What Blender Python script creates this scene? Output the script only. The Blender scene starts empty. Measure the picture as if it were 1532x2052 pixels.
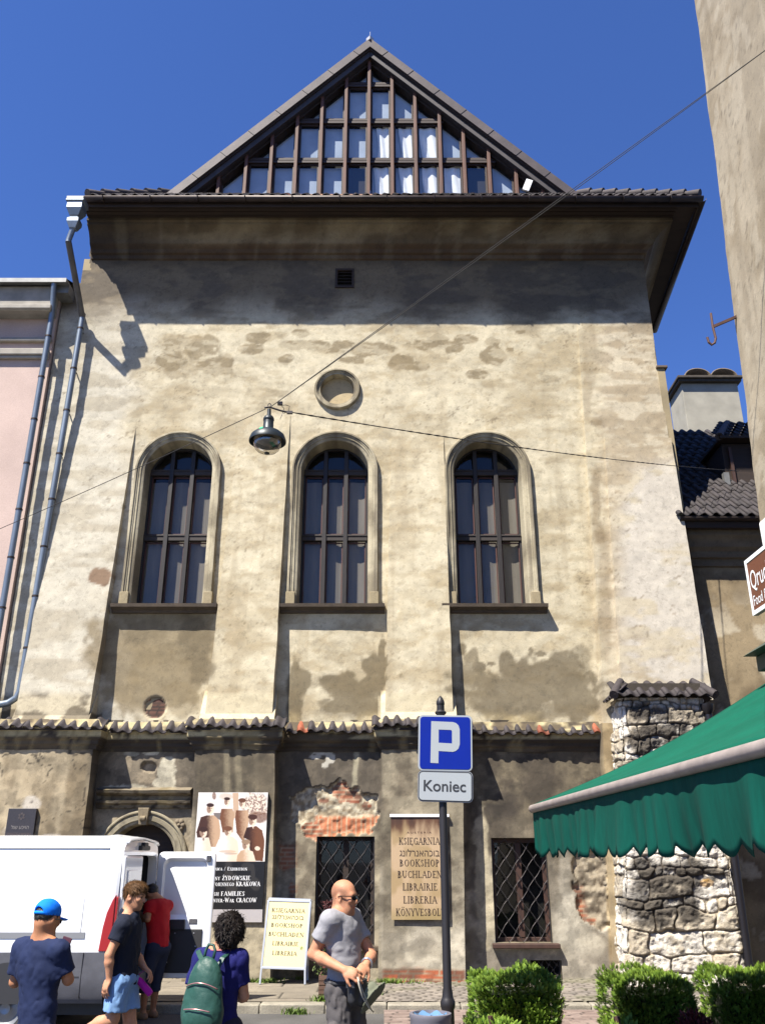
import bpy, math, random
import numpy as np
from mathutils import Vector, Matrix
random.seed(7)
R = math.radians
sc = bpy.context.scene
COL = sc.collection

# ---------------------------------------------------------------- camera, sky, sun, exposure
CAMH = 2.0
FPX = 1740.0                       # focal length in pixels of the 1532 x 2052 photograph
PITCH = math.atan(694 / FPX)
cam_d = bpy.data.cameras.new('camera')
cam = bpy.data.objects.new('camera', cam_d)
COL.objects.link(cam)
cam.location = (0, 0, CAMH)
cam.rotation_euler = (math.pi / 2 + PITCH, 0, 0)
cam_d.sensor_fit = 'VERTICAL'
cam_d.sensor_height = 36.0
cam_d.lens = 36.0 * FPX / 2052
cam_d.clip_start = 0.05
cam_d.clip_end = 3000
sc.camera = cam

SUN = Vector((0.95, 1.0, -2.1)).normalized()       # direction the light travels
elev = math.asin(-SUN.z)
w = bpy.data.worlds.new('World')
sc.world = w
w.use_nodes = True
nt = w.node_tree
nt.nodes.clear()
sky = nt.nodes.new('ShaderNodeTexSky')
sky.sky_type = 'NISHITA'
sky.sun_disc = False
sky.sun_elevation = elev
sky.sun_rotation = math.atan2(-SUN.x, -SUN.y)
sky.altitude = 200
sky.air_density = 1.0
sky.dust_density = 0.05
sky.ozone_density = 5.0
bg = nt.nodes.new('ShaderNodeBackground')
bg.inputs['Strength'].default_value = 0.050
ow = nt.nodes.new('ShaderNodeOutputWorld')
tint = nt.nodes.new('ShaderNodeMix'); tint.data_type = 'RGBA'; tint.blend_type = 'MULTIPLY'
tint.inputs['Factor'].default_value = 1
tint.inputs[7].default_value = (0.74, 0.96, 1.50, 1)      # the deep blue of the clear noon sky
nt.links.new(sky.outputs[0], tint.inputs[6])
nt.links.new(tint.outputs[2], bg.inputs[0])
nt.links.new(bg.outputs[0], ow.inputs[0])

sun_d = bpy.data.lights.new('sun', 'SUN')
sun_d.energy = 5.0
sun_d.angle = R(0.5)
sun_d.color = (1.0, 0.945, 0.85)
sun = bpy.data.objects.new('sun', sun_d)
COL.objects.link(sun)
sun.rotation_euler = SUN.to_track_quat('-Z', 'Y').to_euler()
sun.location = (-8, -8, 20)

sc.view_settings.view_transform = 'Standard'
sc.view_settings.look = 'None'
sc.view_settings.gamma = 1.0
sc.view_settings.exposure = 1.38
sc.cycles.max_bounces = 6
sc.cycles.diffuse_bounces = 3
sc.cycles.glossy_bounces = 3
sc.cycles.transmission_bounces = 6
sc.cycles.transparent_max_bounces = 8

# ---------------------------------------------------------------- measuring helpers
_c, _s = math.cos(PITCH), math.sin(PITCH)

def at(px, py, Y):
    """World point on the plane y = Y behind a photograph pixel: used to read sizes off the photo."""
    u = (px - 766) / FPX
    v = (1026 - py) / FPX
    t = Y / (_c - _s * v)
    return Vector((u * t, Y, CAMH + t * (_s + _c * v)))

def prj(X, Y, Z):
    z = Z - CAMH
    d = Y * _c + z * _s
    return 766 + FPX * X / d, 1026 - FPX * (-Y * _s + z * _c) / d

def lin(r, g, b, k=1.0):
    def f(c):
        c /= 255.0
        return c / 12.92 if c <= 0.04045 else ((c + 0.055) / 1.055) ** 2.4
    return (f(r) * k, f(g) * k, f(b) * k)

# ---------------------------------------------------------------- numpy noise
_rs = np.random.RandomState(3)
_T2 = _rs.rand(256, 256).astype(np.float32)
_T3 = _rs.rand(64, 64, 64).astype(np.float32)

def vn(x, y, seed=0):
    x = np.asarray(x, dtype=np.float64) + seed * 17.31
    y = np.asarray(y, dtype=np.float64) + seed * 9.77
    xi = np.floor(x).astype(int); yi = np.floor(y).astype(int)
    fx = x - xi; fy = y - yi
    fx = fx * fx * (3 - 2 * fx); fy = fy * fy * (3 - 2 * fy)
    x0 = xi & 255; x1 = (xi + 1) & 255; y0 = yi & 255; y1 = (yi + 1) & 255
    a = _T2[x0, y0] * (1 - fx) + _T2[x1, y0] * fx
    b = _T2[x0, y1] * (1 - fx) + _T2[x1, y1] * fx
    return a * (1 - fy) + b * fy

def fbm(x, y, octv=4, seed=0):
    s = 0; a = 0.5; t = 0
    for i in range(octv):
        s = s + a * vn(x * 2 ** i, y * 2 ** i, seed + i * 3); t += a; a *= 0.5
    return s / t

def vn3(p):
    i = np.floor(p).astype(int); f = p - i; f = f * f * (3 - 2 * f)
    o = 0
    for dx in (0, 1):
        wx = f[..., 0] if dx else 1 - f[..., 0]
        for dy in (0, 1):
            wy = f[..., 1] if dy else 1 - f[..., 1]
            for dz in (0, 1):
                wz = f[..., 2] if dz else 1 - f[..., 2]
                o = o + _T3[(i[..., 0] + dx) & 63, (i[..., 1] + dy) & 63, (i[..., 2] + dz) & 63] * wx * wy * wz
    return o

def sst(a, b, x):
    t = np.clip((x - a) / (b - a + 1e-9), 0, 1)
    return t * t * (3 - 2 * t)

def inpoly(x, y, poly):
    r = np.zeros(np.shape(x), bool)
    n = len(poly)
    for i in range(n):
        x0, y0 = poly[i]; x1, y1 = poly[(i + 1) % n]
        if y0 == y1: continue
        c = ((y0 > y) != (y1 > y)) & (x < (x1 - x0) * (y - y0) / (y1 - y0) + x0)
        r ^= c
    return r

# ---------------------------------------------------------------- materials
def mat(name, col, rough=0.7, metal=0.0, var=0.0, vscale=8.0, bump=0.0, bscale=40.0, attr=False, spec=0.5,
        coat=0.0, stretch=(1, 1, 1), detail=5.0, col2=None, sss=0.0, flake=0.0, var2=0.0, v2scale=90.0, bdist=0.01):
    m = bpy.data.materials.new(name)
    m.use_nodes = True
    t = m.node_tree; n = t.nodes; L = t.links
    p = n['Principled BSDF']
    p.inputs['Roughness'].default_value = rough
    p.inputs['Metallic'].default_value = metal
    p.inputs['Specular IOR Level'].default_value = spec
    p.inputs['Coat Weight'].default_value = coat
    if sss:
        p.inputs['Subsurface Weight'].default_value = sss
        p.inputs['Subsurface Radius'].default_value = (0.012, 0.004, 0.002)
        p.inputs['Subsurface Scale'].default_value = 1.0
    tc = n.new('ShaderNodeTexCoord')
    mp = n.new('ShaderNodeMapping'); mp.inputs['Scale'].default_value = stretch
    L.new(tc.outputs['Object'], mp.inputs['Vector'])
    base = None
    if attr:
        a = n.new('ShaderNodeAttribute'); a.attribute_name = 'Col'
        base = a.outputs['Color']
    def noise(scale, det=5.0):
        q = n.new('ShaderNodeTexNoise')
        q.inputs['Scale'].default_value = scale
        q.inputs['Detail'].default_value = det
        L.new(mp.outputs[0], q.inputs['Vector'])
        return q
    def mul(src, scale, amt):
        q = noise(scale, detail)
        mr = n.new('ShaderNodeMapRange')
        mr.inputs['From Min'].default_value = 0.28; mr.inputs['From Max'].default_value = 0.72
        mr.inputs['To Min'].default_value = 1 - amt; mr.inputs['To Max'].default_value = 1 + amt * 0.6
        L.new(q.outputs['Fac'], mr.inputs['Value'])
        mx = n.new('ShaderNodeMix'); mx.data_type = 'RGBA'; mx.blend_type = 'MULTIPLY'
        mx.inputs['Factor'].default_value = 1
        if src is None: mx.inputs[6].default_value = (*col, 1)
        else: L.new(src, mx.inputs[6])
        L.new(mr.outputs[0], mx.inputs[7])
        return mx.outputs[2]
    if col2 is not None:
        q = noise(vscale, detail)
        mr = n.new('ShaderNodeMapRange')
        mr.inputs['From Min'].default_value = 0.4; mr.inputs['From Max'].default_value = 0.62
        L.new(q.outputs['Fac'], mr.inputs['Value'])
        mx = n.new('ShaderNodeMix'); mx.data_type = 'RGBA'
        mx.inputs[6].default_value = (*col, 1); mx.inputs[7].default_value = (*col2, 1)
        L.new(mr.outputs[0], mx.inputs['Factor'])
        base = mx.outputs[2]
    if var: base = mul(base, vscale, var)
    if var2: base = mul(base, v2scale, var2)
    if flake:
        for sc_f, lo_, hi_, k_ in ((9.0, .56, .60, 1 - flake), (17.0, .57, .60, 1 - flake * .8), (12.0, .585, .62, 1 + flake * .7), (30.0, .62, .66, 1 - flake)):
            q = noise(sc_f, 9.0); q.inputs['Roughness'].default_value = .66; q.inputs['Distortion'].default_value = .35
            mr = n.new('ShaderNodeMapRange'); mr.inputs['From Min'].default_value = lo_; mr.inputs['From Max'].default_value = hi_
            mr.inputs['To Min'].default_value = 1.0; mr.inputs['To Max'].default_value = k_
            L.new(q.outputs['Fac'], mr.inputs['Value'])
            mx = n.new('ShaderNodeMix'); mx.data_type = 'RGBA'; mx.blend_type = 'MULTIPLY'; mx.inputs['Factor'].default_value = 1
            L.new(base, mx.inputs[6]); L.new(mr.outputs[0], mx.inputs[7]); base = mx.outputs[2]
    if base is None: p.inputs['Base Color'].default_value = (*col, 1)
    else: L.new(base, p.inputs['Base Color'])
    if bump:
        q = noise(bscale, 6)
        b = n.new('ShaderNodeBump'); b.inputs['Strength'].default_value = bump; b.inputs['Distance'].default_value = bdist
        L.new(q.outputs['Fac'], b.inputs['Height'])
        L.new(b.outputs[0], p.inputs['Normal'])
    return m

def glass(name, tint=(1, 1, 1), rough=0.02, alpha=0.25):
    m = bpy.data.materials.new(name); m.use_nodes = True
    t = m.node_tree; n = t.nodes; L = t.links
    n.clear()
    o = n.new('ShaderNodeOutputMaterial'); tr = n.new('ShaderNodeBsdfTransparent'); gl = n.new('ShaderNodeBsdfGlossy')
    tr.inputs[0].default_value = (*tint, 1); gl.inputs['Roughness'].default_value = rough
    lw = n.new('ShaderNodeLayerWeight'); lw.inputs['Blend'].default_value = 0.5
    pw = n.new('ShaderNodeMath'); pw.operation = 'POWER'; pw.inputs[1].default_value = 4.0
    mx = n.new('ShaderNodeMixShader')
    ad = n.new('ShaderNodeMath'); ad.operation = 'ADD'; ad.inputs[1].default_value = 0.04 + alpha; ad.use_clamp = True
    L.new(lw.outputs['Facing'], pw.inputs[0]); L.new(pw.outputs[0], ad.inputs[0]); L.new(ad.outputs[0], mx.inputs[0])
    L.new(tr.outputs[0], mx.inputs[1]); L.new(gl.outputs[0], mx.inputs[2]); L.new(mx.outputs[0], o.inputs[0])
    return m

# ---------------------------------------------------------------- objects
def link(o, parent=None):
    COL.objects.link(o)
    if parent is not None:
        o.parent = parent
        o.matrix_parent_inverse = Matrix.Translation(-parent.location) if parent.type == 'EMPTY' and parent.parent is None else Matrix.Identity(4)
    return o

def tag(o, label, cat, group=None):
    o['label'] = label; o['category'] = cat
    if group: o['group'] = group
    return o

def thing(name, label, cat, loc=(0, 0, 0), group=None):
    o = bpy.data.objects.new(name, None)
    o.empty_display_size = 0.2
    COL.objects.link(o)
    o.location = loc
    return tag(o, label, cat, group)

def finish(me, name, mats, parent, smooth, bevel=0.0, solid=0.0, seg=2):
    for m in (mats if isinstance(mats, (list, tuple)) else [mats]):
        me.materials.append(m)
    if smooth is True:
        me.shade_smooth()
    elif smooth:
        me.shade_smooth(); me.set_sharp_from_angle(angle=R(smooth))
    o = bpy.data.objects.new(name, me)
    link(o, parent)
    if solid:
        md = o.modifiers.new('solid', 'SOLIDIFY'); md.thickness = solid; md.offset = 0
    if bevel:
        md = o.modifiers.new('bevel', 'BEVEL'); md.width = bevel; md.segments = seg; md.limit_method = 'ANGLE'; md.angle_limit = R(40)
        md.harden_normals = False
    return o

class MB:
    def __init__(s): s.v = []; s.f = []; s.m = []; s.c = []; s.hascol = False
    def add(s, V, F, mi=0, col=None):
        k = len(s.v)
        s.v += [tuple(p) for p in V]
        s.f += [tuple(i + k for i in f) for f in F]
        s.m += [mi] * len(F)
        if col is not None: s.hascol = True
        s.c += [col if col is not None else (1, 1, 1)] * len(V)
        return s
    def box(s, x0, x1, y0, y1, z0, z1, mi=0, col=None):
        V = [(x0, y0, z0), (x1, y0, z0), (x1, y1, z0), (x0, y1, z0), (x0, y0, z1), (x1, y0, z1), (x1, y1, z1), (x0, y1, z1)]
        F = [(0, 3, 2, 1), (4, 5, 6, 7), (0, 1, 5, 4), (1, 2, 6, 5), (2, 3, 7, 6), (3, 0, 4, 7)]
        return s.add(V, F, mi, col)
    def hexa(s, V, mi=0, col=None):
        return s.add(V, [(0, 3, 2, 1), (4, 5, 6, 7), (0, 1, 5, 4), (1, 2, 6, 5), (2, 3, 7, 6), (3, 0, 4, 7)], mi, col)
    def bar(s, a, b, w, d, up=(0, 0, 1), mi=0, col=None):
        a = Vector(a); b = Vector(b); t = (b - a).normalized(); u = Vector(up)
        x = t.cross(u)
        if x.length < 1e-4: x = t.cross(Vector((1, 0, 0)))
        x.normalize(); y = x.cross(t).normalized()
        V = []
        for p in (a, b):
            for i, j in ((-1, -1), (1, -1), (1, 1), (-1, 1)):
                V.append(p + x * (i * w / 2) + y * (j * d / 2))
        return s.hexa(V, mi, col)
    def tube(s, pts, r, n=8, mi=0, col=None, caps=True):
        pts = [Vector(p) for p in pts]; N = len(pts)
        rr = r if isinstance(r, (list, tuple)) else [r] * N
        V = []; F = []
        t0 = (pts[1] - pts[0]).normalized()
        ref = Vector((0, 0, 1)) if abs(t0.z) < 0.9 else Vector((1, 0, 0))
        x = t0.cross(ref).normalized()
        for i, p in enumerate(pts):
            t = ((pts[min(i + 1, N - 1)] - p).normalized() + (p - pts[max(i - 1, 0)]).normalized())
            t = t.normalized() if t.length > 1e-6 else t0
            x = (x - t * x.dot(t)).normalized(); y = t.cross(x)
            for k in range(n):
                a = 2 * math.pi * k / n
                V.append(p + (x * math.cos(a) + y * math.sin(a)) * rr[i])
        for i in range(N - 1):
            for k in range(n):
                F.append((i * n + k, i * n + (k + 1) % n, (i + 1) * n + (k + 1) % n, (i + 1) * n + k))
        if caps:
            F.append(tuple(range(n))[::-1]); F.append(tuple((N - 1) * n + k for k in range(n)))
        return s.add(V, F, mi, col)
    def lathe(s, prof, c=(0, 0, 0), n=24, mi=0, col=None, axis='z', caps=True):
        V = []; F = []
        c = Vector(c)
        for r, z in prof:
            for k in range(n):
                a = 2 * math.pi * k / n
                q = (r * math.cos(a), r * math.sin(a), z)
                if axis == 'y': q = (q[0], q[2], -q[1])
                elif axis == 'x': q = (q[2], q[0], q[1])
                V.append(c + Vector(q))
        N = len(prof)
        for i in range(N - 1):
            for k in range(n):
                F.append((i * n + k, i * n + (k + 1) % n, (i + 1) * n + (k + 1) % n, (i + 1) * n + k))
        if caps:
            F.append(tuple(range(n))[::-1]); F.append(tuple((N - 1) * n + k for k in range(n)))
        return s.add(V, F, mi, col)
    def poly(s, P, dv, mi=0, col=None):
        """extrude polygon P (3-D points) by vector dv"""
        n = len(P); P = [Vector(p) for p in P]; dv = Vector(dv)
        V = P + [p + dv for p in P]
        F = [tuple(range(n))[::-1], tuple(range(n, 2 * n))] + [(i, (i + 1) % n, (i + 1) % n + n, i + n) for i in range(n)]
        return s.add(V, F, mi, col)
    def sweep(s, rings, closed=False, mi=0, col=None, caps=False):
        """loft consecutive rings (lists of points, open profile unless closed)"""
        n = len(rings[0]); V = [p for r in rings for p in r]; F = []
        for i in range(len(rings) - 1):
            for k in range(n if closed else n - 1):
                F.append((i * n + k, i * n + (k + 1) % n, (i + 1) * n + (k + 1) % n, (i + 1) * n + k))
        if caps:
            F.append(tuple(range(n))[::-1]); F.append(tuple((len(rings) - 1) * n + k for k in range(n)))
        return s.add(V, F, mi, col)
    def build(s, name, mats, parent=None, smooth=False, bevel=0.0, solid=0.0, fixn=False):
        me = bpy.data.meshes.new(name)
        me.from_pydata(s.v, [], s.f)
        if len(set(s.m)) > 1: me.polygons.foreach_set('material_index', s.m)
        if s.hascol:
            a = me.color_attributes.new('Col', 'FLOAT_COLOR', 'POINT')
            a.data.foreach_set('color', np.array([(*c, 1) for c in s.c], dtype=np.float32).ravel())
        if fixn:
            import bmesh
            b = bmesh.new(); b.from_mesh(me); bmesh.ops.recalc_face_normals(b, faces=b.faces); b.to_mesh(me); b.free()
        me.update()
        return finish(me, name, mats, parent, smooth, bevel, solid)

def gridmesh(name, P, C, mats, parent, keep=None, flip=False, smooth=True, mi=None):
    """P (nz, nx, 3) points, C (nz, nx, 3) colours; quads wound to face -Y for x to the right, z up"""
    nz, nx = P.shape[:2]
    idx = np.arange(nz * nx).reshape(nz, nx)
    q = np.stack([idx[:-1, :-1], idx[:-1, 1:], idx[1:, 1:], idx[1:, :-1]], -1).reshape(-1, 4)
    if flip: q = q[:, ::-1]
    if keep is not None:
        q = q[keep.reshape(-1)]
        if mi is not None: mi = mi.reshape(-1)[keep.reshape(-1)]
    elif mi is not None: mi = mi.reshape(-1)
    me = bpy.data.meshes.new(name)
    V = P.reshape(-1, 3).astype(np.float32)
    used = np.zeros(len(V), bool); used[q.ravel()] = True
    rem = np.cumsum(used) - 1
    V = V[used]; q = rem[q]
    me.vertices.add(len(V)); me.vertices.foreach_set('co', V.ravel())
    me.loops.add(q.size); me.loops.foreach_set('vertex_index', q.ravel().astype(np.int32))
    me.polygons.add(len(q)); me.polygons.foreach_set('loop_start', (np.arange(len(q)) * 4).astype(np.int32))
    if mi is not None: me.polygons.foreach_set('material_index', mi.astype(np.int32))
    if C is not None:
        a = me.color_attributes.new('Col', 'FLOAT_COLOR', 'POINT')
        cc = np.ones((len(V), 4), np.float32); cc[:, :3] = C.reshape(-1, 3)[used]
        a.data.foreach_set('color', cc.ravel())
    me.update(calc_edges=True); me.validate()
    return finish(me, name, mats, parent, smooth)

def put_color(me, cols):
    a = me.color_attributes.new('Col', 'FLOAT_COLOR', 'POINT')
    cc = np.ones((len(me.vertices), 4), np.float32); cc[:, :3] = cols
    a.data.foreach_set('color', cc.ravel())

# ---------------------------------------------------------------- lettering
def text_geo(s, size=1.0, align='CENTER', bold=0.0):
    cu = bpy.data.curves.new('txt', 'FONT')
    cu.body = s; cu.size = size; cu.align_x = align; cu.resolution_u = 8; cu.offset = bold
    o = bpy.data.objects.new('txt', cu); COL.objects.link(o)
    dg = bpy.context.evaluated_depsgraph_get(); dg.update()
    me = bpy.data.meshes.new_from_object(o.evaluated_get(dg))
    V = [tuple(v.co) for v in me.vertices]; F = [tuple(p.vertices) for p in me.polygons]
    bpy.data.objects.remove(o); bpy.data.curves.remove(cu); bpy.data.meshes.remove(me)
    return V, F

# a small serif alphabet: strokes in a cell 1 high. l = line, a = arc, s = serif
TK, TN = 0.15, 0.055
GL = {
 'A': (.80, [('l',.06,0,.40,1,TN),('l',.40,1,.74,0,TK),('l',.18,.34,.62,.34,TN),('s',.06,0),('s',.74,0)]),
 'B': (.66, [('l',.14,0,.14,1,TK),('a',.14,.76,.34,.24,-90,90),('a',.14,.27,.42,.27,-90,90),('l',.0,.97,.3,.97,TN),('l',.0,.03,.3,.03,TN),('l',.14,.53,.3,.53,TN)]),
 'C': (.74, [('a',.44,.5,.38,.5,48,312),('l',.70,.70,.70,.98,TN),('l',.70,.02,.70,.25,TN)]),
 'D': (.80, [('l',.14,0,.14,1,TK),('a',.20,.5,.50,.5,-90,90),('l',.0,.97,.25,.97,TN),('l',.0,.03,.25,.03,TN)]),
 'E': (.62, [('l',.14,0,.14,1,TK),('l',.0,.97,.56,.97,TN),('l',.0,.03,.58,.03,TN),('l',.14,.52,.46,.52,TN),('l',.55,.82,.55,1,TN),('l',.58,0,.58,.2,TN)]),
 'F': (.58, [('l',.14,0,.14,1,TK),('l',.0,.97,.54,.97,TN),('l',.14,.52,.44,.52,TN),('l',.53,.82,.53,1,TN),('s',.14,0)]),
 'G': (.80, [('a',.44,.5,.38,.5,48,318),('l',.72,0.02,.72,.44,TK),('l',.70,.72,.70,.98,TN),('l',.56,.44,.80,.44,TN)]),
 'H': (.84, [('l',.14,0,.14,1,TK),('l',.68,0,.68,1,TK),('l',.14,.52,.68,.52,TN),('s',.14,0),('s',.14,1),('s',.68,0),('s',.68,1)]),
 'I': (.34, [('l',.16,0,.16,1,TK),('s',.16,0),('s',.16,1)]),
 'J': (.40, [('l',.22,.1,.22,1,TK),('a',.08,.1,.14,.14,-120,0),('s',.22,1)]),
 'K': (.76, [('l',.14,0,.14,1,TK),('l',.16,.45,.64,1,TN),('l',.28,.58,.66,0,TK),('s',.14,0),('s',.14,1),('s',.62,1),('s',.66,0)]),
 'L': (.60, [('l',.14,0,.14,1,TK),('l',.0,.03,.56,.03,TN),('l',.56,0,.56,.22,TN),('s',.14,1)]),
 'M': (.96, [('l',.10,0,.14,1,TN),('l',.16,1,.47,.04,TK),('l',.47,.04,.80,1,TN),('l',.80,0,.80,1,TK),('s',.10,0),('s',.80,0),('s',.80,1),('s',.12,1)]),
 'N': (.84, [('l',.12,0,.12,1,TN),('l',.14,1,.68,0,TK),('l',.68,0,.68,1,TN),('s',.12,0),('s',.10,1),('s',.68,1)]),
 'O': (.84, [('a',.42,.5,.37,.5,0,360)]),
 'P': (.64, [('l',.14,0,.14,1,TK),('a',.14,.73,.40,.27,-90,90),('l',.0,.97,.3,.97,TN),('l',.14,.47,.3,.47,TN),('s',.14,0)]),
 'R': (.74, [('l',.14,0,.14,1,TK),('a',.14,.74,.38,.26,-90,90),('l',.0,.97,.3,.97,TN),('l',.14,.5,.3,.5,TN),('l',.32,.5,.64,0,TK),('s',.14,0),('s',.66,0)]),
 'S': (.56, [('a',.27,.75,.19,.24,40,270),('a',.27,.26,.21,.26,-140,90),('l',.45,.76,.45,.97,TN),('l',.06,.04,.06,.25,TN)]),
 'T': (.68, [('l',.34,0,.34,1,TK),('l',.03,.97,.65,.97,TN),('l',.05,.8,.05,1,TN),('l',.63,.8,.63,1,TN),('s',.34,0)]),
 'U': (.82, [('l',.14,.3,.14,1,TK),('l',.66,.3,.66,1,TN),('a',.40,.3,.26,.3,180,360),('s',.14,1),('s',.66,1)]),
 'V': (.78, [('l',.08,1,.38,0,TK),('l',.38,0,.70,1,TN),('s',.08,1),('s',.70,1)]),
 'W': (1.08, [('l',.08,1,.32,0,TK),('l',.32,0,.53,.9,TN),('l',.52,.95,.76,0,TK),('l',.76,0,1.0,1,TN),('s',.08,1),('s',1.0,1)]),
 'X': (.76, [('l',.10,1,.66,0,TK),('l',.10,0,.64,1,TN),('s',.1,0),('s',.1,1),('s',.66,0),('s',.64,1)]),
 'Y': (.74, [('l',.08,1,.37,.45,TK),('l',.37,.45,.66,1,TN),('l',.37,0,.37,.46,TK),('s',.08,1),('s',.66,1),('s',.37,0)]),
 'Z': (.66, [('l',.08,.03,.56,.97,TK),('l',.06,.97,.58,.97,TN),('l',.06,.03,.60,.03,TN),('l',.07,.8,.07,1,TN),('l',.60,0,.60,.2,TN)]),
 '/': (.42, [('l',.04,-.05,.36,1.05,TN)]), '-': (.4, [('l',.04,.4,.34,.4,.09)]), ' ': (.36, []), '&': (.8, [('a',.34,.76,.18,.22,0,360),('a',.32,.28,.27,.28,0,360),('l',.3,.6,.74,0,TK)]),
}
GL['Ę'] = (.62, GL['E'][1] + [('a', .52, -.12, .10, .12, 90, 290)])
GL['Ż'] = (.66, GL['Z'][1] + [('l', .27, 1.2, .40, 1.2, .12)])
GL['Ö'] = (.84, GL['O'][1] + [('l', .24, 1.2, .36, 1.2, .12), ('l', .5, 1.2, .62, 1.2, .12)])

def serif_geo(text, gap=0.10, weight=1.0):
    """returns V, F of a line of serif capitals, 1 high, starting at x = 0, and its width; lower-case letters become small capitals"""
    V = []; F = []; x = 0
    def quad(a, b, c, d):
        k = len(V); V.extend([a, b, c, d]); F.append((k, k + 1, k + 2, k + 3))
    for ch in text:
        sc_ = 1.0
        if ch.islower(): sc_ = 0.78; ch = ch.upper()
        wd, st = GL[ch]
        for q in st:
            if q[0] == 'l':
                _, x0, y0, x1, y1, t = q
                t *= weight
                dx, dy = x1 - x0, y1 - y0; ln = math.hypot(dx, dy); nx, ny = -dy / ln * t / 2, dx / ln * t / 2
                P = [(x0 + nx, y0 + ny), (x0 - nx, y0 - ny), (x1 - nx, y1 - ny), (x1 + nx, y1 + ny)]
                quad(*[(x + a * sc_, b * sc_) for a, b in P])
            elif q[0] == 's':
                quad(*[(x + (q[1] + a) * sc_, (q[2] + b) * sc_) for a, b in ((-.15, -.025), (.15, -.025), (.15, .03), (-.15, .03))])
            else:
                _, cx, cy, rx, ry, a0, a1 = q
                n = 14; prev = None
                for i in range(n + 1):
                    a = R(a0 + (a1 - a0) * i / n)
                    t = (TN + (TK - TN) * abs(math.cos(a)) ** 1.3) * weight
                    o = (x + (cx + rx * math.cos(a)) * sc_, (cy + ry * math.sin(a)) * sc_)
                    inn = (x + (cx + (rx - t) * math.cos(a)) * sc_, (cy + (ry - min(t, TN * weight * 1.2)) * math.sin(a)) * sc_)
                    if prev: quad(prev[0], o, inn, prev[1])
                    prev = (o, inn)
        x += (wd + gap) * sc_
    return V, F, x - gap

def put_text(mb, V, F, org, ux, uy, scx, scy, mi=0, col=None):
    ux = Vector(ux); uy = Vector(uy); org = Vector(org)
    mb.add([org + ux * (p[0] * scx) + uy * (p[1] * scy) for p in V], F, mi, col)

def put_serif(mb, text, org, ux, uy, h, width=None, align='c', mi=0, col=None, weight=1.0):
    V, F, wd = serif_geo(text, weight=weight)
    sx = (width / wd) if width else h
    o = Vector(org) - Vector(ux) * (wd * sx * (0.5 if align == 'c' else 0))
    put_text(mb, V, F, o, ux, uy, sx, h, mi, col)

def put_plain(mb, text, org, ux, uy, h, width=None, mi=0, col=None, bold=0.0, align='c'):
    """sans or Hebrew text; h = height of the tallest letter box, width = fitted width"""
    V, F = text_geo(text, 1.0, 'LEFT', bold)
    xs = [p[0] for p in V]; ys = [p[1] for p in V]
    x0, x1, y0, y1 = min(xs), max(xs), min(ys), max(ys)
    V = [(p[0] - x0, p[1] - y0, 0) for p in V]
    sy = h / (y1 - y0); sx = (width / (x1 - x0)) if width else sy
    o = Vector(org) - Vector(ux) * ((x1 - x0) * sx * (0.5 if align == 'c' else 0))
    put_text(mb, V, F, o, ux, uy, sx, sy, mi, col)
# ================================================================ the setting: ground
W = 16.5                           # plane of the facade
KA = 0.60

def mix(a, b, m):
    m = np.asarray(m)[..., None]
    return np.asarray(a) * (1 - m) + np.asarray(b) * m

def L_(r, g, b, k=KA): return np.array(lin(r, g, b, k))

M_asphalt = mat('asphalt', (0.075, 0.072, 0.068), 0.9, var=0.35, vscale=1.5, var2=0.4, v2scale=120, bump=0.5, bscale=160)
M_attr = mat('painted_attr', (1, 1, 1), 0.9, attr=True, var=0.07, vscale=5, var2=0.14, v2scale=95, bump=0.22, bscale=70, bdist=0.010, flake=0.15)
M_attr_s = mat('attr_plain', (1, 1, 1), 0.75, attr=True, var=0.1, vscale=12)
M_stone = mat('rubble_stone', (1, 1, 1), 0.92, attr=True, var=0.22, vscale=10, var2=0.22, v2scale=70, bump=0.8, bscale=60, bdist=0.02)

def struct(o): o['kind'] = 'structure'; return o

b = MB(); b.box(-400, 400, -400, 700, -0.6, 0.0)
struct(b.build('road', M_asphalt))

# paving slabs with joints and setts, as height fields
def paving(name, x0, x1, y0, y1, z, fn, step):
    nx = int((x1 - x0) / step) + 1; ny = int((y1 - y0) / step) + 1
    X, Y = np.meshgrid(np.linspace(x0, x1, nx), np.linspace(y0, y1, ny))
    h, C = fn(X, Y)
    return struct(gridmesh(name, np.stack([X, Y, z + h], -1), C, M_attr, None))

def cellpat(X, Y, wx, wy, seed, joint, off=0.5, warp=0.03):
    u = X + (vn(X * 2.3, Y * 2.3, seed) - .5) * 2 * warp; v = Y + (vn(X * 2.1 + 9, Y * 2.1, seed) - .5) * 2 * warp
    j = np.floor(v / wy)
    u = u + (off * wx) * (j % 2) + (vn(j * 7.13, j * 0, seed + 3) - .5) * wx * .5
    i = np.floor(u / wx)
    du = np.minimum(u - i * wx, (i + 1) * wx - u); dv = np.minimum(v - j * wy, (j + 1) * wy - v)
    d = np.minimum(du, dv)
    rnd = vn(i * 3.71 + .5, j * 5.33 + .5, seed + 5); rnd2 = vn(i * 1.37 + .2, j * 8.11 + .3, seed + 8)
    return d, rnd, rnd2, i, j

def slabs(X, Y):
    d, r, r2, i, j = cellpat(X, Y, 0.95, 0.62, 4, .01, warp=.01)
    jn = sst(.004, .014, d)
    n = fbm(X * 3, Y * 3, 4, 2)
    C = mix(L_(118, 110, 98, .55), L_(172, 160, 140, .55), np.clip(r * .6 + n * .6 - .1, 0, 1))
    C = mix(L_(50, 46, 36, .5), C, jn)
    return jn * .012 + (r2 - .5) * .008 * jn + (n - .5) * .004, C

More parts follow.
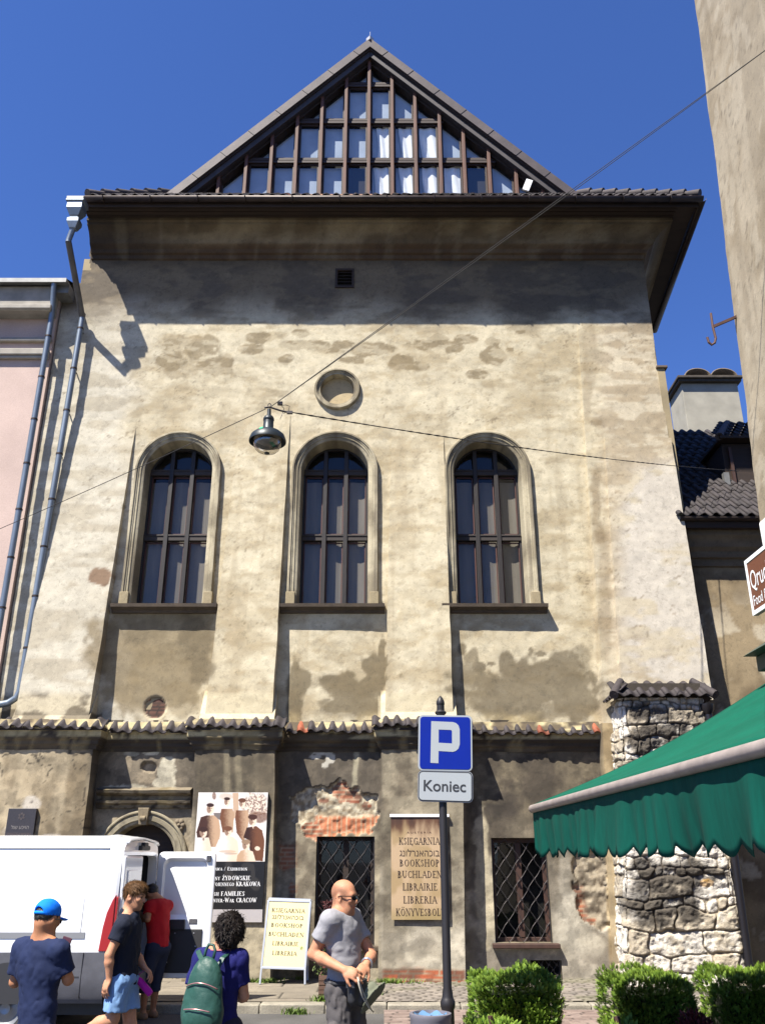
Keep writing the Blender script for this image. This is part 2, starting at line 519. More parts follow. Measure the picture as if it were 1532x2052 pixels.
def setts(X, Y):
    d, r, r2, i, j = cellpat(X, Y, 0.19, 0.155, 11, .012, warp=.035)
    jn = sst(.004, .03, d)
    n = fbm(X * 5, Y * 5, 4, 6)
    C = mix(L_(120, 112, 104, .55), L_(176, 164, 150, .55), np.clip(r * .7 + n * .5 - .1, 0, 1))
    moss = sst(.5, .62, fbm(X * 1.1, Y * 1.1, 4, 21) + .25 * sst(15.6, 16.4, Y))
    C = mix(C, L_(112, 116, 70, .5), moss * (.35 + .5 * (1 - jn)))
    C = mix(L_(66, 58, 46, .5), C, .15 + .85 * jn)
    return jn * .022 + (r2 - .5) * .018 * jn + (n - .5) * .006, C

paving('pavement', -14, -0.75, 13.99, 16.62, 0.11, slabs, 0.03)
paving('cobbled_pavement', -0.72, 6.6, 13.99, 16.62, 0.10, setts, 0.022)
def brickpave(X, Y):
    d, r, r2, i, j = cellpat(X, Y, 0.23, 0.12, 31, .01, warp=.012)
    jn = sst(.002, .012, d); n = fbm(X * 4, Y * 4, 3, 9)
    C = mix(L_(130, 108, 98, .55), L_(178, 158, 146, .55), np.clip(r * .8 + n * .4 - .1, 0, 1))
    C = mix(L_(80, 70, 60, .5), C, jn)
    return jn * .008 + (r2 - .5) * .006, C
paving('brick_pavement', 0.02, 7.0, 8.0, 13.72, 0.045, brickpave, 0.03)
M_kerb = mat('kerb_stone', lin(176, 168, 150, .55), 0.9, var=0.3, vscale=5, var2=.25, v2scale=60, bump=0.6, bscale=50)
b = MB(); x = -14.0
while x < 6.5:
    l = random.uniform(.8, 1.15)
    b.box(x + .005, x + l - .005, 13.74, 13.985, -.1, .115 + random.uniform(-.006, .006)); x += l
struct(b.build('kerb', M_kerb, bevel=0.018, smooth=40))

# ================================================================ the synagogue
syn = thing('synagogue_building', 'tall old cream synagogue facade with three arched windows and a glazed wooden gable', 'building', (0, W, 0))

def ell(px, py, L, amp=.8, sc_=.03, seed=1, edge=.12):
    """union of noise-warped ellipses (cx, cy, rx, ry[, weight]) in photo pixels"""
    n = (fbm(px * sc_, py * sc_, 4, seed) - .5) * amp * 2
    o = np.zeros(np.shape(px))
    for e in L:
        cx, cy, rx, ry = e[:4]; wt = e[4] if len(e) > 4 else 1
        d = np.sqrt(((px - cx) / rx) ** 2 + ((py - cy) / ry) ** 2)
        o = np.maximum(o, wt * sst(-edge, edge, 1 - d + n))
    return o

def paint_upper(X, Y, Z):
    px, py = prj(X, Y, Z)
    n1 = fbm(X * .8, Z * .8, 5, 1); n2 = fbm(X * 2.6, Z * 4.2, 5, 2); n3 = fbm(X * 9, Z * 11, 4, 3)
    q1 = fbm(X * 1.7 + n1 * 2, Z * 5.0, 6, 4); q2 = fbm(X * 4.2, Z * 10 + n1 * 3, 5, 14); st = fbm(X * 4.5, Z * .35, 5, 17)
    C = mix(L_(229, 216, 184), L_(205, 190, 157), sst(.40, .60, n1 * .5 + q1 * .5))
    C = mix(C, L_(184, 163, 122), sst(.535, .575, q1 * .7 + n3 * .3) * .26)
    C = mix(C, L_(170, 150, 112), sst(.56, .60, q2 * .7 + n1 * .3) * .26)
    C = mix(C, L_(240, 228, 196), sst(.53, .58, fbm(X * 1.6 + 5, Z * 2.6, 6, 7)) * .38)
    C = mix(C, L_(178, 160, 126), sst(.56, .70, st) * .34 * sst(14, 9, Z))
    # greyer, whiter plaster at the left end and on the corner pier
    C = mix(C, mix(L_(222, 214, 194), L_(200, 190, 168), sst(.44, .6, q1)), sst(330, 215, px + (n1 - .5) * 160) * .8)
    C = mix(C, mix(L_(216, 202, 176), L_(182, 164, 136), sst(.46, .56, q1)), sst(1170, 1215, px + (n2 - .5) * 60) * .7)
    C = mix(C, L_(230, 222, 208), sst(1210, 1260, px) * sst(880, 1000, py + (n1 - .5) * 200) * sst(.44, .54, n1 * .5 + q1 * .5) * .75)
    # hair cracks
    ck = np.abs(fbm(X * 1.3 + 3, Z * 1.6, 5, 24) - .5); C = mix(C, L_(120, 102, 74), sst(.006, .001, ck) * sst(.5, .58, fbm(X * .7, Z * .7, 3, 25)) * .55)
    # blotches of darker, rougher render in a loose row under the eaves
    B1 = [(395, 690, 60, 24, .9), (340, 720, 30, 22), (440, 735, 38, 20), (360, 745, 38, 16, .6), (520, 675, 32, 12), (500, 700, 26, 10), (590, 690, 40, 10), (575, 720, 16, 10), (560, 790, 30, 8, .6),
          (625, 690, 30, 9), (600, 668, 26, 9), (655, 700, 24, 8), (690, 690, 20, 9), (745, 700, 42, 14), (700, 722, 22, 8), (800, 725, 22, 14), (845, 690, 26, 10), (880, 680, 22, 9), (840, 735, 26, 9), (910, 700, 18, 8),
          (895, 690, 26, 8), (935, 680, 30, 8), (990, 710, 22, 20), (985, 685, 20, 8), (955, 748, 20, 9), (1020, 700, 10, 6), (1040, 665, 12, 5), (1100, 760, 20, 7, .5), (490, 640, 10, 4)]
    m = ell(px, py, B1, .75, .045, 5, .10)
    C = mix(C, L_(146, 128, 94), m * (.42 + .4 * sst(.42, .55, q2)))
    # damp under the windows
    B2 = [(320, 1300, 115, 110, .95), (300, 1370, 105, 60, .95), (260, 1330, 60, 110, .9), (395, 1275, 40, 60, .9), (440, 1330, 26, 40, .7), (360, 1400, 30, 40, .6), (250, 1300, 25, 100, .7)]
    C = mix(C, L_(140, 122, 88), ell(px, py, B2, .5, .03, 8, .16) * .85 * sst(440, 425, px))
    C = mix(C, L_(112, 98, 72), ell(px, py, [(385, 1275, 34, 50), (300, 1262, 60, 26, .6), (405, 1345, 25, 30)], .7, .04, 3, .2) * .6)
    B3 = [(596, 1372, 24, 44), (590, 1420, 18, 30), (700, 1390, 66, 44), (740, 1335, 24, 20), (752, 1370, 22, 50, .9), (655, 1408, 22, 14, .7), (690, 1420, 60, 20, .6), (765, 1330, 8, 60)]
    C = mix(C, L_(116, 101, 72), ell(px, py, B3, .75, .035, 12, .16) * .82)
    B4 = [(1060, 1368, 80, 56), (1020, 1410, 110, 36), (1130, 1385, 70, 56), (1120, 1345, 58, 44), (975, 1400, 55, 45, .9), (940, 1350, 20, 40, .8), (1040, 1395, 120, 44, .9), (1085, 1310, 16, 8), (1160, 1330, 22, 32, .7), (985, 1330, 10, 6), (960, 1335, 14, 9), (1095, 1420, 90, 24, .8), (925, 1300, 10, 14)]
    C = mix(C, L_(112, 98, 72), ell(px, py, B4, .75, .035, 15, .16) * .80)
    C = mix(C, L_(212, 190, 140), sst(1418, 1446, py) * sst(560, 580, px) * sst(1210, 1190, px) * .6 * sst(.35, .6, n2))
    # whitewashed blocks at the feet of the buttresses
    C = mix(C, L_(228, 214, 178), sst(1392, 1398, py) * (((px > 408) & (px < 560)) | ((px > 758) & (px < 912))) * .7)
    C = mix(C, mix(L_(214, 200, 168), L_(122, 108, 84), sst(.46, .56, n2)), sst(1385, 1405, py) * (px < 205) * .9)
    # dirty strip between the two arrises of the corner pier
    S = ell(px, py, [(1190, 1010, 12, 60), (1196, 1075, 12, 22), (1186, 985, 10, 14), (1180, 700, 20, 60, .7), (1200, 720, 26, 14, .8), (1175, 800, 10, 60, .6), (1190, 850, 14, 8), (1205, 1200, 12, 160, .6)], .6, .03, 19, .3)
    C = mix(C, L_(140, 118, 84), S * .6)
    # grime band under the cornice, its colour also deepening the eaves' shadow
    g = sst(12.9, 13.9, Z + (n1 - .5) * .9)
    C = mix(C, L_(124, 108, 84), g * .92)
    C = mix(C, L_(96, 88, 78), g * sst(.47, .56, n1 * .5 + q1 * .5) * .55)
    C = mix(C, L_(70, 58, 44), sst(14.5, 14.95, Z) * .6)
    # bare brick where the render has gone beside the first buttress
    br = ell(px, py, [(208, 1160, 26, 20)], .4, .06, 4, .1)
    C = mix(C, L_(150, 122, 96), br)
    # bricked-up round hole
    r = np.hypot(X + 4.27, (Z - 4.63))
    d, rr, r2, i, j = cellpat(X, Z, .17, .075, 40, .01, warp=.006)
    bc = mix(L_(62, 50, 42), mix(L_(100, 64, 50), L_(138, 98, 80), rr), sst(.008, .026, d))
    C = mix(C, bc, sst(.21, .19, r + (n3 - .5) * .02))
    C = mix(C, L_(200, 182, 150), sst(.255, .235, r) * sst(.20, .22, r) * .6)
    return np.clip(C * (1 + (n3 - .5)[..., None] * .28), 0.01, .95)

PATCH = [(582, 1600), (600, 1585), (640, 1572), (664, 1576), (683, 1562), (705, 1578), (745, 1588), (760, 1606), (756, 1650), (738, 1668), (700, 1672), (640, 1682), (604, 1676), (600, 1650), (584, 1640)]
PATCH2 = [(1148, 1712), (1200, 1712), (1212, 1742), (1212, 1775), (1222, 1812), (1222, 1858), (1206, 1868), (1180, 1852), (1158, 1826), (1150, 1780)]

def paint_lower(X, Y, Z):
    px, py = prj(X, Y, Z)
    n1 = fbm(X * .9, Z * .8, 5, 31); n2 = fbm(X * 3.1, Z * 2.6, 5, 32); n3 = fbm(X * 10, Z * 10, 4, 33)
    st = fbm(X * 5, Z * .5, 4, 37)                     # run-off streaks
    C = mix(L_(124, 113, 94), L_(90, 80, 66), sst(.38, .62, n1 * .5 + n2 * .5))
    C = mix(C, L_(160, 146, 120), sst(.55, .68, st) * .55)
    # paler, washed zone towards the pavement
    lo = sst(1690, 1800, py + (n1 - .5) * 200)
    C = mix(C, mix(L_(206, 197, 178), L_(154, 144, 126), sst(.38, .6, n2)), lo * .88)
    # first bay, left of the door: beige cracked render
    lf = sst(192, 168, px)
    C = mix(C, mix(L_(206, 188, 154), L_(150, 132, 102), sst(.4, .62, n1 * .4 + n2 * .3 + st * .3)), lf * .85)
    C = mix(C, L_(222, 212, 196), ell(px, py, [(62, 1610, 16, 16), (105, 1680, 22, 10), (30, 1670, 20, 20, .5)], .6, .05, 40, .15) * .8)
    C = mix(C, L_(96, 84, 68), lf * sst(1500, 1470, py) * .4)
    # door bay
    db = sst(185, 195, px) * sst(395, 385, px)
    C = mix(C, L_(132, 120, 102), db * .6)
    C = mix(C, L_(214, 205, 180), ell(px, py, [(335, 1545, 19, 24), (325, 1568, 24, 10), (300, 1508, 18, 5), (265, 1510, 14, 6), (255, 1580, 40, 8, .8), (320, 1588, 50, 12, .9), (250, 1592, 40, 10, .9), (345, 1590, 20, 8)], .55, .07, 41, .08) * .9)
    C = mix(C, L_(172, 156, 130), ell(px, py, [(300, 1540, 14, 9), (290, 1558, 20, 12), (240, 1530, 26, 22, .6)], .5, .06, 44, .15) * .8)
    C = mix(C, L_(190, 175, 146), sst(1612, 1640, py) * db * .75)
    # second buttress: dark with two pale vertical runs
    s2 = sst(388, 396, px) * sst(556, 548, px)
    C = mix(C, L_(112, 100, 78), s2 * .5)
    run = np.maximum(sst(9, 3, abs(px - 455 - (n2 - .5) * 8)), sst(10, 3, abs(px - 478 - (n2 - .5) * 8)))
    C = mix(C, L_(174, 160, 130), run * s2 * sst(1660, 1600, py) * .7)
    C = mix(C, L_(186, 172, 142), s2 * sst(1630, 1700, py + (n2 - .5) * 60) * .7)
    C = mix(C, L_(206, 194, 166), s2 * sst(1800, 1850, py + (n2 - .5) * 40) * .5)
    # middle bay: dark grey, one pale run, flaked whitewash
    mb_ = sst(556, 562, px) * sst(768, 762, px) * sst(1640, 1600, py)
    C = mix(C, L_(108, 98, 84), mb_ * .8)
    C = mix(C, L_(200, 190, 160), sst(7, 3, abs(px - 712 + (py - 1540) * .08 - (n2 - .5) * 10)) * mb_ * .8)
    C = mix(C, L_(222, 216, 200), ell(px, py, [(632, 1517, 10, 5), (662, 1516, 9, 12), (650, 1534, 7, 6), (645, 1510, 16, 3)], .6, .09, 45, .1) * .9)
    C = mix(C, mix(L_(178, 166, 140), L_(128, 116, 96), sst(.4, .6, n2)), sst(556, 566, px) * sst(770, 760, px) * sst(1600, 1690, py) * .8)
    # third buttress
    s3 = sst(762, 770, px) * sst(935, 927, px)
    C = mix(C, mix(L_(172, 160, 134), L_(126, 114, 94), sst(.42, .6, n2)), s3 * .75)
    C = mix(C, L_(216, 206, 184), s3 * sst(1840, 1875, py + (n2 - .5) * 60) * .8)
    C = mix(C, L_(116, 104, 84), s3 * ell(px, py, [(790, 1800, 30, 180, .7), (850, 1900, 40, 20, .6), (780, 1910, 22, 40, .8)], .7, .03, 46, .3) * .6)
    # last bay
    s4 = sst(935, 943, px)
    C = mix(C, mix(L_(124, 112, 90), L_(88, 78, 64), sst(.4, .62, n2)), s4 * sst(1660, 1600, py + (n1 - .5) * 90) * .9)
    C = mix(C, L_(70, 62, 54), ell(px, py, [(990, 1625, 46, 16), (960, 1645, 24, 20), (1010, 1600, 30, 12, .8)], .7, .03, 47, .2) * .6 * s4)
    C = mix(C, L_(226, 212, 178), ell(px, py, [(966, 1720, 14, 90), (975, 1800, 18, 100, .9), (958, 1680, 16, 20)], .6, .04, 48, .2) * .75 * s4)
    C = mix(C, L_(208, 200, 180), ell(px, py, [(1140, 1840, 44, 50, .8), (1120, 1900, 60, 24, .6), (1180, 1890, 30, 20, .8), (1130, 1760, 14, 60, .5)], .7, .03, 49, .3) * .7 * s4)
    C = mix(C, L_(164, 154, 138), s4 * sst(1890, 1925, py) * .6)
    ck = np.abs(fbm(X * 1.6 + 8, Z * 1.6, 4, 65) - .5); cm = np.maximum(lf, .35 * sst(.5, .6, n1))
    C = mix(C, L_(58, 48, 38), sst(.010, .002, ck) * cm * sst(.42, .5, fbm(X * 1.1, Z * 1.1, 3, 66)) * .85)
    C = mix(C, C * .72, sst(.52, .56, fbm(X * 5, Z * 7, 5, 67)) * .8)
    C = mix(C, np.minimum(C * 1.3, .6), sst(.55, .60, fbm(X * 3.2, Z * 4, 5, 68)) * .7)
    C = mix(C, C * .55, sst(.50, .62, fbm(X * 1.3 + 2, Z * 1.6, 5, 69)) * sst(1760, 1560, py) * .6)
    # fallen render: rubble and brick
    wx = px + (vn(px * .08, py * .08, 50) - .5) * 16; wy = py + (vn(px * .08 + 7, py * .08, 51) - .5) * 14
    ps = inpoly(wx, wy, PATCH).astype(float); ps2 = inpoly(wx, wy, PATCH2).astype(float)
    rub = mix(L_(220, 208, 180), L_(166, 148, 120), sst(.38, .62, fbm(X * 16, Z * 16, 4, 52)))
    C = mix(C, rub, np.maximum(ps, ps2)); C = mix(C, mix(L_(178, 164, 140), L_(112, 100, 84), sst(.42, .6, fbm(X * 12, Z * 12, 5, 152))), ps2 * .85)
    d, rr, r2, i, j = cellpat(Z + 50, X + .3, .31, .085, 53, .01, off=.0, warp=.004)
    bk = mix(L_(206, 176, 142), mix(L_(204, 112, 72), L_(222, 146, 104), rr), sst(.008, .014, d))
    sold = ps * sst(1632, 1640, py + (n2 - .5) * 22) * sst(625, 640, px)
    C = mix(C, bk, sold)
    d, rr, r2, i, j = cellpat(X, Z, .26, .075, 54, .01, warp=.01)
    bh = mix(L_(196, 170, 140), mix(L_(172, 98, 70), L_(208, 136, 98), rr), sst(.008, .016, d))
    blk = sst(.5, .6, rr * .5 + fbm(X * 3, Z * 3, 3, 60) * .6)
    bh = mix(bh, L_(92, 70, 58), blk * .7)
    m = ps * ell(px, py, [(620, 1665, 24, 18), (690, 1585, 22, 20, .9), (705, 1598, 20, 12), (650, 1604, 10, 6), (735, 1615, 10, 8)], .5, .05, 55, .1)
    C = mix(C, bh, m)
    m2 = ps2 * np.maximum(sst(1178, 1160, px + (py - 1800) * -.2 + (n2 - .5) * 20), ell(px, py, [(1180, 1846, 18, 10), (1160, 1716, 12, 6)], .5, .05, 56, .1)) * sst(1765, 1790, py)
    C = mix(C, bh, np.clip(m2, 0, 1))
    # bricks laid bare along the foot of the third buttress
    fb = s3 * sst(1938, 1944, py + (n2 - .5) * 14)
    C = mix(C, mix(bh, L_(210, 96, 52), .55 * sst(.010, .02, d) * (1 - blk * .8)), fb)
    C = mix(C, bh, sst(556, 562, px) * sst(600, 585, px) * sst(.5, .56, n2) * sst(1640, 1660, py) * sst(1860, 1800, py) * .7)
    C = mix(C, L_(84, 74, 56), sst(1955, 1975, py) * (1 - s3) * .6)
    C = mix(C, mix(L_(214, 190, 146), L_(168, 146, 108), sst(.4, .62, n2)), sst(1203, 1209, px + (1480 - py) * .03) * sst(1975, 1900, py) * .85)
    return np.clip(C * (1 + (n3 - .5)[..., None] * .34), .008, .95), ps, ps2, fb, sold

# ---- openings: (centre x, half width, sill z, spring z)
ARCH = [(-4.24, .70, 6.6, 9.5), (-0.985, .70, 6.6, 9.5), (2.18, .70, 6.6, 9.5)]
OC = (-0.975, 11.44, .37)
def in_arch(X, Z, a, g=0.0):
    cx, hw, z0, zs = a
    return (np.abs(X - cx) < hw + g) & (Z > z0 - g) & ((Z < zs) | (np.hypot(X - cx, Z - zs) < hw + g))

# upper wall between the buttresses
def axis(a, b_, st): return np.linspace(a, b_, int(round(abs(b_ - a) / st)) + 1)
xs = axis(-7.24, 6.02, .032); zs = axis(4.2, 15.3, .032)
X, Z = np.meshgrid(xs, zs)
Yd = W + (fbm(X * .7, Z * .7, 4, 61) - .5) * .035 + (fbm(X * 5, Z * 5, 3, 62) - .5) * .012
r = np.hypot(X + 4.27, Z - 4.63); Yd = Yd + .05 * sst(.22, .20, r)
pxx, pyy = prj(X, W, Z)
Yd = Yd + .035 * ell(pxx, pyy, [(208, 1160, 26, 20)], .4, .06, 4, .06)
xc = .5 * (xs[:-1] + xs[1:]); zc = .5 * (zs[:-1] + zs[1:])
Xc, Zc = np.meshgrid(xc, zc)
keep = np.ones(Xc.shape, bool)
for a in ARCH: keep &= ~in_arch(Xc, Zc, a, .03)
keep &= np.hypot(Xc - OC[0], Zc - OC[1]) > .42
keep &= ~((Xc > -1.04) & (Xc < -.69) & (Zc > 14.12) & (Zc < 14.56))
keep &= ~((Xc < -6.9) & (Zc > 14.2))
keep &= ~((Xc < -6.6 - .25 * fbm(Zc * 1.2, Zc * 0, 3, 64)) & (Zc > 14.55))
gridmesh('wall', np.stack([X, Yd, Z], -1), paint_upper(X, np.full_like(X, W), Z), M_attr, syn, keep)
# body of the building behind it
M_plain = mat('plaster_plain', lin(190, 172, 135, .55), .9, var=.3, vscale=1.5, bump=.3)
b = MB(); b.box(-6.9, 5.98, W + .75, 19.6, 0, 15.3)
b.box(5.6, 5.98, W + .02, W + .75, 4.8, 15.3); b.box(-6.9, -6.6, W + .02, W + .75, 0, 14.9)
b.box(-6.9, 6.0, W + .05, W + .75, 4.6, 5.4); b.box(-6.9, 6.0, W + .05, W + .75, 12.4, 14.0)
b.build('building_body', M_plain, syn)

# wedge buttresses: flush with the wall at the top, standing out at the foot
def wedge(name, xl0, xr0, xl1, xr1, z0, z1, p0, step=.04, base=None, yb=W, painter=paint_upper, yoff=0.0):
    """front face from z0 (edges xl0..xr0, standing out p0) to z1 (xl1..xr1, flush)"""
    nz = int((z1 - z0) / step) + 1; nx = max(6, int((xr0 - xl0) / step) + 1)
    t = np.linspace(0, 1, nz)[:, None]; s = np.linspace(0, 1, nx)[None, :]
    xl = xl0 + (xl1 - xl0) * t; xr = xr0 + (xr1 - xr0) * t
    X = xl + (xr - xl) * s; Z = (z0 + (z1 - z0) * t) + 0 * s
    p = p0 * (1 - t) + 0 * s
    if base: p = p + base[1] * (Z < base[0])
    Yf = yb - yoff - p + (fbm(X * .8, Z * .8, 4, 70) - .5) * .03 + (fbm(X * 5, Z * 5, 3, 71) - .5) * .012
    wob = (fbm(Z * 1.5, Z * 0 + 3, 4, 72) - .5) * .03
    X = X + wob * (1 - 2 * np.abs(s - .5) * 0)
    # wrap the sides back to the wall
    back = yb + .05
    XX = np.concatenate([X[:, :1], X[:, :1], X, X[:, -1:], X[:, -1:]], 1)
    ZZ = np.concatenate([Z[:, :1], Z[:, :1], Z, Z[:, -1:], Z[:, -1:]], 1)
    YY = np.concatenate([np.full_like(Yf[:, :1], back), Yf[:, :1] + .01, Yf, Yf[:, -1:] + .01, np.full_like(Yf[:, :1], back)], 1)
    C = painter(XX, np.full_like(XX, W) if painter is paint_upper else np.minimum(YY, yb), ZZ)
    if isinstance(C, tuple): C = C[0]
    o = gridmesh(name, np.stack([XX, YY, ZZ], -1), C, M_attr, syn, smooth=35)
    return o
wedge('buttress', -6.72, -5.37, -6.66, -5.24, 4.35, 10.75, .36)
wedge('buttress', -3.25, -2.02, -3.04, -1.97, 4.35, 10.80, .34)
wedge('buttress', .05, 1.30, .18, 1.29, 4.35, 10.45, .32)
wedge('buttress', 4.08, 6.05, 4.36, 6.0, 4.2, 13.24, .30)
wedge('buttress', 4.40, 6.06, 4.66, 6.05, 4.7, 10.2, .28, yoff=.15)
# whitewashed foot blocks
for x0, x1 in ((-6.75, -5.34), (-3.34, -1.97), (-.03, 1.36)):
    wedge('buttress_foot', x0, x1, x0, x1, 4.35, 4.94, .36, yoff=0.045)
# little shoulder on the right corner
b = MB(); b.box(5.96, 6.2, W - .12, W + .8, 11.92, 11.98); b.build('shoulder_coping', mat('coping', lin(120, 100, 80, .5), .8), syn, bevel=.01)
b = MB(); b.box(5.99, 6.14, W - .08, W + .8, 4.9, 11.92); b.build('corner_return', M_plain, syn)

# ---- lower wall
xs = axis(-9.4, 4.3, .024); zs = axis(.06, 4.4, .024)
X, Z = np.meshgrid(xs, zs)
C, ps, ps2, fb, sold = paint_lower(X, np.full_like(X, W), Z)
Yd = W + (fbm(X * .9, Z * .9, 4, 81) - .5) * .04 + (fbm(X * 6, Z * 6, 3, 82) - .5) * .012
dep = np.maximum(ps, ps2)
Yd = Yd + dep * (.055 + (fbm(X * 9, Z * 9, 4, 83) - .5) * .07) - sold * .02
pxx, pyy = prj(X, W, Z)
Yd = Yd + .08 * ell(pxx, pyy, [(296, 1537, 15, 10)], .5, .06, 44, .1)
GW = [(-1.16, -.14, .62, 2.36), (1.93, 2.91, .66, 2.33), (2.50, 3.02, .08, .40)]
DOOR = (-4.26, .60, 1.98)
xc = .5 * (xs[:-1] + xs[1:]); zc = .5 * (zs[:-1] + zs[1:]); Xc, Zc = np.meshgrid(xc, zc)
keep = np.ones(Xc.shape, bool)
for x0, x1, z0, z1 in GW: keep &= ~((Xc > x0) & (Xc < x1) & (Zc > z0) & (Zc < z1))
keep &= ~((np.abs(Xc - DOOR[0]) < DOOR[1]) & ((Zc < DOOR[2]) | (np.hypot(Xc - DOOR[0], Zc - DOOR[2]) < DOOR[1])))
gridmesh('lower_wall', np.stack([X, Yd, Z], -1), C, M_attr, syn, keep)
def pier_low(x0, x1, x0t, x1t, yf):
    return wedge('lower_buttress', x0, x1, x0t, x1t, .06, 4.3, .05, .03, yb=W, painter=paint_lower, yoff=W - yf)
YB = 16.12
pier_low(-9.4, at(162, 1690, YB).x, -9.4, at(188, 1500, YB).x, YB)
pier_low(at(378, 1800, YB).x, at(545, 1900, YB).x, at(391, 1500, YB).x, at(550, 1500, YB).x, YB)
pier_low(at(757, 1900, YB).x, at(930, 1900, YB).x, at(765, 1500, YB).x, at(926, 1500, YB).x, YB)
pier_low(at(1232, 1900, 16.2).x, 4.6, at(1207, 1480, 16.2).x, 4.6, 16.2)

# ---- cornices along a mitred path
def pathgrid(name, path, prof, colfn, step=.08, seed=1, rough=.008, m=None):
    pts = []
    for i in range(len(path) - 1):
        (x0, y0, d0), (x1, y1, d1) = path[i], path[i + 1]
        n = max(1, int(math.hypot(x1 - x0, y1 - y0) / step))
        for k in range(n + (i == len(path) - 2)):
            t = k / n
            pts.append((x0 + (x1 - x0) * t, y0 + (y1 - y0) * t, d0[0] + (d1[0] - d0[0]) * t, d0[1] + (d1[1] - d0[1]) * t))
    pts = np.array(pts)
    O = np.array([p[0] for p in prof]); Zp = np.array([p[1] for p in prof])
    # corners must keep their full mitre: interpolate base line, use the constant offset side of each run
    P = np.zeros((len(prof), len(pts), 3))
    P[..., 0] = pts[None, :, 0] + O[:, None] * pts[None, :, 2]
    P[..., 1] = pts[None, :, 1] + O[:, None] * pts[None, :, 3]
    P[..., 2] = Zp[:, None]
    n = fbm(P[..., 0] * 2 + P[..., 1], P[..., 2] * 6, 4, seed) - .5
    P[..., 2] += n * rough; P[..., 1] += n * rough * 1.5
    return gridmesh(name, P, colfn(P), m or M_attr, syn, smooth=30)

def refine(prof, k=4):
    out = []
    for (a, b_), (c, d) in zip(prof[:-1], prof[1:]):
        for i in range(k): out.append((a + (c - a) * i / k, b_ + (d - b_) * i / k))
    return out + [prof[-1]]

CP = refine([(0, 14.84), (.05, 14.86), (.06, 14.95), (.12, 14.97), (.15, 15.05), (.22, 15.10), (.25, 15.12), (.30, 15.22), (.40, 15.33), (.52, 15.40), (.56, 15.41), (.57, 15.47), (.62, 15.48), (.62, 15.55)], 3)
def ccol(P):
    X, Y, Z = P[..., 0], P[..., 1], P[..., 2]
    n = fbm(X * 1.2 + Y, Z * 4, 4, 90); st = fbm(X * 5 + Y, Z * .6, 3, 91)
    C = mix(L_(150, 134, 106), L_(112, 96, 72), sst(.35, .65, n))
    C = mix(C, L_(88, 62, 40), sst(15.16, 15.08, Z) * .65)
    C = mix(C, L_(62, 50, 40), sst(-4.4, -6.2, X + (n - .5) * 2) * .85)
    C = mix(C, L_(190, 178, 150), sst(.60, .68, st) * .15)
    return C * (.8 + .4 * fbm(X * 7, Z * 9, 3, 92))[..., None]
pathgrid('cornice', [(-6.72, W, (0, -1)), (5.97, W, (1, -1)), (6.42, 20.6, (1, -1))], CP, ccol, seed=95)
M_darkwood = mat('dark_wood', lin(50, 36, 27, .8), .75, var=.4, vscale=6, stretch=(.3, 1, 3), bump=.3)
b = MB()
b.box(-6.7, 7.02, 15.5, 16.05, 15.555, 15.60)           # boarded soffit
b.hexa([(6.4, 16.05, 15.555), (7.02, 16.05, 15.555), (7.46, 20.6, 15.555), (6.84, 20.6, 15.555), (6.4, 16.05, 15.6), (7.02, 16.05, 15.6), (7.46, 20.6, 15.6), (6.84, 20.6, 15.6)])
b.box(-6.7, 7.03, 15.47, 15.50, 15.50, 15.68)             # fascia
b.hexa([(7.02, 15.47, 15.5), (7.05, 15.47, 15.5), (7.49, 20.6, 15.5), (7.46, 20.6, 15.5), (7.02, 15.47, 15.68), (7.05, 15.47, 15.68), (7.49, 20.6, 15.68), (7.46, 20.6, 15.68)])
for i in range(4): b.box(-6.7, 6.6, 15.56 + i * .12, 15.575 + i * .12, 15.535, 15.556)
b.build('eaves_boards', M_darkwood, syn, bevel=.004)
M_gutter = mat('gutter_metal', lin(58, 47, 42, .9), .5, metal=.4, var=.4, vscale=5)
b = MB()
def gutter(b, p0, p1, r):
    p0 = Vector(p0); p1 = Vector(p1); t = (p1 - p0).normalized(); s_ = Vector((t.y, -t.x, 0))
    rings = []
    for p in (p0, p1):
        rings.append([p + s_ * (math.cos(a) * r) + Vector((0, 0, -math.sin(a) * r)) for a in np.linspace(0, math.pi, 9)])
    b.sweep(rings)
gutter(b, (-6.62, 15.38, 15.66), (7.12, 15.38, 15.66), .085)
gutter(b, (7.12, 15.38, 15.66), (7.56, 20.6, 15.66), .085)
x = -6.2
while x < 7:
    b.tube([(x, 15.38 + .095 * math.cos(a), 15.66 + .095 * math.sin(a)) for a in np.linspace(-3.1, .05, 8)], .011, 5); x += 1.05
b.build('gutter', M_gutter, syn, smooth=40, solid=.006)

# ---- tiles
def tile(b, o, ux, uy, w_, l, col, h=.032, n=8, flip=1):
    """one S-shaped pantile: o = upper left corner, ux across, uy down the slope"""
    o = Vector(o); ux = Vector(ux); uy = Vector(uy); nz = ux.cross(-uy).normalized()
    if nz.z < 0: nz = -nz
    V = []; F = []
    for j, t in enumerate((0, 1)):
        for i in range(n + 1):
            u = i / n
            hh = h * (math.sin(2 * math.pi * u * flip) * (.8 if math.sin(2 * math.pi * u * flip) < 0 else 1.0))
            V.append(o + ux * (w_ * u * 1.04) + uy * (l * t) + nz * (hh + .02 * t))
    for i in range(n): F.append((i, i + n + 1, i + n + 2, i + 1))
    b.add(V, F, 0, col)

M_tile = mat('roof_tile', (1, 1, 1), .8, attr=True, var=.3, vscale=14, var2=.2, bump=.3, bscale=60)
def tcol(red=.0):
    k = random.uniform(.75, 1.25)
    if random.random() < red: return lin(168, 92, 62, .6 * k)
    return tuple(np.array(lin(76, 67, 68, .46)) * k)

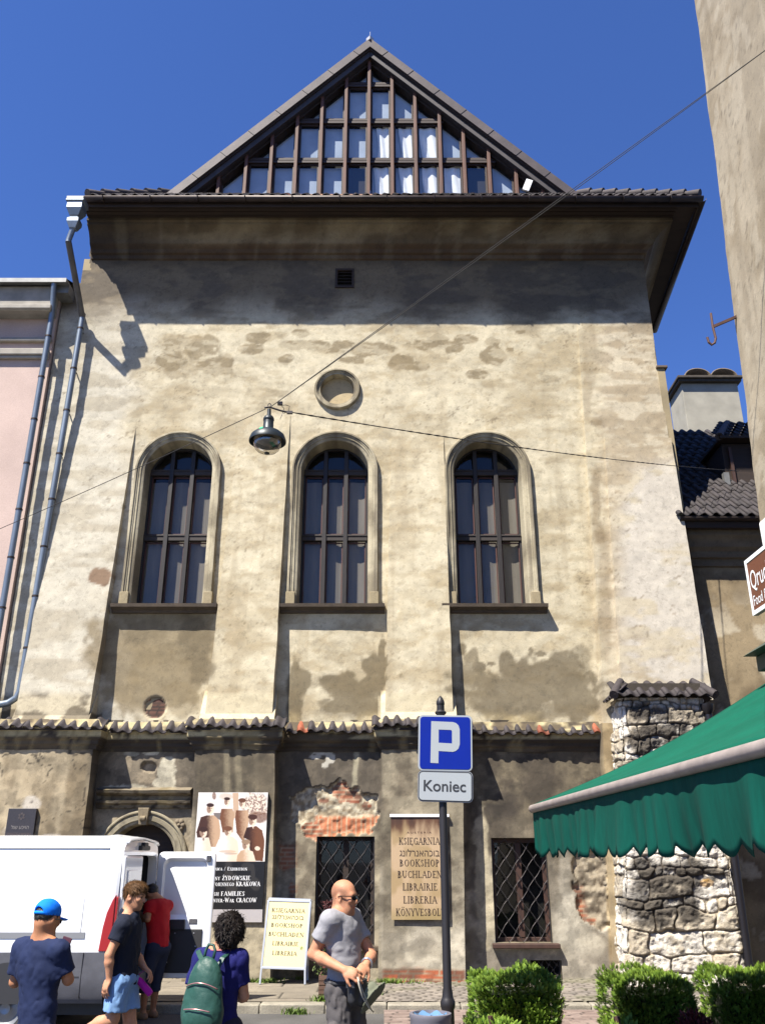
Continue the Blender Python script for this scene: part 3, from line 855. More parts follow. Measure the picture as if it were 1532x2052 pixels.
b = MB()
y0, z0, y1, z1 = 15.40, 15.74, 17.02, 17.22
sl = Vector((0, y0 - y1, z0 - z1)); slen = sl.length; sd = sl.normalized()
rows = 6; tw = .235
for r_ in range(rows):
    tt = r_ / rows
    yy, zz = y1 + (y0 - y1) * tt, z1 + (z0 - z1) * tt
    xl = -5.3 + (-6.62 + 5.3) * (tt + .5 / rows); xr = 4.95 + (7.1 - 4.95) * (tt + .5 / rows)
    x = xl
    while x < xr - .1:
        tile(b, (x, yy, zz + random.uniform(-.004, .004)), (1, 0, random.uniform(-.015, .015)), sd, tw, slen / rows * 1.13, tcol(.01)); x += tw
b.build('roof_tiles', M_tile, syn, smooth=50, solid=.016)
b = MB()
b.add([(-6.62, 15.42, 15.66), (7.08, 15.42, 15.66), (4.95, 17.05, 17.16), (-5.3, 17.05, 17.16)], [(0, 1, 2, 3)])
b.add([(7.08, 15.42, 15.66), (7.52, 20.6, 15.66), (5.4, 20.6, 17.16), (4.95, 17.05, 17.16)], [(0, 1, 2, 3)])
b.add([(-6.62, 15.42, 15.66), (-5.3, 17.05, 17.16), (-5.3, 19.7, 17.16), (-6.62, 19.7, 15.66)], [(0, 1, 2, 3)])
b.build('roof_slope', M_tile, syn)
b = MB()
def hip(b, p0, p1, n):
    p0 = Vector(p0); p1 = Vector(p1); t = (p1 - p0) / n
    for i in range(n):
        a = p0 + t * i; c = a + t * 1.12
        a = a + Vector((0, 0, .07)); c = c + Vector((0, 0, .025))
        b.tube([a, c], [.105, .075], 10, col=tuple(np.array(tcol()) * 1.2))
for h_ in (((-6.6, 15.42, 15.76), (-5.2, 17.05, 17.28), 6), ((7.1, 15.42, 15.76), (4.85, 17.05, 17.28), 9)):
    b = MB(); hip(b, *h_); b.build('hip_tiles', M_tile, syn, smooth=40)

# ---- string course with its tiled top, stepping round the buttresses
XE = [at(162, 1690, YB).x + .12, at(391, 1500, YB).x - .02, at(550, 1500, YB).x + .02, at(765, 1500, YB).x - .02, at(926, 1500, YB).x + .02]
xa, xb, xc_, xd, xe = at(188, 1500, YB).x + .02, XE[1], XE[2], XE[3], XE[4]
LP = refine([(0, 3.82), (.02, 3.82), (.035, 3.88), (.065, 3.91), (.07, 3.97), (.105, 4.0), (.12, 4.03), (.12, 4.13), (.135, 4.14), (.135, 4.20), (0.02, 4.36)], 3)
def lcol(P):
    X, Y, Z = P[..., 0], P[..., 1], P[..., 2]
    n = fbm(X * 1.5 + Y, Z * 6, 4, 101); st = fbm(X * 6 + Y, Z * .5, 3, 102)
    C = mix(L_(104, 90, 68), L_(70, 60, 48), sst(.35, .6, n))
    C = mix(C, L_(206, 190, 146), sst(4.02, 4.05, Z) * sst(.46, .54, n * .6 + st * .4) * .9)
    C = mix(C, L_(150, 134, 98), sst(.58, .66, st) * .7)
    return C * (.8 + .4 * fbm(X * 9, Z * 9, 3, 103))[..., None]
def corner(x, y0, y1, sx): return [(x, y0, (sx, -1)), (x, y1, (sx, -1))]
path = [(-9.4, YB, (0, -1)), (xa - .001, YB, (1, -1)), (xa, W, (1, -1)), (xb, W, (-1, -1)), (xb, YB, (-1, -1)), (xc_, YB, (1, -1)), (xc_, W, (1, -1)), (xd, W, (-1, -1)), (xd, YB, (-1, -1)), (xe, YB, (1, -1)), (xe, W, (1, -1)), (at(1203, 1480, 16.4).x, W, (0, -1))]
def runs(path, prof):
    """straight runs with true mitres: offset directions stay constant along a run, the mitre only shortens or lengthens its ends"""
    O = np.array([p[0] for p in prof])[:, None]; Zp = np.array([p[1] for p in prof])[:, None]
    blocks = []
    for (x0, y0, d0), (x1, y1, d1) in zip(path[:-1], path[1:]):
        n = max(2, int(math.hypot(x1 - x0, y1 - y0) / .06)); t = np.linspace(0, 1, n)[None, :]
        A = np.stack([x0 + O * d0[0], y0 + O * d0[1]], -1); B = np.stack([x1 + O * d1[0], y1 + O * d1[1]], -1)
        Q = A * (1 - t[..., None]) + B * t[..., None]
        blocks.append(np.concatenate([Q, np.repeat(Zp[..., None], n, 1)], -1))
    return np.concatenate(blocks, 1)
P = runs(path, LP)
n = fbm(P[..., 0] * 3 + P[..., 1], P[..., 2] * 5, 4, 105) - .5
P[..., 2] += n * .03; P[..., 1] += n * .03
gridmesh('string_course', P, lcol(P), M_attr, syn, smooth=30)
b = MB()
for (x0, x1, yb_, zlow, red) in ((-9.4, xa + .16, YB, 0, .012), (xa + .16, xb - .16, W, -.02, .012), (xb - .16, xc_ + .16, YB, .02, .012), (xc_ + .16, xd - .16, W, -.02, .012), (xd - .16, xe + .16, YB, .03, .012), (xe + .16, 4.08, W, -.06, .012)):
    n = max(1, round((x1 - x0) / .205)); wt = (x1 - x0) / n
    for i in range(n):
        jz = random.uniform(-.02, .02); jy = random.uniform(-.02, .02)
        back = Vector((x0 + i * wt, W + .04 if yb_ == W else yb_ + .10, 4.385 + zlow + jz))
        front = Vector((x0 + i * wt, yb_ - .205 + jy * .7, 4.165 + zlow + jz))
        d = front - back
        tile(b, back, (1, 0, random.uniform(-.05, .05)), d.normalized(), wt, d.length, tcol(red), h=.034)
    b.box(x0, x1, yb_ - .13, yb_ + .05, 4.15, 4.19, col=lin(60, 48, 40, .5))
b.build('string_course_tiles', M_tile, syn, smooth=50, solid=.018)

# ---- the arched windows
M_sill = mat('window_sill', lin(96, 82, 66, .55), .85, var=.3, vscale=6, bump=.4)
M_winwood = mat('window_wood', lin(42, 31, 26, .40), .6, var=.35, vscale=8, stretch=(1, 1, .2), bump=.25)
M_winwood2 = mat('window_rail_wood', lin(74, 62, 54, .36), .7, var=.35, vscale=8, stretch=(.2, 1, 1))
M_glass = glass('window_glass', (.74, .74, .72), .02, .0)
M_blind = mat('grey_blind', lin(176, 168, 156, .62), .9, var=.25, vscale=2.0, stretch=(2.5, 1, .3))
M_dark = mat('dark_interior', (.012, .011, .010), .9)
M_redtrim = mat('glazing_bead', lin(96, 58, 48, .6), .6)

def arch_pts(cx, r, z0, zs, n=28):
    P = [(cx - r, z0, -1, 0), (cx - r, .5 * (z0 + zs), -1, 0)]
    for i in range(n + 1):
        a = math.pi - math.pi * i / n
        P.append((cx + r * math.cos(a), zs + r * math.sin(a), math.cos(a), math.sin(a)))
    P += [(cx + r, .5 * (z0 + zs), 1, 0), (cx + r, z0, 1, 0)]
    return P

def scol(P):
    X, Y, Z = P[..., 0], P[..., 1], P[..., 2]
    n = fbm(X * 2.5, Z * 1.5, 4, 111); st = fbm(X * 12, Z * .8, 3, 112)
    C = mix(L_(202, 190, 160), L_(156, 144, 118), sst(.4, .62, n))
    C = mix(C, L_(112, 101, 84), sst(.55, .68, st) * .6)
    return C * (.8 + .4 * fbm(X * 9, Z * 9, 3, 113))[..., None]

def arched_window(cx, hw, z0, zs):
    f = bpy.data.objects.new('arched_window', None); link(f, syn)
    prof = [(.195, .02), (.195, -.08), (.18, -.10), (.15, -.10), (.14, -.075), (.115, -.075), (.105, -.06), (.07, -.06), (.06, -.04), (.01, -.03), (0, -.02), (-.015, .20), (-.02, .34)]
    base = arch_pts(cx, hw, z0, zs, 40)
    # densify the jambs for the weathering colours
    pts = []
    for i in range(len(base) - 1):
        a, b_ = base[i], base[i + 1]; k = 12 if abs(a[1] - b_[1]) > .8 else 1
        for j in range(k): pts.append(tuple(a[q] + (b_[q] - a[q]) * j / k for q in range(4)))
    pts.append(base[-1])
    P = np.zeros((len(prof), len(pts), 3))
    for i, (o, y) in enumerate(prof):
        for j, (x, z, nx, nz) in enumerate(pts): P[i, j] = (x + nx * o, W + y, z + nz * o)
    gridmesh('surround', P, scol(P), M_attr, f, smooth=40)
    for s in (-1, 1):
        b = MB()
        xa_, xb_ = sorted((cx + s * (hw + .03), cx + s * (hw + .21)))
        b.box(xa_, xb_, W - .115, W + .01, z0, z0 + .26, col=tuple(L_(176, 160, 126)))
        b.build('surround_foot', M_attr, f, bevel=.012)
    b = MB()
    xl, xr = cx - hw - .33, cx + hw + .33
    pr = [(.0, z0 - .16), (-.06, z0 - .155), (-.08, z0 - .11), (-.17, z0 - .08), (-.20, z0 - .07), (-.21, z0 - .005), (0, z0 + .02)]
    b.sweep([[(xl + (0.02 if i == 0 else 0), W + o, z) for o, z in pr] for i in (1,)] + [[(xr, W + o, z) for o, z in pr]], caps=True)
    b.build('sill', M_sill, f, fixn=True)
    # frame: outer ring, two mullions, two rails
    r = hw - .018; b = MB()
    rings = []
    for x, z, nx, nz in arch_pts(cx, r, z0 + .0, zs, 30):
        rings.append([(x + nx * .03, W + .33, z + nz * .03), (x - nx * .04, W + .33, z - nz * .04), (x - nx * .05, W + .37, z - nz * .05), (x - nx * .05, W + .42, z - nz * .05)])
    b.sweep(rings)
    b.box(cx - r, cx + r, W + .33, W + .42, z0, z0 + .07)
    rt = r - .05
    for mx in (-.218, .218):
        top = zs + math.sqrt(rt * rt - mx * mx)
        b.box(cx + mx - .043, cx + mx + .043, W + .28, W + .40, z0 + .02, top)
    b.build('frame', M_winwood, f, bevel=.006)
    for zr in (9.60, 8.13):
        b = MB()
        b.box(cx - r + .01, cx + r - .01, W + .305, W + .395, zr - .06, zr + .06)
        b.box(cx - r + .01, cx + r - .01, W + .29, W + .395, zr + .035, zr + .07)
        b.build('rail', M_winwood2, f, bevel=.006)
    b = MB()
    cols = ((-r + .045, -.27), (-.166, .166), (.27, r - .045))
    for (xa_, xb_) in cols:
        for za, zb in ((z0 + .08, 8.05), (8.22, 9.52)):
            for q in ((xa_, xa_ + .022, za, zb), (xb_ - .022, xb_, za, zb), (xa_, xb_, za, za + .022), (xa_, xb_, zb - .022, zb)):
                b.box(cx + q[0], cx + q[1], W + .375, W + .40, q[2], q[3])
    b.build('glazing_bead', M_redtrim, f)
    b = MB(); ring = [(x, W + .405 + .0 * i, z) for i, (x, z, _, _) in enumerate(arch_pts(cx, r - .01, z0 + .02, zs, 24))]
    b.add(ring, [tuple(range(len(ring)))])
    b.build('pane', M_glass, f)
    b = MB()
    for k, (xa_, xb_) in enumerate(cols):
        g0, g1 = xa_ - .06, xb_ + .06
        V = []; n = 10
        for i in range(n + 1):
            t = i / n
            V += [(cx + g0 + (g1 - g0) * t, W + .50 + .012 * math.sin(t * 9 + k), z0), (cx + g0 + (g1 - g0) * t, W + .50 + .012 * math.sin(t * 9 + k), 9.45)]
        b.add(V, [(2 * i, 2 * i + 2, 2 * i + 3, 2 * i + 1) for i in range(n)])
    b.build('blind', M_blind, f)
    b = MB(); b.box(cx - hw - .1, cx + hw + .1, W + .56, W + .60, z0 - .1, zs + hw + .1)
    b.build('dark_room', M_dark, f)
    return f
for a in ARCH: arched_window(*a)

# ---- oculus
b = MB()
prof = [(.50, .02), (.50, -.05), (.48, -.08), (.45, -.08), (.44, -.05), (.42, -.05), (.405, -.03), (.37, -.03), (.36, .0), (.355, .16)]
P = np.zeros((len(prof), 49, 3))
for i, (r, y) in enumerate(prof):
    for j in range(49):
        a = math.pi - 2 * math.pi * j / 48
        P[i, j] = (OC[0] + r * math.cos(a), W + y, OC[1] + r * math.sin(a))
oc = bpy.data.objects.new('round_niche', None); link(oc, syn)
def occol(P): return scol(P) * .9
gridmesh('niche_moulding', P, occol(P), M_attr, oc, smooth=40)
b = MB(); b.lathe([(0.001, 0), (.37, 0)], (OC[0], W + .14, OC[1]), 32, axis='y', col=tuple(L_(206, 186, 146)), caps=False); b.build('niche_back', M_attr, oc)
# ---- vent under the eaves
v = bpy.data.objects.new('vent', None); link(v, syn)
b = MB(); b.box(-1.04, -.69, W + .1, W + .12, 14.1, 14.6); b.build('vent_recess', M_dark, v)
b = MB()
for x0, x1, z0, z1 in ((-1.08, -1.03, 14.08, 14.6), (-.70, -.65, 14.08, 14.6), (-1.03, -.70, 14.08, 14.13), (-1.03, -.70, 14.55, 14.6)): b.box(x0, x1, W - .03, W + .1, z0, z1)
for i in range(5): b.hexa([(-1.03, W + .0, 14.16 + i * .085), (-.70, W + .0, 14.16 + i * .085), (-.70, W + .08, 14.20 + i * .085), (-1.03, W + .08, 14.20 + i * .085), (-1.03, W + .0, 14.172 + i * .085), (-.70, W + .0, 14.172 + i * .085), (-.70, W + .08, 14.212 + i * .085), (-1.03, W + .08, 14.212 + i * .085)])
b.build('vent_louvre', M_darkwood, v)

# ---- ground-floor windows with diamond grilles
M_iron = mat('wrought_iron', lin(66, 62, 62, .9), .55, metal=.6, var=.3, vscale=20)
M_reveal = mat('reveal_plaster', lin(150, 136, 110, .55), .9, var=.4, vscale=4, bump=.4)
M_brownwood = mat('brown_wood', lin(96, 66, 54, .42), .6, var=.3, vscale=8, stretch=(1, 1, .2))
def grilled(x0, x1, z0, z1, depth, bars, sill, nx, nz, frame=True):
    f = bpy.data.objects.new('grilled_window' if sill else 'cellar_grating', None); link(f, syn)
    g = .03; b = MB()
    Q = [(x0 - g, W - .005, z0 - g), (x1 + g, W - .005, z0 - g), (x1 + g, W - .005, z1 + g), (x0 - g, W - .005, z1 + g)]
    q = [(x0, W + depth, z0), (x1, W + depth, z0), (x1, W + depth, z1), (x0, W + depth, z1)]
    Q = [(x0, W + .01, z0), (x1, W + .01, z0), (x1, W + .01, z1), (x0, W + .01, z1)]
    b.sweep([Q, q], closed=True); b.build('reveal', M_reveal, f)
    b = MB(); b.box(x0 - .1, x1 + .1, W + depth + .25, W + depth + .28, z0 - .1, z1 + .1); b.build('dark_room', M_dark, f)
    if frame:
        b = MB(); t = .07; yd = W + depth - .06
        b.box(x0, x0 + t, yd, yd + .06, z0, z1); b.box(x1 - t, x1, yd, yd + .06, z0, z1)
        b.box(x0 + t, x1 - t, yd, yd + .06, z0, z0 + t); b.box(x0 + t, x1 - t, yd, yd + .06, z1 - t, z1)
        xm = .5 * (x0 + x1); b.box(xm - .05, xm + .05, yd - .01, yd + .06, z0 + t, z1 - t)
        b.build('frame', M_brownwood if bars == 'brown' else M_darkwood, f, bevel=.006)
        b = MB(); b.add([(x0, yd + .04, z0), (x1, yd + .04, z0), (x1, yd + .04, z1), (x0, yd + .04, z1)], [(0, 1, 2, 3)]); b.build('pane', M_glass, f)
    # lattice
    b = MB(); yg = W + .06; dx = (x1 - x0) / nx; dz = (z1 - z0) / nz
    def zig(sgn, k0):
        for k in range(-nx - nz * 2, nx * 2 + nz * 2):
            a = (x0 + k * dx, z0); c = (a[0] + sgn * dx * nz / 1, z1)
            # clip to the opening
            t0, t1 = 0, 1; ddx = c[0] - a[0]
            for lo, hi in (((x0 - a[0]) / ddx, (x1 - a[0]) / ddx),):
                lo, hi = min(lo, hi), max(lo, hi); t0 = max(t0, lo); t1 = min(t1, hi)
            if t1 - t0 < .02: continue
            N = max(2, int((t1 - t0) * nz * 4)); pts = []
            for i in range(N + 1):
                t = t0 + (t1 - t0) * i / N
                w_ = math.sin(t * nz * 2 * math.pi) * .012
                pts.append((a[0] + ddx * t + w_, yg + sgn * .009, z0 + (z1 - z0) * t))
            b.tube(pts, .0065, 5)
    zig(1, 0); zig(-1, 0)
    for i in range(nx + 1):
        for j in range(2 * nz + 1):
            xk = x0 + i * dx * 1 + (0 if j % 2 == 0 else dx / 2); zk = z0 + j * dz / 2
            if x0 + .02 < xk < x1 - .02 and z0 + .02 < zk < z1 - .02: b.box(xk - .017, xk + .017, yg - .024, yg + .024, zk - .014, zk + .014)
    for q in ((x0 + .004, x0 + .022), (x1 - .022, x1 - .004)): b.box(q[0], q[1], yg - .012, yg + .012, z0, z1)
    b.build('grille', M_iron, f)
    if sill:
        b = MB(); b.box(x0 - .06, x1 + .1, W - .14, W + .08, z0 - .08, z0 - .005); b.build('sill', M_brownwood if bars == 'brown' else M_sill, f, bevel=.012)
    return f
grilled(-1.16, -.14, .62, 2.36, .26, 'dark', True, 4, 5)
grilled(1.93, 2.91, .66, 2.33, .26, 'brown', True, 4, 5)
grilled(2.50, 3.02, .08, .40, .15, 'dark', False, 4, 2, False)

# ---- doorway: arch ring, keystone, entablature, dark leaf
dr = bpy.data.objects.new('doorway', None); link(dr, syn)
prof = [(.22, .02), (.22, -.06), (.20, -.08), (.18, -.08), (.17, -.05), (.14, -.05), (.13, -.07), (.06, -.07), (.05, -.045), (.03, -.045), (.0, -.03), (-.01, .3)]
pts = arch_pts(DOOR[0], DOOR[1], .12, DOOR[2], 36)
P = np.zeros((len(prof), len(pts), 3))
for i, (o, y) in enumerate(prof):
    for j, (x, z, nx, nz) in enumerate(pts): P[i, j] = (x + nx * o, W + y, z + nz * o)
gridmesh('door_arch', P, scol(P) * .75, M_attr, dr, smooth=40)
b = MB(); c0 = tuple(L_(158, 142, 114))
kx = DOOR[0]; kz = DOOR[2] + DOOR[1]
b.hexa([(kx - .07, W - .12, kz - .03), (kx + .07, W - .12, kz - .03), (kx + .07, W, kz - .03), (kx - .07, W, kz - .03), (kx - .10, W - .14, kz + .26), (kx + .10, W - .14, kz + .26), (kx + .10, W, kz + .26), (kx - .10, W, kz + .26)], col=c0)
b.tube([(kx - .05, W - .13, kz + .08), (kx + .05, W - .13, kz + .08)], .045, 10, col=c0)
b.build('keystone', M_attr, dr, bevel=.012)
EP = refine([(0, 2.83), (.05, 2.84), (.06, 2.89), (.12, 2.92), (.13, 2.96), (.05, 2.97), (.05, 3.04), (.10, 3.06), (.16, 3.09), (.18, 3.14), (0, 3.2)], 2)
x0d, x1d = -5.14, -3.44
n = 40; t = np.linspace(0, 1, n)[None, :]; O = np.array([p[0] for p in EP])[:, None]; Zp = np.array([p[1] for p in EP])[:, None]
P = np.stack([x0d + (x1d - x0d) * t + 0 * O, W - O + 0 * t, Zp + 0 * t], -1)
P[..., 2] += (fbm(P[..., 0] * 5, P[..., 2] * 5, 3, 120) - .5) * .02
gridmesh('door_cornice', P, mix(lcol(P), L_(190, 176, 148), .35 * (fbm(P[..., 0] * 6, P[..., 2] * 20, 3, 121) > .5)), M_attr, dr, smooth=30)
b = MB(); b.box(-5.1, -3.5, W + .3, W + .34, .1, 2.7); b.build('door_leaf', M_darkwood, dr)
b = MB(); c1 = tuple(L_(140, 126, 104))
for k in range(6):
    a = k * math.pi / 3; b.lathe([(.0, -.05), (.035, -.045), (.05, -.02), (.05, .02)], (-3.63 + .065 * math.cos(a), W, 2.55 + .065 * math.sin(a)), 10, axis='y', col=c1, caps=False)
b.lathe([(.0, -.07), (.03, -.06), (.045, .02)], (-3.63, W, 2.55), 10, axis='y', col=c1, caps=False)
b.build('stone_rosette', M_attr, dr, smooth=True)

# ---- glazed wooden gable
gb = bpy.data.objects.new('gable', None); link(gb, syn)
YV = 16.80
ap = at(741, 76, YV); bl = at(327, 392, YV); brt = at(1160, 388, YV)
zb = min(bl.z, brt.z)
def rake(o, side):
    """point on the rake line moved inwards by o, as (x at z)"""
    p0 = bl if side < 0 else brt
    d = Vector((ap.x - p0.x, ap.z - p0.z)).normalized(); nrm = Vector((-d.y, d.x)) if side > 0 else Vector((d.y, -d.x))
    return Vector((p0.x, p0.z)) + nrm * o, d
def rake_x(o, side, z):
    p, d = rake(o, side); return p.x + d.x * (z - p.y) / d.y
def apex_z(o):
    p, d = rake(o, -1); q, e = rake(o, 1)
    # intersection
    A = np.array([[d.x, -e.x], [d.y, -e.y]]); t = np.linalg.solve(A, np.array([q.x - p.x, q.y - p.y]))
    return p.x + d.x * t[0], p.y + d.y * t[0]
def band(b, o0, o1, y0, y1, mi=0):
    x0, z0 = apex_z(o0); x1, z1 = apex_z(o1)
    for s in (-1, 1):
        P = [(rake_x(o0, s, zb), y0, zb), (x0, y0, z0), (x1, y0, z1), (rake_x(o1, s, zb), y0, zb)]
        b.poly(P, (0, y1 - y0, 0), mi)
M_verge = mat('verge_metal', lin(96, 84, 84, .5), .6, metal=.15, var=.35, vscale=3, var2=.2, v2scale=30, bump=.2, bscale=8, col2=None)
M_verge2 = mat('verge_metal_inner', lin(86, 78, 78, .45), .6, metal=.15, var=.3, vscale=3, bump=.2, bscale=8)
b = MB(); band(b, 0, .21, YV, YV + .5)
for s in (-1, 1):
    p, d = rake(0.0, s); L_len = (Vector((ap.x, ap.z)) - p).length; k = 1
    while k * .95 < L_len - .2:
        q = p + d * (k * .95); nn = Vector((d.y, -d.x)) if s < 0 else Vector((-d.y, d.x))
        a = Vector((q.x, YV - .004, q.y)); c = Vector((q.x + nn.x * .21, YV - .004, q.y + nn.y * .21))
        b.bar(a, c, .02, .012, up=(0, 1, 0), mi=1); k += 1
b.build('verge', [M_verge, M_verge2], gb)
b = MB(); band(b, .24, .385, YV + .10, YV + .36); b.build('inner_verge', M_verge2, gb, bevel=.012)
b = MB(); band(b, .20, .25, YV + .06, YV + .3); band(b, .37, .44, YV + .28, YV + .5); b.build('gable_soffit', M_darkwood, gb)
b = MB(); b.lathe([(.10, -.02), (.10, .10), (.02, .16), (.0, .17)], (ap.x, YV + .05, ap.z - .06), 4, caps=True)
b.tube([(ap.x, YV + .1, ap.z), (ap.x, YV + .1, ap.z + .34)], .008, 5)
b.build('ridge_cap', mat('zinc_cap', lin(200, 200, 200, .7), .4, metal=.5), gb)
# roof behind
b = MB()
P = [(bl.x, YV + .5, zb), (ap.x, YV + .5, ap.z), (brt.x, YV + .5, zb)]
for s, p0 in ((-1, bl), (1, brt)):
    b.add([(p0.x, YV + .05, zb), (ap.x, YV + .05, ap.z), (ap.x, 19.7, ap.z), (p0.x, 19.7, zb)], [(0, 1, 2, 3)])
b.build('upper_roof', M_verge, gb, solid=.05)
YG = YV + .40
M_mull = mat('gable_wood', lin(104, 62, 40, .62), .65, var=.35, vscale=10, stretch=(1, 1, .2), bump=.2)
MXP = [437, 490, 540, 590, 640, 690, 738, 786, 834, 884, 932, 982, 1035, 1086]
MX = [at(p, 385, YG - .12).x for p in MXP]
def ztop(x, o=.43):
    lo, hi = zb, ap.z
    for _ in range(40):
        m = .5 * (lo + hi)
        if rake_x(o, -1, m) < x < rake_x(o, 1, m): lo = m
        else: hi = m
    return lo
for x in MX:
    if ztop(x, .36) - zb < .2: continue
    b = MB(); b.box(x - .040, x + .040, YG - .20, YG, zb, ztop(x, .36)); b.build('gable_mullion', M_mull, gb, bevel=.008)
M_transom = mat('gable_transom_wood', lin(60, 42, 34, .65), .65, var=.3, vscale=8, stretch=(.2, 1, 1))
zt = [at(740, y, YG - .05).z for y in (322, 243, 170)]
for z in zt:
    b = MB(); xl, xr = rake_x(.43, -1, z), rake_x(.43, 1, z)
    b.box(xl, xr, YG - .08, YG + .05, z - .09, z - .02); b.box(xl, xr, YG - .06, YG + .05, z + .01, z + .08)
    b.build('gable_transom', M_transom, gb, bevel=.005)
b = MB()
b = MB(); edges = [rake_x(.43, -1, zb)] + MX + [rake_x(.43, 1, zb)]
lev = [zb] + zt + [ap.z]
# sash frames round every pane, and panes
pb = MB(); bb = MB(); db_ = MB()
dark = {(6, 0), (11, 0)}
for i in range(len(edges) - 1):
    for j in range(len(lev) - 1):
        x0, x1 = edges[i] + .06, edges[i + 1] - .06; z0 = lev[j] + .09; z1 = lev[j + 1] - .1
        if x1 - x0 < .1: continue
        def clipz(x): return min(z1, ztop(x, .50))
        za, zb_ = clipz(x0), clipz(x1)
        xm = .5 * (x0 + x1)
        if clipz(xm) - z0 < .06 and max(za, zb_) - z0 < .08: continue
        N = 8; top = [(x0 + (x1 - x0) * k / N, clipz(x0 + (x1 - x0) * k / N)) for k in range(N + 1)]
        top = [(x, max(z, z0)) for x, z in top]
        V = [(x0, YG + .02, z0), (x1, YG + .02, z0)] + [(x, YG + .02, z) for x, z in reversed(top)]
        pb.add(V, [tuple(range(len(V)))])
        tgt = MB() if (i, j) in dark else bb
        tgt.add([(p[0], YG + .12, p[2]) for p in V], [tuple(range(len(V)))])
        if tgt is not bb: tgt.build('gable_opening', M_dark, gb)
        f = .028
        b.box(x0 - .01, x0 + f, YG - .03, YG + .015, z0, max(za, z0 + .01)); b.box(x1 - f, x1 + .01, YG - .03, YG + .015, z0, max(zb_, z0 + .01)); b.box(x0, x1, YG - .03, YG + .015, z0 - .01, z0 + f)
        if za >= z1 - .001 and zb_ >= z1 - .001: b.box(x0, x1, YG - .03, YG + .015, z1 - f, z1)
b.build('gable_sash', M_transom, gb)
M_gglass = glass('gable_glass', (.92, .95, .98), .02, .08)
M_gblind = mat('pale_blind', lin(196, 206, 218, .7), .9, var=.15, vscale=2)
pb.build('gable_pane', M_gglass, gb); bb.build('gable_blind', M_gblind, gb)
b = MB(); band(b, .40, 3.2, YG + .14, YG + .16); b.build('gable_backing', M_dark, gb)
M_cloth = mat('white_curtain', (.8, .8, .78), .9, var=.1, vscale=4)
for (i, j, u0, u1, drop) in ((7, 1, .25, 1, 0), (8, 1, .3, 1, 0), (9, 1, .2, 1, 0), (7, 0, .1, .95, .05), (8, 0, .3, 1, .05), (9, 0, .3, .95, .1), (10, 0, .1, .95, .25)):
    x0, x1 = edges[i] + .07, edges[i + 1] - .07; z0 = lev[j] + .1; z1 = lev[j + 1] - .12
    b = MB(); n = 18; V = []
    for k in range(n + 1):
        u = k / n
        for q in range(7):
            v = q / 6
            w_ = u1 - (u1 - u0) * (1 - .55 * v * (1 if i % 2 else .2))
            uu = u0 + (u1 - u0) * u
            uu = uu + (.12 * math.sin(v * 2.5 + i)) * (1 - u)
            zlow = z0 + drop * (z1 - z0) * (1 + math.sin(u * math.pi) * -.8)
            V.append((x0 + (x1 - x0) * min(max(uu, 0), 1), YG + .070 + .020 * math.sin(u * 9 + v * 2.5 + i), zlow + (z1 - zlow) * v))
    b.add(V, [(k * 7 + q, (k + 1) * 7 + q, (k + 1) * 7 + q + 1, k * 7 + q + 1) for k in range(n) for q in range(6)])
    b.build('curtain', M_cloth, gb, smooth=True)
M_flash = mat('copper_flashing', lin(168, 128, 96, .7), .5, metal=.3, var=.35, vscale=6)
b = MB(); b.box(rake_x(.0, -1, zb) - .1, rake_x(0, 1, zb) + .1, YV - .06, YG + .02, zb - .10, zb + .0); b.build('gable_flashing', M_flash, gb, bevel=.01)
b = MB(); q = at(1057, 372, YV + .1); b.bar(q + Vector((-.07, 0, -.15)), q + Vector((.05, 0, .17)), .16, .05, up=(0, 1, 0)); b.build('white_board', mat('white_paint', (.8, .8, .8), .5), gb)

# ---- rainwater pipe at the left end
M_zinc = mat('zinc', lin(140, 152, 164, .62), .42, metal=.55, var=.2, vscale=6, stretch=(1, 1, .3))
M_zinc_d = mat('zinc_old', lin(112, 106, 98, .7), .5, metal=.4, var=.3, vscale=6)
dp = bpy.data.objects.new('downpipe', None); link(dp, syn)
h0 = at(156, 405, 15.25); 
b = MB()
hx, hy, hz = h0
def sq(w_, d, z): return [(hx - w_ / 2, hy - d / 2, z), (hx + w_ / 2, hy - d / 2, z), (hx + w_ / 2, hy + d / 2, z), (hx - w_ / 2, hy + d / 2, z)]
b.sweep([sq(.34, .30, hz + .02), sq(.36, .32, hz - .02), sq(.40, .36, hz - .08), sq(.33, .30, hz - .10), sq(.34, .31, hz - .26), sq(.20, .18, hz - .42), sq(.15, .14, hz - .44), sq(.26, .24, hz - .52), sq(.26, .24, hz - .60), sq(.15, .15, hz - .74), sq(.13, .13, hz - .76)], closed=True, caps=True)
b.build('hopper', M_zinc, dp, bevel=.008)
b = MB(); b.box(hx - .19, hx + .19, hy - .17, hy + .17, hz - .075, hz + .03); b.build('hopper_rim', mat('zinc_light', lin(170, 172, 172, .36), .5, metal=.2), dp, bevel=.01)
PX = -6.80; PYc = W - .2
p1 = Vector((hx - .01, hy, hz - .74)); p2 = at(137, 486, 15.3); p3 = at(166, 632, PYc)
b = MB(); b.tube([p1, (p2.x, p2.y, p2.z + .06), p2], .062, 14); b.build('pipe_stub', M_zinc, dp, smooth=50)
b = MB(); b.tube([p2 + Vector((0, -.0, .03)), p3 + Vector((0, 0, -.05))], .066, 14); b.build('swan_neck', M_zinc_d, dp, smooth=50)
zk = at(40, 1385, PYc).z; PX = at(40, 1385, PYc).x; PT = p3.x
def pxz(z): return PX + (PT - PX) * (z - zk) / (p3.z - zk)
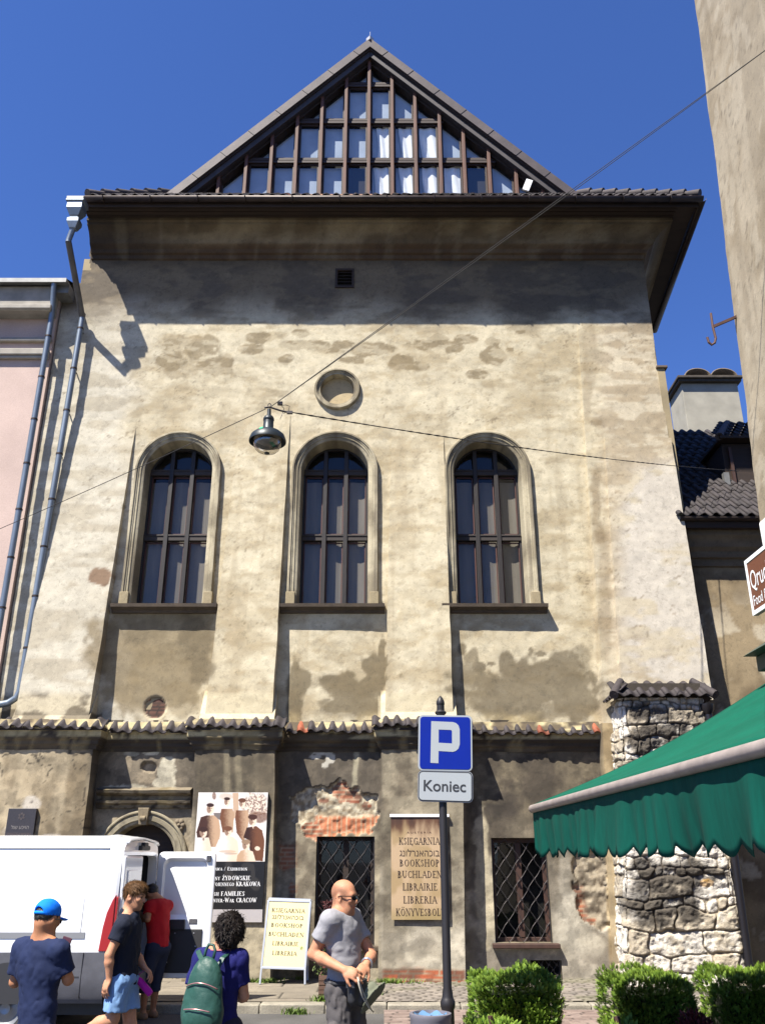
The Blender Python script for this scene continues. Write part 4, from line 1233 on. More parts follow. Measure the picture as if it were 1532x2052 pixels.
b = MB(); b.tube([(PT, PYc, p3.z + .04), (pxz(p3.z - .08), PYc, p3.z - .08), (PX, PYc, zk), (PX - .04, PYc, zk - .12), (PX - .18, PYc, zk - .22), (PX - .4, PYc, zk - .26), (PX - .62, PYc, zk - .34)], .064, 14); b.build('pipe', M_zinc, dp, smooth=50)
z = p3.z - .35
while z > zk:
    b = MB(); b.lathe([(.064, -.02), (.072, -.018), (.072, .018), (.064, .02)], (pxz(z), PYc, z), 14, caps=False); b.box(pxz(z) - .01, pxz(z) + .01, PYc, W, z - .01, z + .01); z -= 1.02
    b.build('pipe_clamp', M_gutter, dp, smooth=40)

# ---- rubble stone pier at the corner
sp = bpy.data.objects.new('stone_pier', None); link(sp, syn)
YP = 15.62
xl0, xl1 = at(1250, 1900, YP).x, at(1247, 1430, YP).x
xr0, xr1 = at(1500, 1950, YP).x, at(1412, 1430, YP).x
step = .0135
def stonefield(S, Z, seed):
    """irregular coursed rubble: distance to the joint, random value per stone"""
    wS = S + (fbm(S * 2.2, Z * 2.2, 3, seed) - .5) * .30; wZ = Z + (fbm(S * 1.8 + 4, Z * 2.4, 3, seed + 1) - .5) * .26
    # courses of varying height
    rs = np.random.RandomState(seed); hs = []; z = -.4
    while z < 6: hs.append(z); z += rs.choice([.10, .13, .16, .20, .25, .34])
    hs = np.array(hs); j = np.clip(np.searchsorted(hs, wZ) - 1, 0, len(hs) - 2)
    dz = np.minimum(wZ - hs[j], hs[j + 1] - wZ)
    d = np.full(S.shape, 9.); idn = np.zeros(S.shape)
    for jj in np.unique(j):
        m = j == jj; cuts = []; s = -1 - rs.rand() * .4; hgt = hs[jj + 1] - hs[jj]
        while s < 6: cuts.append(s); s += hgt * rs.uniform(.6, 2.2) + .03
        cuts = np.array(cuts); i = np.clip(np.searchsorted(cuts, wS[m]) - 1, 0, len(cuts) - 2)
        ds = np.minimum(wS[m] - cuts[i], cuts[i + 1] - wS[m])
        dd = np.minimum(ds, dz[m]); k = .05
        # rounded corners
        d[m] = dd - np.maximum(0, k - np.hypot(np.maximum(k - ds, 0) * 0 + ds, dz[m])) * .4
        idn[m] = rs.rand(len(cuts))[i]
    return d, idn
SL, SF, SR = .62, 1.70, .9
ss = np.arange(0, SL + SF + SR, step); zz = np.arange(.04, 4.66, step)
S, Z = np.meshgrid(ss, zz)
d, idn = stonefield(S, Z, 133)
n3 = fbm(S * 9, Z * 9, 5, 134); n1 = fbm(S * 1.6, Z * 1.6, 4, 135); nf = fbm(S * 26, Z * 26, 3, 136)
joint = sst(.0, .022, d)
ng = np.abs(fbm(S * 6, Z * 7, 5, 139) - .5) * 2
disp = joint * (.022 + .05 * idn) + (n3 - .5) * .07 - ng * .035 * joint + (nf - .5) * .014
tz = np.clip((Z - .1) / 4.6, 0, 1)
XL = xl0 + (xl1 - xl0) * tz; XR = xr0 + (xr1 - xr0) * tz
onl = S < SL; onr = S > SL + SF
uf = np.clip((S - SL) / SF, 0, 1)
X = np.where(onl, XL, np.where(onr, XR, XL + (XR - XL) * uf))
Y = np.where(onl, YP + (SL - S), np.where(onr, YP + (S - SL - SF), YP))
NX = np.where(onl, -1., np.where(onr, 1., 0.)); NY = np.where(onl | onr, 0., -1.)
# soften the arrises
e1 = np.exp(-((S - SL) / .05) ** 2); e2 = np.exp(-((S - SL - SF) / .05) ** 2)
NX = NX * (1 - .5 * (e1 + e2)) ; 
disp = disp - .06 * (e1 + e2)
P = np.stack([X + NX * disp, Y + NY * disp, Z], -1)
px, py = prj(X, Y, Z)
C = mix(L_(240, 232, 218, .70), L_(206, 192, 168, .62), sst(.42, .62, idn * .5 + n3 * .5))
crust = np.clip(ell(px, py, [(1275, 1425, 40, 24), (1310, 1430, 60, 20), (1300, 1480, 34, 40), (1345, 1470, 44, 26), (1290, 1530, 60, 26, .8), (1350, 1505, 34, 20), (1400, 1440, 30, 14, .6),
                             (1340, 1755, 100, 26), (1310, 1780, 50, 20), (1330, 1810, 70, 34), (1280, 1740, 30, 30), (1390, 1780, 34, 18, .7), (1265, 1800, 22, 40, .7), (1420, 1745, 40, 20, .5)], .9, .03, 137, .25), 0, 1)
blk = np.clip(crust * sst(.30, .52, idn * .35 + n3 * .75 + .1), 0, 1)
C = mix(C, L_(62, 55, 48, .6), blk * .9)
C = mix(C, L_(214, 160, 60), ell(px, py, [(1415, 1770, 12, 8)], .5, .08, 138, .2) * .6)
C = mix(C, mix(L_(176, 160, 134, .55), L_(96, 84, 70, .5), np.clip(crust + sst(.45, .6, n1) * .5, 0, 1)), (1 - sst(.004, .018, d)) * .85)
C = np.clip(C * (1 + (nf - .5)[..., None] * .3), .01, .9)
gridmesh('pier_stones', P, C, M_stone, sp)
b = MB()
y0f, z0f = YP - .16, 4.66; ytop, ztopp = YP + .28, 4.98
x0, x1 = xl1 - .16, xr1 + .16
n = 8; wt = (x1 - x0) / n
for i in range(n):
    back = Vector((x0 + i * wt, ytop, ztopp + random.uniform(-.01, .01))); front = Vector((x0 + i * wt, y0f, z0f + random.uniform(-.012, .012))); dd = front - back
    tile(b, back, (1, 0, random.uniform(-.03, .03)), dd.normalized(), wt, dd.length, tcol(.0), h=.036)
for i in range(3):
    back = Vector((xl1 + .10, YP + .52 - i * .2, 4.90)); front = Vector((xl1 - .18, YP + .52 - i * .2, 4.64)); dd = front - back
    tile(b, back, (0, -1, 0), dd.normalized(), .2, dd.length, tcol(.0), h=.028)
    back = Vector((xr1 - .10, YP + .12 + i * .2, 4.90)); front = Vector((xr1 + .18, YP + .12 + i * .2, 4.64)); dd = front - back
    tile(b, back, (0, 1, 0), dd.normalized(), .2, dd.length, tcol(.0), h=.028)
for sx, xx in ((-1, xl1), (1, xr1)):
    b.tube([(xx - sx * .08, YP + .24, 5.0), (xx + sx * .17, YP - .15, 4.69)], [.06, .075], 8, col=tcol(.0))
b.box(xl1 + .02, xr1 - .02, YP + .03, W, 4.6, 4.92, col=lin(80, 70, 58, .5))
b.build('pier_cap_tiles', M_tile, sp, smooth=50, solid=.018)
b = MB(); b.box(xl1 + .08, xr1 - .1, YP + .12, W + 1.0, 0, 4.66, col=tuple(L_(120, 108, 90))); b.build('pier_core', M_attr, sp)
b = MB(); q0 = at(1417, 1432, YP - .02); q1 = at(1471, 1720, YP - .02); q2 = at(1503, 1962, YP - .02)
b.tube([(q0.x, YP - .02, q0.z + .12), (q0.x + .01, YP - .04, q0.z - .1), (q0.x + .03, YP - .03, q0.z - .4), (q1.x, YP - .02, q1.z), (q2.x, YP - .02, .1)], .068, 14); b.lathe([(.068, -.08), (.115, 0), (.125, .10)], (q0.x, YP - .03, q0.z + .08), 14, caps=False)
b.build('pier_downpipe', mat('dark_pipe', lin(44, 42, 46, .8), .35, metal=.4), sp, smooth=50)
# ================================================================ left neighbour: pink house
M_pink = mat('pink_render', lin(234, 206, 192, .54), .9, var=.12, vscale=1.2, var2=.10, v2scale=40, bump=.25, bscale=60)
M_palestone = mat('pale_cornice', lin(196, 188, 174, .5), .85, var=.25, vscale=4, bump=.2)
M_flashg = mat('grey_flashing', lin(150, 150, 148, .6), .5, metal=.3, var=.2)
pk = thing('pink_house', 'pink rendered house with pale moulded cornice left of the synagogue', 'house', (-10, 16.4, 0))
YK = 16.42; XR_ = -7.27
b = MB(); b.box(-16, XR_, YK, 28, 0, 13.880); b.build('wall', M_pink, pk)
b = MB()
b.box(-16, XR_ - .02, YK - .32, YK, 13.300, 13.840)
b.box(-16, XR_ - .0, YK - .40, YK - .32, 13.200, 13.320); b.box(-16, XR_ - .02, YK - .36, YK, 13.180, 13.300)
b.box(-16, XR_ - .02, YK - .10, YK, 12.560, 12.660)
b.box(-16, XR_ - .02, YK - .13, YK, 12.200, 12.360); b.box(-16, XR_ - .02, YK - .09, YK, 12.130, 12.200)
b.build('cornice', M_palestone, pk, bevel=.02)
b = MB(); b.box(-16, -6.98, YK - .5, YK + .4, 13.880, 13.925); b.box(-16, -6.98, YK - .5, YK - .46, 13.820, 13.880); b.box(-7.35, -6.98, YK - .30, YK + .4, 13.680, 13.880); b.build('eaves_flashing', M_flashg, pk)
b = MB(); b.add([(-16, YK - .48, 13.930), (-7.0, YK - .48, 13.930), (-7.0, 25, 18), (-16, 25, 18)], [(0, 1, 2, 3)]); b.build('roof', M_tile, pk)
b = MB(); x1 = -7.30
b.tube([(x1 + .03, YK - .42, 13.86), (x1 + .03, YK - .40, 13.72), (x1 + .01, YK - .24, 13.3), (x1, YK - .20, 12.9), (x1 - .02, YK - .20, 4.5)], .062, 14)
b.build('downpipe', M_zinc, pk, smooth=50)
for k in range(9):
    b = MB(); b.lathe([(.062, -.02), (.07, -.018), (.07, .018), (.062, .02)], (x1 - .002 * k, YK - .2, 12.6 - k * 1.02), 14, caps=False)
    b.build('pipe_clamp', M_gutter, pk, smooth=40)

# ================================================================ house behind the stone pier
rh = thing('tiled_house', 'low house with dark pantile roof, dormer and chimney behind the stone pier', 'house', (9, 16.8, 0))
YH = 16.72
def hpaint(X, Y, Z):
    n1 = fbm(X * .9, Z * .9, 4, 201); n2 = fbm(X * 3, Z * 3, 4, 202)
    C = mix(L_(176, 156, 122), L_(132, 114, 86), sst(.38, .62, n1 * .5 + n2 * .5))
    C = mix(C, L_(226, 212, 184), sst(.56, .64, n2) * .8 * sst(7.2, 6.0, Z))
    return C
ez = at(1440, 1040, YH - .4).z
xs = axis(5.9, 11.5, .05); zs = axis(0, ez - .05, .05); X, Z = np.meshgrid(xs, zs)
gridmesh('wall', np.stack([X, YH + (fbm(X, Z, 3, 203) - .5) * .03, Z], -1), hpaint(X, X * 0, Z), M_attr, rh)
b = MB(); b.box(5.95, 11.5, YH + .05, 24, 0, ez - .1); b.build('house_body', M_plain, rh)
HP = refine([(0, ez - .9), (.05, ez - .88), (.06, ez - .74), (.12, ez - .72), (.13, ez - .6), (.2, ez - .52), (.22, ez - .4), (.3, ez - .3), (.3, ez - .18)], 2)
t = np.linspace(0, 1, 60)[None, :]; O = np.array([p[0] for p in HP])[:, None]; Zp = np.array([p[1] for p in HP])[:, None]
P = np.stack([6.0 + 5.5 * t + 0 * O, YH - O + 0 * t, Zp + 0 * t], -1)
gridmesh('cornice', P, mix(L_(150, 134, 108), L_(110, 96, 76), fbm(P[..., 0] * 2, P[..., 2] * 8, 3, 204)), M_attr, rh, smooth=30)
b = MB(); b.box(5.95, 11.5, YH - .40, YH, ez - .19, ez - .12); b.box(5.95, 11.5, YH - .44, YH - .40, ez - .20, ez - .02); gutter(b, (5.95, YH - .48, ez), (11.5, YH - .48, ez), .07); b.build('eaves', M_darkwood, rh)
b = MB(); rows = 14; ye, ze = YH - .50, ez + .06; yt, zt_ = 21.6, ez + .06 + (21.6 - YH + .5) * .86
sl = Vector((0, ye - yt, ze - zt_)); sd = sl.normalized(); slen = sl.length
for r_ in range(rows):
    tt = r_ / rows; x = 5.9
    while x < 10.6:
        tile(b, (x, yt + (ye - yt) * tt, zt_ + (ze - zt_) * tt + random.uniform(-.006, .006)), (1, 0, random.uniform(-.015, .015)), sd, .235, slen / rows * 1.13, tuple(np.array(tcol(.0)) * .8), h=.04); x += .235
b.build('roof_tiles', M_tile, rh, smooth=50, solid=.016)
b = MB(); b.add([(5.9, ye, ze - .03), (11.5, ye, ze - .03), (11.5, yt, zt_ - .03), (5.9, yt, zt_ - .03)], [(0, 1, 2, 3)]); b.add([(5.9, yt, zt_ - .03), (11.5, yt, zt_ - .03), (11.5, yt + 5, ez), (5.9, yt + 5, ez)], [(0, 1, 2, 3)]); b.build('roof_slope', M_tile, rh)
# dormer
dm = bpy.data.objects.new('dormer', None); link(dm, rh)
YD = 17.9
dx0 = at(1450, 930, YD).x; dz0 = at(1470, 985, YD).z; dz1 = at(1470, 890, YD).z
b = MB(); b.box(dx0, 10.5, YD, 22, dz0 - .2, dz1); b.build('dormer_wall', M_darkwood, dm)
b = MB(); zz1 = dz1
for r_ in range(5):
    x = dx0 - .15 + r_ * .16
    while x < 10.2:
        tile(b, (x, YD + .1 + r_ * .26, zz1 + .34 + r_ * .2), (1, 0, 0), Vector((0, -.8, -.62)).normalized(), .235, .42, tuple(np.array(tcol(.0)) * .9), h=.04); x += .235
b.tube([(dx0 - .1, YD - .2, zz1 + .1), (dx0 + .75, YD + 1.2, zz1 + 1.15)], .09, 8, col=lin(110, 96, 92, .6))
b.build('dormer_roof_tiles', M_tile, dm, smooth=50, solid=.016)
b = MB(); b.box(dx0 - .1, 10.3, YD - .25, 21, zz1 + .04, zz1 + .10); b.build('dormer_eaves', M_darkwood, dm)
wx = at(1466, 950, YD - .05).x
b = MB(); b.box(wx, wx + .07, YD - .06, YD - .002, dz0 + .02, dz1 - .1); b.box(wx, wx + 1.2, YD - .06, YD - .002, dz0 + .02, dz0 + .09); b.box(wx + .55, wx + .61, YD - .06, YD - .002, dz0 + .09, dz1 - .1); b.build('dormer_frame', M_brownwood, dm)
b = MB(); b.box(wx - .1, wx + 1.4, YD - .14, YD - .0, dz0 - .05, dz0 + .0); b.box(wx - .22, wx - .1, YD - .12, YD, dz0 - .3, dz0 + .42); b.build('dormer_flashing', M_flashg, dm)
# chimney
ch = bpy.data.objects.new('chimney', None); link(ch, rh)
YC = 26.0
cx0, cx1 = at(1376, 850, YC).x, at(1490, 850, YC).x; cz0 = at(1400, 905, YC).z - 3; cz1 = at(1400, 768, YC).z
M_chim = mat('chimney_render', lin(200, 194, 176, .5), .9, var=.2, vscale=2, bump=.3)
b = MB(); b.box(cx0, cx1, YC, YC + 1.3, cz0, cz1); b.build('chimney_stack', M_chim, ch, bevel=.015)
b = MB(); b.box(cx0 - .12, cx1 + .1, YC - .15, YC + 1.4, cz1, cz1 + .10); b.box(cx0 - .17, cx1 + .14, YC - .22, YC + 1.5, cz1 + .10, cz1 + .20); b.build('chimney_cap', mat('old_mortar', lin(96, 86, 74, .5), .9, var=.4, vscale=6, bump=.5), ch, bevel=.02)
b = MB()
cw = cx1 - cx0
for k in range(2):
    c0 = Vector((cx0 + cw * (.30 + .47 * k), YC - .1, cz1 + .20)); rr = cw * .235
    rings = []
    for yy in (0, 1.5):
        rings.append([c0 + Vector((rr * math.cos(a), yy, .72 * rr * math.sin(a))) for a in np.linspace(0, math.pi, 14)])
    b.sweep(rings)
    b.add([tuple(c0 + Vector((rr * .98 * math.cos(a), .5, .7 * rr * math.sin(a)))) for a in np.linspace(0, math.pi, 14)], [tuple(range(14))], 1)
b.build('chimney_hood', [mat('hood_tile', lin(150, 132, 108, .5), .9, var=.3, bump=.4), M_dark], ch, smooth=50, solid=.04)

# ================================================================ near house on the right
nh = thing('near_house', 'grey beige rendered house wall running along the right edge', 'house', (5, 6, 0))
YE = 10.0
e0, e1, e2 = at(1392, 0, YE), at(1500, 870, YE), at(1530, 1110, YE)
dXdZ = (e0.x - e1.x) / (e0.z - e1.z)
def wallx(z): return e1.x + dXdZ * (z - e1.z)
M_near = mat('near_render', lin(196, 180, 152, .55), .92, var=.16, vscale=1.4, var2=.10, v2scale=30, bump=.5, bscale=25, bdist=.02)
ys = axis(YE, -3.0, .05); zs = axis(0, 19, .05)
Yg, Zg = np.meshgrid(ys, zs)
nn = fbm(Yg * .8, Zg * .8, 4, 211) - .5
P = np.stack([wallx(Zg) + nn * .06 + (fbm(Yg * 4, Zg * 4, 3, 212) - .5) * .008, Yg + (Yg > YE - .01) * (fbm(Zg * 1.2, Zg * 0, 4, 213) - .5) * .06, Zg], -1)
nA = fbm(Yg * .9, Zg * .9, 5, 214); nB = fbm(Yg * 3, Zg * 2, 5, 215); nS = fbm(Yg * 5, Zg * .3, 4, 216)
Cn = mix(L_(200, 186, 160, .52), L_(176, 160, 132, .52), sst(.42, .58, nA * .6 + nB * .4)); Cn = mix(Cn, L_(150, 134, 108, .52), sst(.56, .66, nS) * .4); Cn = mix(Cn, L_(214, 202, 178, .55), sst(.57, .61, nB) * .5)
Cn = mix(Cn, L_(110, 96, 78, .5), sst(.006, .001, np.abs(fbm(Yg * 1.2, Zg * .8, 4, 217) - .5)) * .6)
gridmesh('wall', P, Cn, M_attr, nh)
b = MB(); b.hexa([(wallx(0) + .05, -3, 0), (12, -3, 0), (12, YE - .05, 0), (wallx(0) + .05, YE - .05, 0), (wallx(19) + .05, -3, 19), (12, -3, 19), (12, YE - .05, 19), (wallx(19) + .05, YE - .05, 19)]); b.build('house_body', M_near, nh)
b = MB(); q = [at(1476, 634, YE - .05), at(1452, 645, YE - .08), at(1427, 655, YE - .1)]; b.bar(q[0], q[2], .035, .035)
b.tube([at(1423, 628, YE - .1), at(1427, 655, YE - .1), at(1433, 678, YE - .1), at(1431, 687, YE - .1), at(1425, 691, YE - .1), at(1419, 686, YE - .1), at(1416, 676, YE - .1)], .017, 8)
b.tube([at(1474, 632, YE - .06), at(1495, 480, 9.85), at(1514, 340, 9.7), at(1532, 200, 9.4), at(1545, 60, 9.0)], .007, 5)
b.build('cable_hook', mat('rusty_iron', lin(92, 66, 58, .8), .7, metal=.3, var=.3), nh)
b = MB(); q = at(1532, 1068, 9.75); b.box(q.x - .02, q.x + .3, 9.45, 9.85, q.z - .16, q.z + .17); b.build('wall_box', mat('white_plastic', (.78, .78, .75), .5), nh, bevel=.03)

# café sign on the near house
sg = thing('cafe_sign', 'brown sign with white frame and white lettering above the green awning', 'sign', (4.2, 9, 4.9))
XS = 4.2; sy0 = 9.57; sy1 = 8.1; sz0, sz1 = 4.55, 5.20
M_sbrown = mat('sign_brown', lin(112, 66, 46, .8), .5); M_swhite = mat('sign_white', (.78, .78, .78), .5); M_sgrey = mat('sign_grey', lin(140, 140, 140, .7), .5)
b = MB(); b.box(XS, XS + .05, sy1, sy0, sz0, sz1); b.build('sign_back', M_sgrey, sg)
b = MB()
for q in ((sy1, sy0, sz1 - .045, sz1), (sy1, sy0, sz0, sz0 + .045), (sy0 - .045, sy0, sz0 + .045, sz1 - .045), (sy1, sy1 + .045, sz0 + .045, sz1 - .045)): b.box(XS - .012, XS, *q)
b.build('sign_frame', M_swhite, sg)
b = MB(); b.box(XS - .006, XS, sy1 + .045, sy0 - .045, sz0 + .045, sz1 - .045); b.build('sign_panel', M_sbrown, sg)
b = MB()
put_plain(b, 'Qruch', (XS - .010, sy0 - .085, sz0 + .24), (0, -1, 0), (0, 0, 1), .25, .52, align='l')
b.build('sign_name', M_swhite, sg); b = MB()
put_plain(b, 'Food & Wine', (XS - .010, sy0 - .085, sz0 + .09), (0, -1, 0), (0, 0, 1), .115, .66, align='l')
b.build('sign_tagline', M_swhite, sg)
b = MB()
for y in (8.4, 9.3): b.box(XS + .05, wallx(5) + .02, y - .02, y + .02, 4.95, 4.99)
b.build('sign_bracket', M_sgrey, sg)

# ================================================================ green awning
aw = thing('green_awning', 'green fabric awning with grey roller bar and scalloped valance', 'awning', (3, 6, 2.5))
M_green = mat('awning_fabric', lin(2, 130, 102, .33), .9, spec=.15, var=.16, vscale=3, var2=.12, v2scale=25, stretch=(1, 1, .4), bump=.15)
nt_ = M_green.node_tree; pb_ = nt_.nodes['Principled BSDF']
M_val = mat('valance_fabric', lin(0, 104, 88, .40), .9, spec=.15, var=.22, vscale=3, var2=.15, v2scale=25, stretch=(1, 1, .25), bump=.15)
M_bar = mat('awning_bar', lin(172, 160, 154, .62), .5, metal=.1, var=.2, vscale=9, bump=.1)
A0 = Vector((1.63, 10.02, 2.50)); A1 = Vector((1.94, 2.2, 2.50))
b = MB(); d = (A1 - A0).normalized(); b.tube([A0, A0 + d * .02, A1], [.036, .042, .042], 16); b.build('front_bar', M_bar, aw, smooth=50)
n = 60; m_ = 16; top = []
for i in range(n + 1):
    p = A0 + (A1 - A0) * (i / n); row = []
    for j in range(m_ + 1):
        t = j / m_; xw = wallx(4) - .02
        x = p.x + (xw - p.x) * t; z = p.z + .04 + (3.92 - p.z) * t - .10 * math.sin(math.pi * t) * (1 + .2 * math.sin(i * .9))
        row.append((x, p.y, z))
    top.append(row)
b = MB(); V = [q for r_ in top for q in r_]
b.add(V, [(i * (m_ + 1) + j, i * (m_ + 1) + j + 1, (i + 1) * (m_ + 1) + j + 1, (i + 1) * (m_ + 1) + j) for i in range(n) for j in range(m_)])
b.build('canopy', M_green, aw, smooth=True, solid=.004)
b = MB(); N = 420; rows = 10; V = []
for i in range(N + 1):
    s_ = (A1 - A0).length * i / N; p = A0 + d * s_
    sc_ = abs(math.sin(math.pi * (s_ / .285 + .15 * math.sin(s_ * 2.1))))
    depth = .40 + .075 * sc_ ** .8
    fold = .020 * math.sin(s_ * 9 + 1.5 * math.sin(s_ * 2.3)) + .012 * math.sin(s_ * 23 + 2 * math.sin(s_ * 3.1))
    for j in range(rows + 1):
        v = j / rows
        V.append((p.x + .010 + fold * v * 1.3 + .03 * v * v * math.sin(s_ * 1.7), p.y, p.z - .02 - depth * v))
b.add(V, [(i * (rows + 1) + j, i * (rows + 1) + j + 1, (i + 1) * (rows + 1) + j + 1, (i + 1) * (rows + 1) + j) for i in range(N) for j in range(rows)])
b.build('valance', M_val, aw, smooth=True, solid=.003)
b = MB(); V = []
for j in range(13):
    t = j / 12; x = A0.x + .02 + .25 * t * .4; 
    for k in range(7):
        v = k / 6; V.append((A0.x + .02 + t * .10, A0.y + .01 + .03 * math.sin(t * 6), A0.z - .02 - (.44 - .10 * t) * v))
b.add(V, [(i * 7 + k, i * 7 + k + 1, (i + 1) * 7 + k + 1, (i + 1) * 7 + k) for i in range(12) for k in range(6)])
b.build('valance_return', M_val, aw, smooth=True, solid=.003)
M_blackmetal = mat('black_metal', lin(40, 38, 40, .9), .5, metal=.3)
b = MB(); b.box(wallx(4) - .35, wallx(4) + .1, 2.2, 9.75, 3.95, 4.12); b.hexa([(wallx(4) - .5, 2.2, 4.12), (wallx(4) + .1, 2.2, 4.12), (wallx(4) + .1, 9.75, 4.12), (wallx(4) - .5, 9.75, 4.12), (wallx(4) - .2, 2.2, 4.3), (wallx(4) + .1, 2.2, 4.3), (wallx(4) + .1, 9.75, 4.3), (wallx(4) - .2, 9.75, 4.3)]); b.build('awning_cassette', mat('cassette', lin(60, 72, 62, .8), .6), aw, bevel=.01)

# ================================================================ parking sign
ps_ = thing('parking_sign_post', 'blue square parking sign above a white plate on black post', 'sign post', (at(889, 1700, 10).x, 10, 0))
pxx_ = at(889, 1700, 10).x
b = MB()
b.lathe([(.10, .045), (.10, .12), (.07, .16), (.062, .58), (.074, .61), (.076, .65), (.062, .68), (.055, .70), (.052, .74), (.044, .78), (.043, 3.66)], (pxx_, 10, 0), 24)
b.build('post', M_blackmetal, ps_, smooth=40)
b = MB(); zt0 = at(889, 1432, 10).z
b.lathe([(.03, -.05), (.062, -.02), (.066, -.005), (.035, .025), (.022, .045), (.020, .06), (.045, .078), (.048, .09), (.044, .12), (.028, .155), (.008, .178), (.0, .182)], (pxx_, 10, zt0 + .03), 20)
b.build('finial', M_blackmetal, ps_, smooth=60)
def rrect(w_, h_, r, n=6):
    P = []
    for cx, cz, a0 in ((w_ / 2 - r, h_ / 2 - r, 0), (-w_ / 2 + r, h_ / 2 - r, 90), (-w_ / 2 + r, -h_ / 2 + r, 180), (w_ / 2 - r, -h_ / 2 + r, 270)):
        for i in range(n + 1): a = R(a0 + 90 * i / n); P.append((cx + r * math.cos(a), cz + r * math.sin(a)))
    return P
M_sblue = mat('sign_blue', (.0008, .012, .20), .4, var=.05, spec=.25); M_salum = mat('sign_aluminium', lin(150, 152, 156, .8), .45, metal=.3); M_sblack = mat('sign_black', (.02, .02, .022), .5)
M_swhite2 = mat('sign_reflective_white', lin(206, 212, 216, .46), .45)
def plate(c, rotz, roll):
    u = Vector((math.cos(rotz), math.sin(rotz), 0)); v = Vector((0, 0, 1)); n_ = Vector((math.sin(rotz), -math.cos(rotz), 0))
    uu = u * math.cos(roll) + v * math.sin(roll); vv = -u * math.sin(roll) + v * math.cos(roll)
    return lambda P, d: [c + uu * p[0] + vv * p[1] + n_ * d for p in P], uu, vv, n_
cP = at(891.5, 1488.5, 9.93); f1, uu, vv, nn_ = plate(cP, R(-6), R(-1.6))
b = MB(); b.poly(f1(rrect(.60, .605, .05), 0), nn_ * -.03); b.build('plate_back', M_salum, ps_)
b = MB(); b.poly(f1(rrect(.594, .60, .05), .004), nn_ * -.004); b.build('plate_border', M_swhite2, ps_)
b = MB(); b.poly(f1(rrect(.560, .566, .036), .008), nn_ * -.004); b.build('plate_field', M_sblue, ps_)
def pP(x, y): return ((x - 570) / 1421 * 180 / 178, -(y - 848) / 2052 * 260 / 178)
outer = [(350, 520), (690, 530), (740, 545), (778, 580), (797, 640), (797, 870), (775, 935), (735, 970), (690, 985), (465, 975), (465, 1160), (342, 1155)]
inner = [(468, 648), (655, 652), (672, 660), (676, 675), (676, 858), (468, 850)]
b = MB()
def strip(Q): b.add(f1([pP(*q) for q in Q], .0105), [tuple(range(len(Q)))])
strip([(350, 520), (468, 523), (468, 975), (465, 1160), (342, 1155)])
strip([(468, 523), (690, 530), (740, 545), (778, 580), (797, 640), (676, 672), (672, 660), (655, 652), (468, 648)])
strip([(797, 640), (797, 870), (676, 858), (676, 672)])
strip([(797, 870), (775, 935), (735, 970), (690, 985), (468, 975), (468, 850), (676, 858)])
b.build('plate_letter', M_swhite2, ps_)
cK = at(891.5, 1576, 9.93); f2, uu2, vv2, nn2 = plate(cK, R(-6), R(-2.0))
b = MB(); b.poly(f2(rrect(.60, .325, .05), 0), nn2 * -.03); b.build('plate_back', M_salum, ps_)
b = MB(); b.poly(f2(rrect(.588, .313, .046), .004), nn2 * -.004); b.build('small_plate_border', M_sblack, ps_)
b = MB(); b.poly(f2(rrect(.566, .291, .038), .008), nn2 * -.004); b.build('small_plate_field', M_swhite2, ps_)
b = MB(); put_plain(b, 'Koniec', cK + nn2 * .0105 - vv2 * .055 - uu2 * .005, uu2, vv2, .118, .46, bold=.012); b.build('small_plate_lettering', M_sblack, ps_)
b = MB()
for z in (cP.z + .2, cP.z - .2, cK.z): b.box(pxx_ - .06, pxx_ + .06, 9.945, 10.05, z - .02, z + .02)
b.build('clamp', M_salum, ps_)

# ================================================================ hanging street lamp and its wires
YL = 9.5
lp = thing('hanging_street_lamp', 'dark bell-shaped street lamp with glass bowl hanging from wires', 'street lamp', at(537, 884, YL))
lc = at(536, 884, YL)
M_slate = mat('slate_paint', lin(44, 56, 62, .5), .45, metal=.2, var=.15)
b = MB(); S_ = .225 / .225
b.lathe([(.022, .44), (.026, .36), (.028, .345), (.052, .335), (.066, .31), (.068, .285), (.06, .275), (.062, .26), (.064, .16), (.075, .148), (.10, .140), (.155, .115), (.205, .070), (.226, .01), (.226, -.012), (.216, -.012), (.214, .005), (.19, .05), (.12, .09), (.05, .10)], lc, 32, caps=False)
b.build('lamp_shade', M_slate, lp, smooth=45)
b = MB(); b.lathe([(.172, .02), (.172, -.02), (.166, -.06), (.148, -.10), (.115, -.135), (.07, -.157), (.03, -.165), (.0, -.166)], lc, 32, caps=False); b.build('glass_bowl', glass('bowl_glass', (.80, .78, .74), .05, .10), lp, smooth=True)
b = MB(); b.lathe([(.10, .085), (.105, .0), (.09, -.03), (.05, -.05), (.0, -.05)], lc, 24, caps=False); b.build('reflector', mat('lamp_reflector', lin(70, 68, 66, .8), .4, metal=.4), lp, smooth=50)
b = MB(); b.lathe([(.172, .02), (.02, .03)], lc, 24, caps=False); b.build('reflector_plate', mat('lamp_plate', lin(170, 160, 150, .5), .6), lp)
b = MB(); b.lathe([(.034, -.158), (.03, -.172), (.0, -.175)], lc, 12, caps=False); b.build('bowl_knob', M_slate, lp, smooth=True)
q = at(528, 859, YL - .23); b = MB(); P4 = []
for a in (-.42, -.20):
    for r_, z in ((.176, .103), (.205, .068)):
        P4.append(Vector((lc.x + (r_ + .004) * math.sin(a), lc.y - (r_ + .004) * math.cos(a), lc.z + z + .004)))
b.add(P4, [(0, 1, 3, 2)]); b.build('sticker', mat('green_sticker', lin(30, 200, 130, .7), .5), lp)
lt = lc + Vector((0, 0, .44))
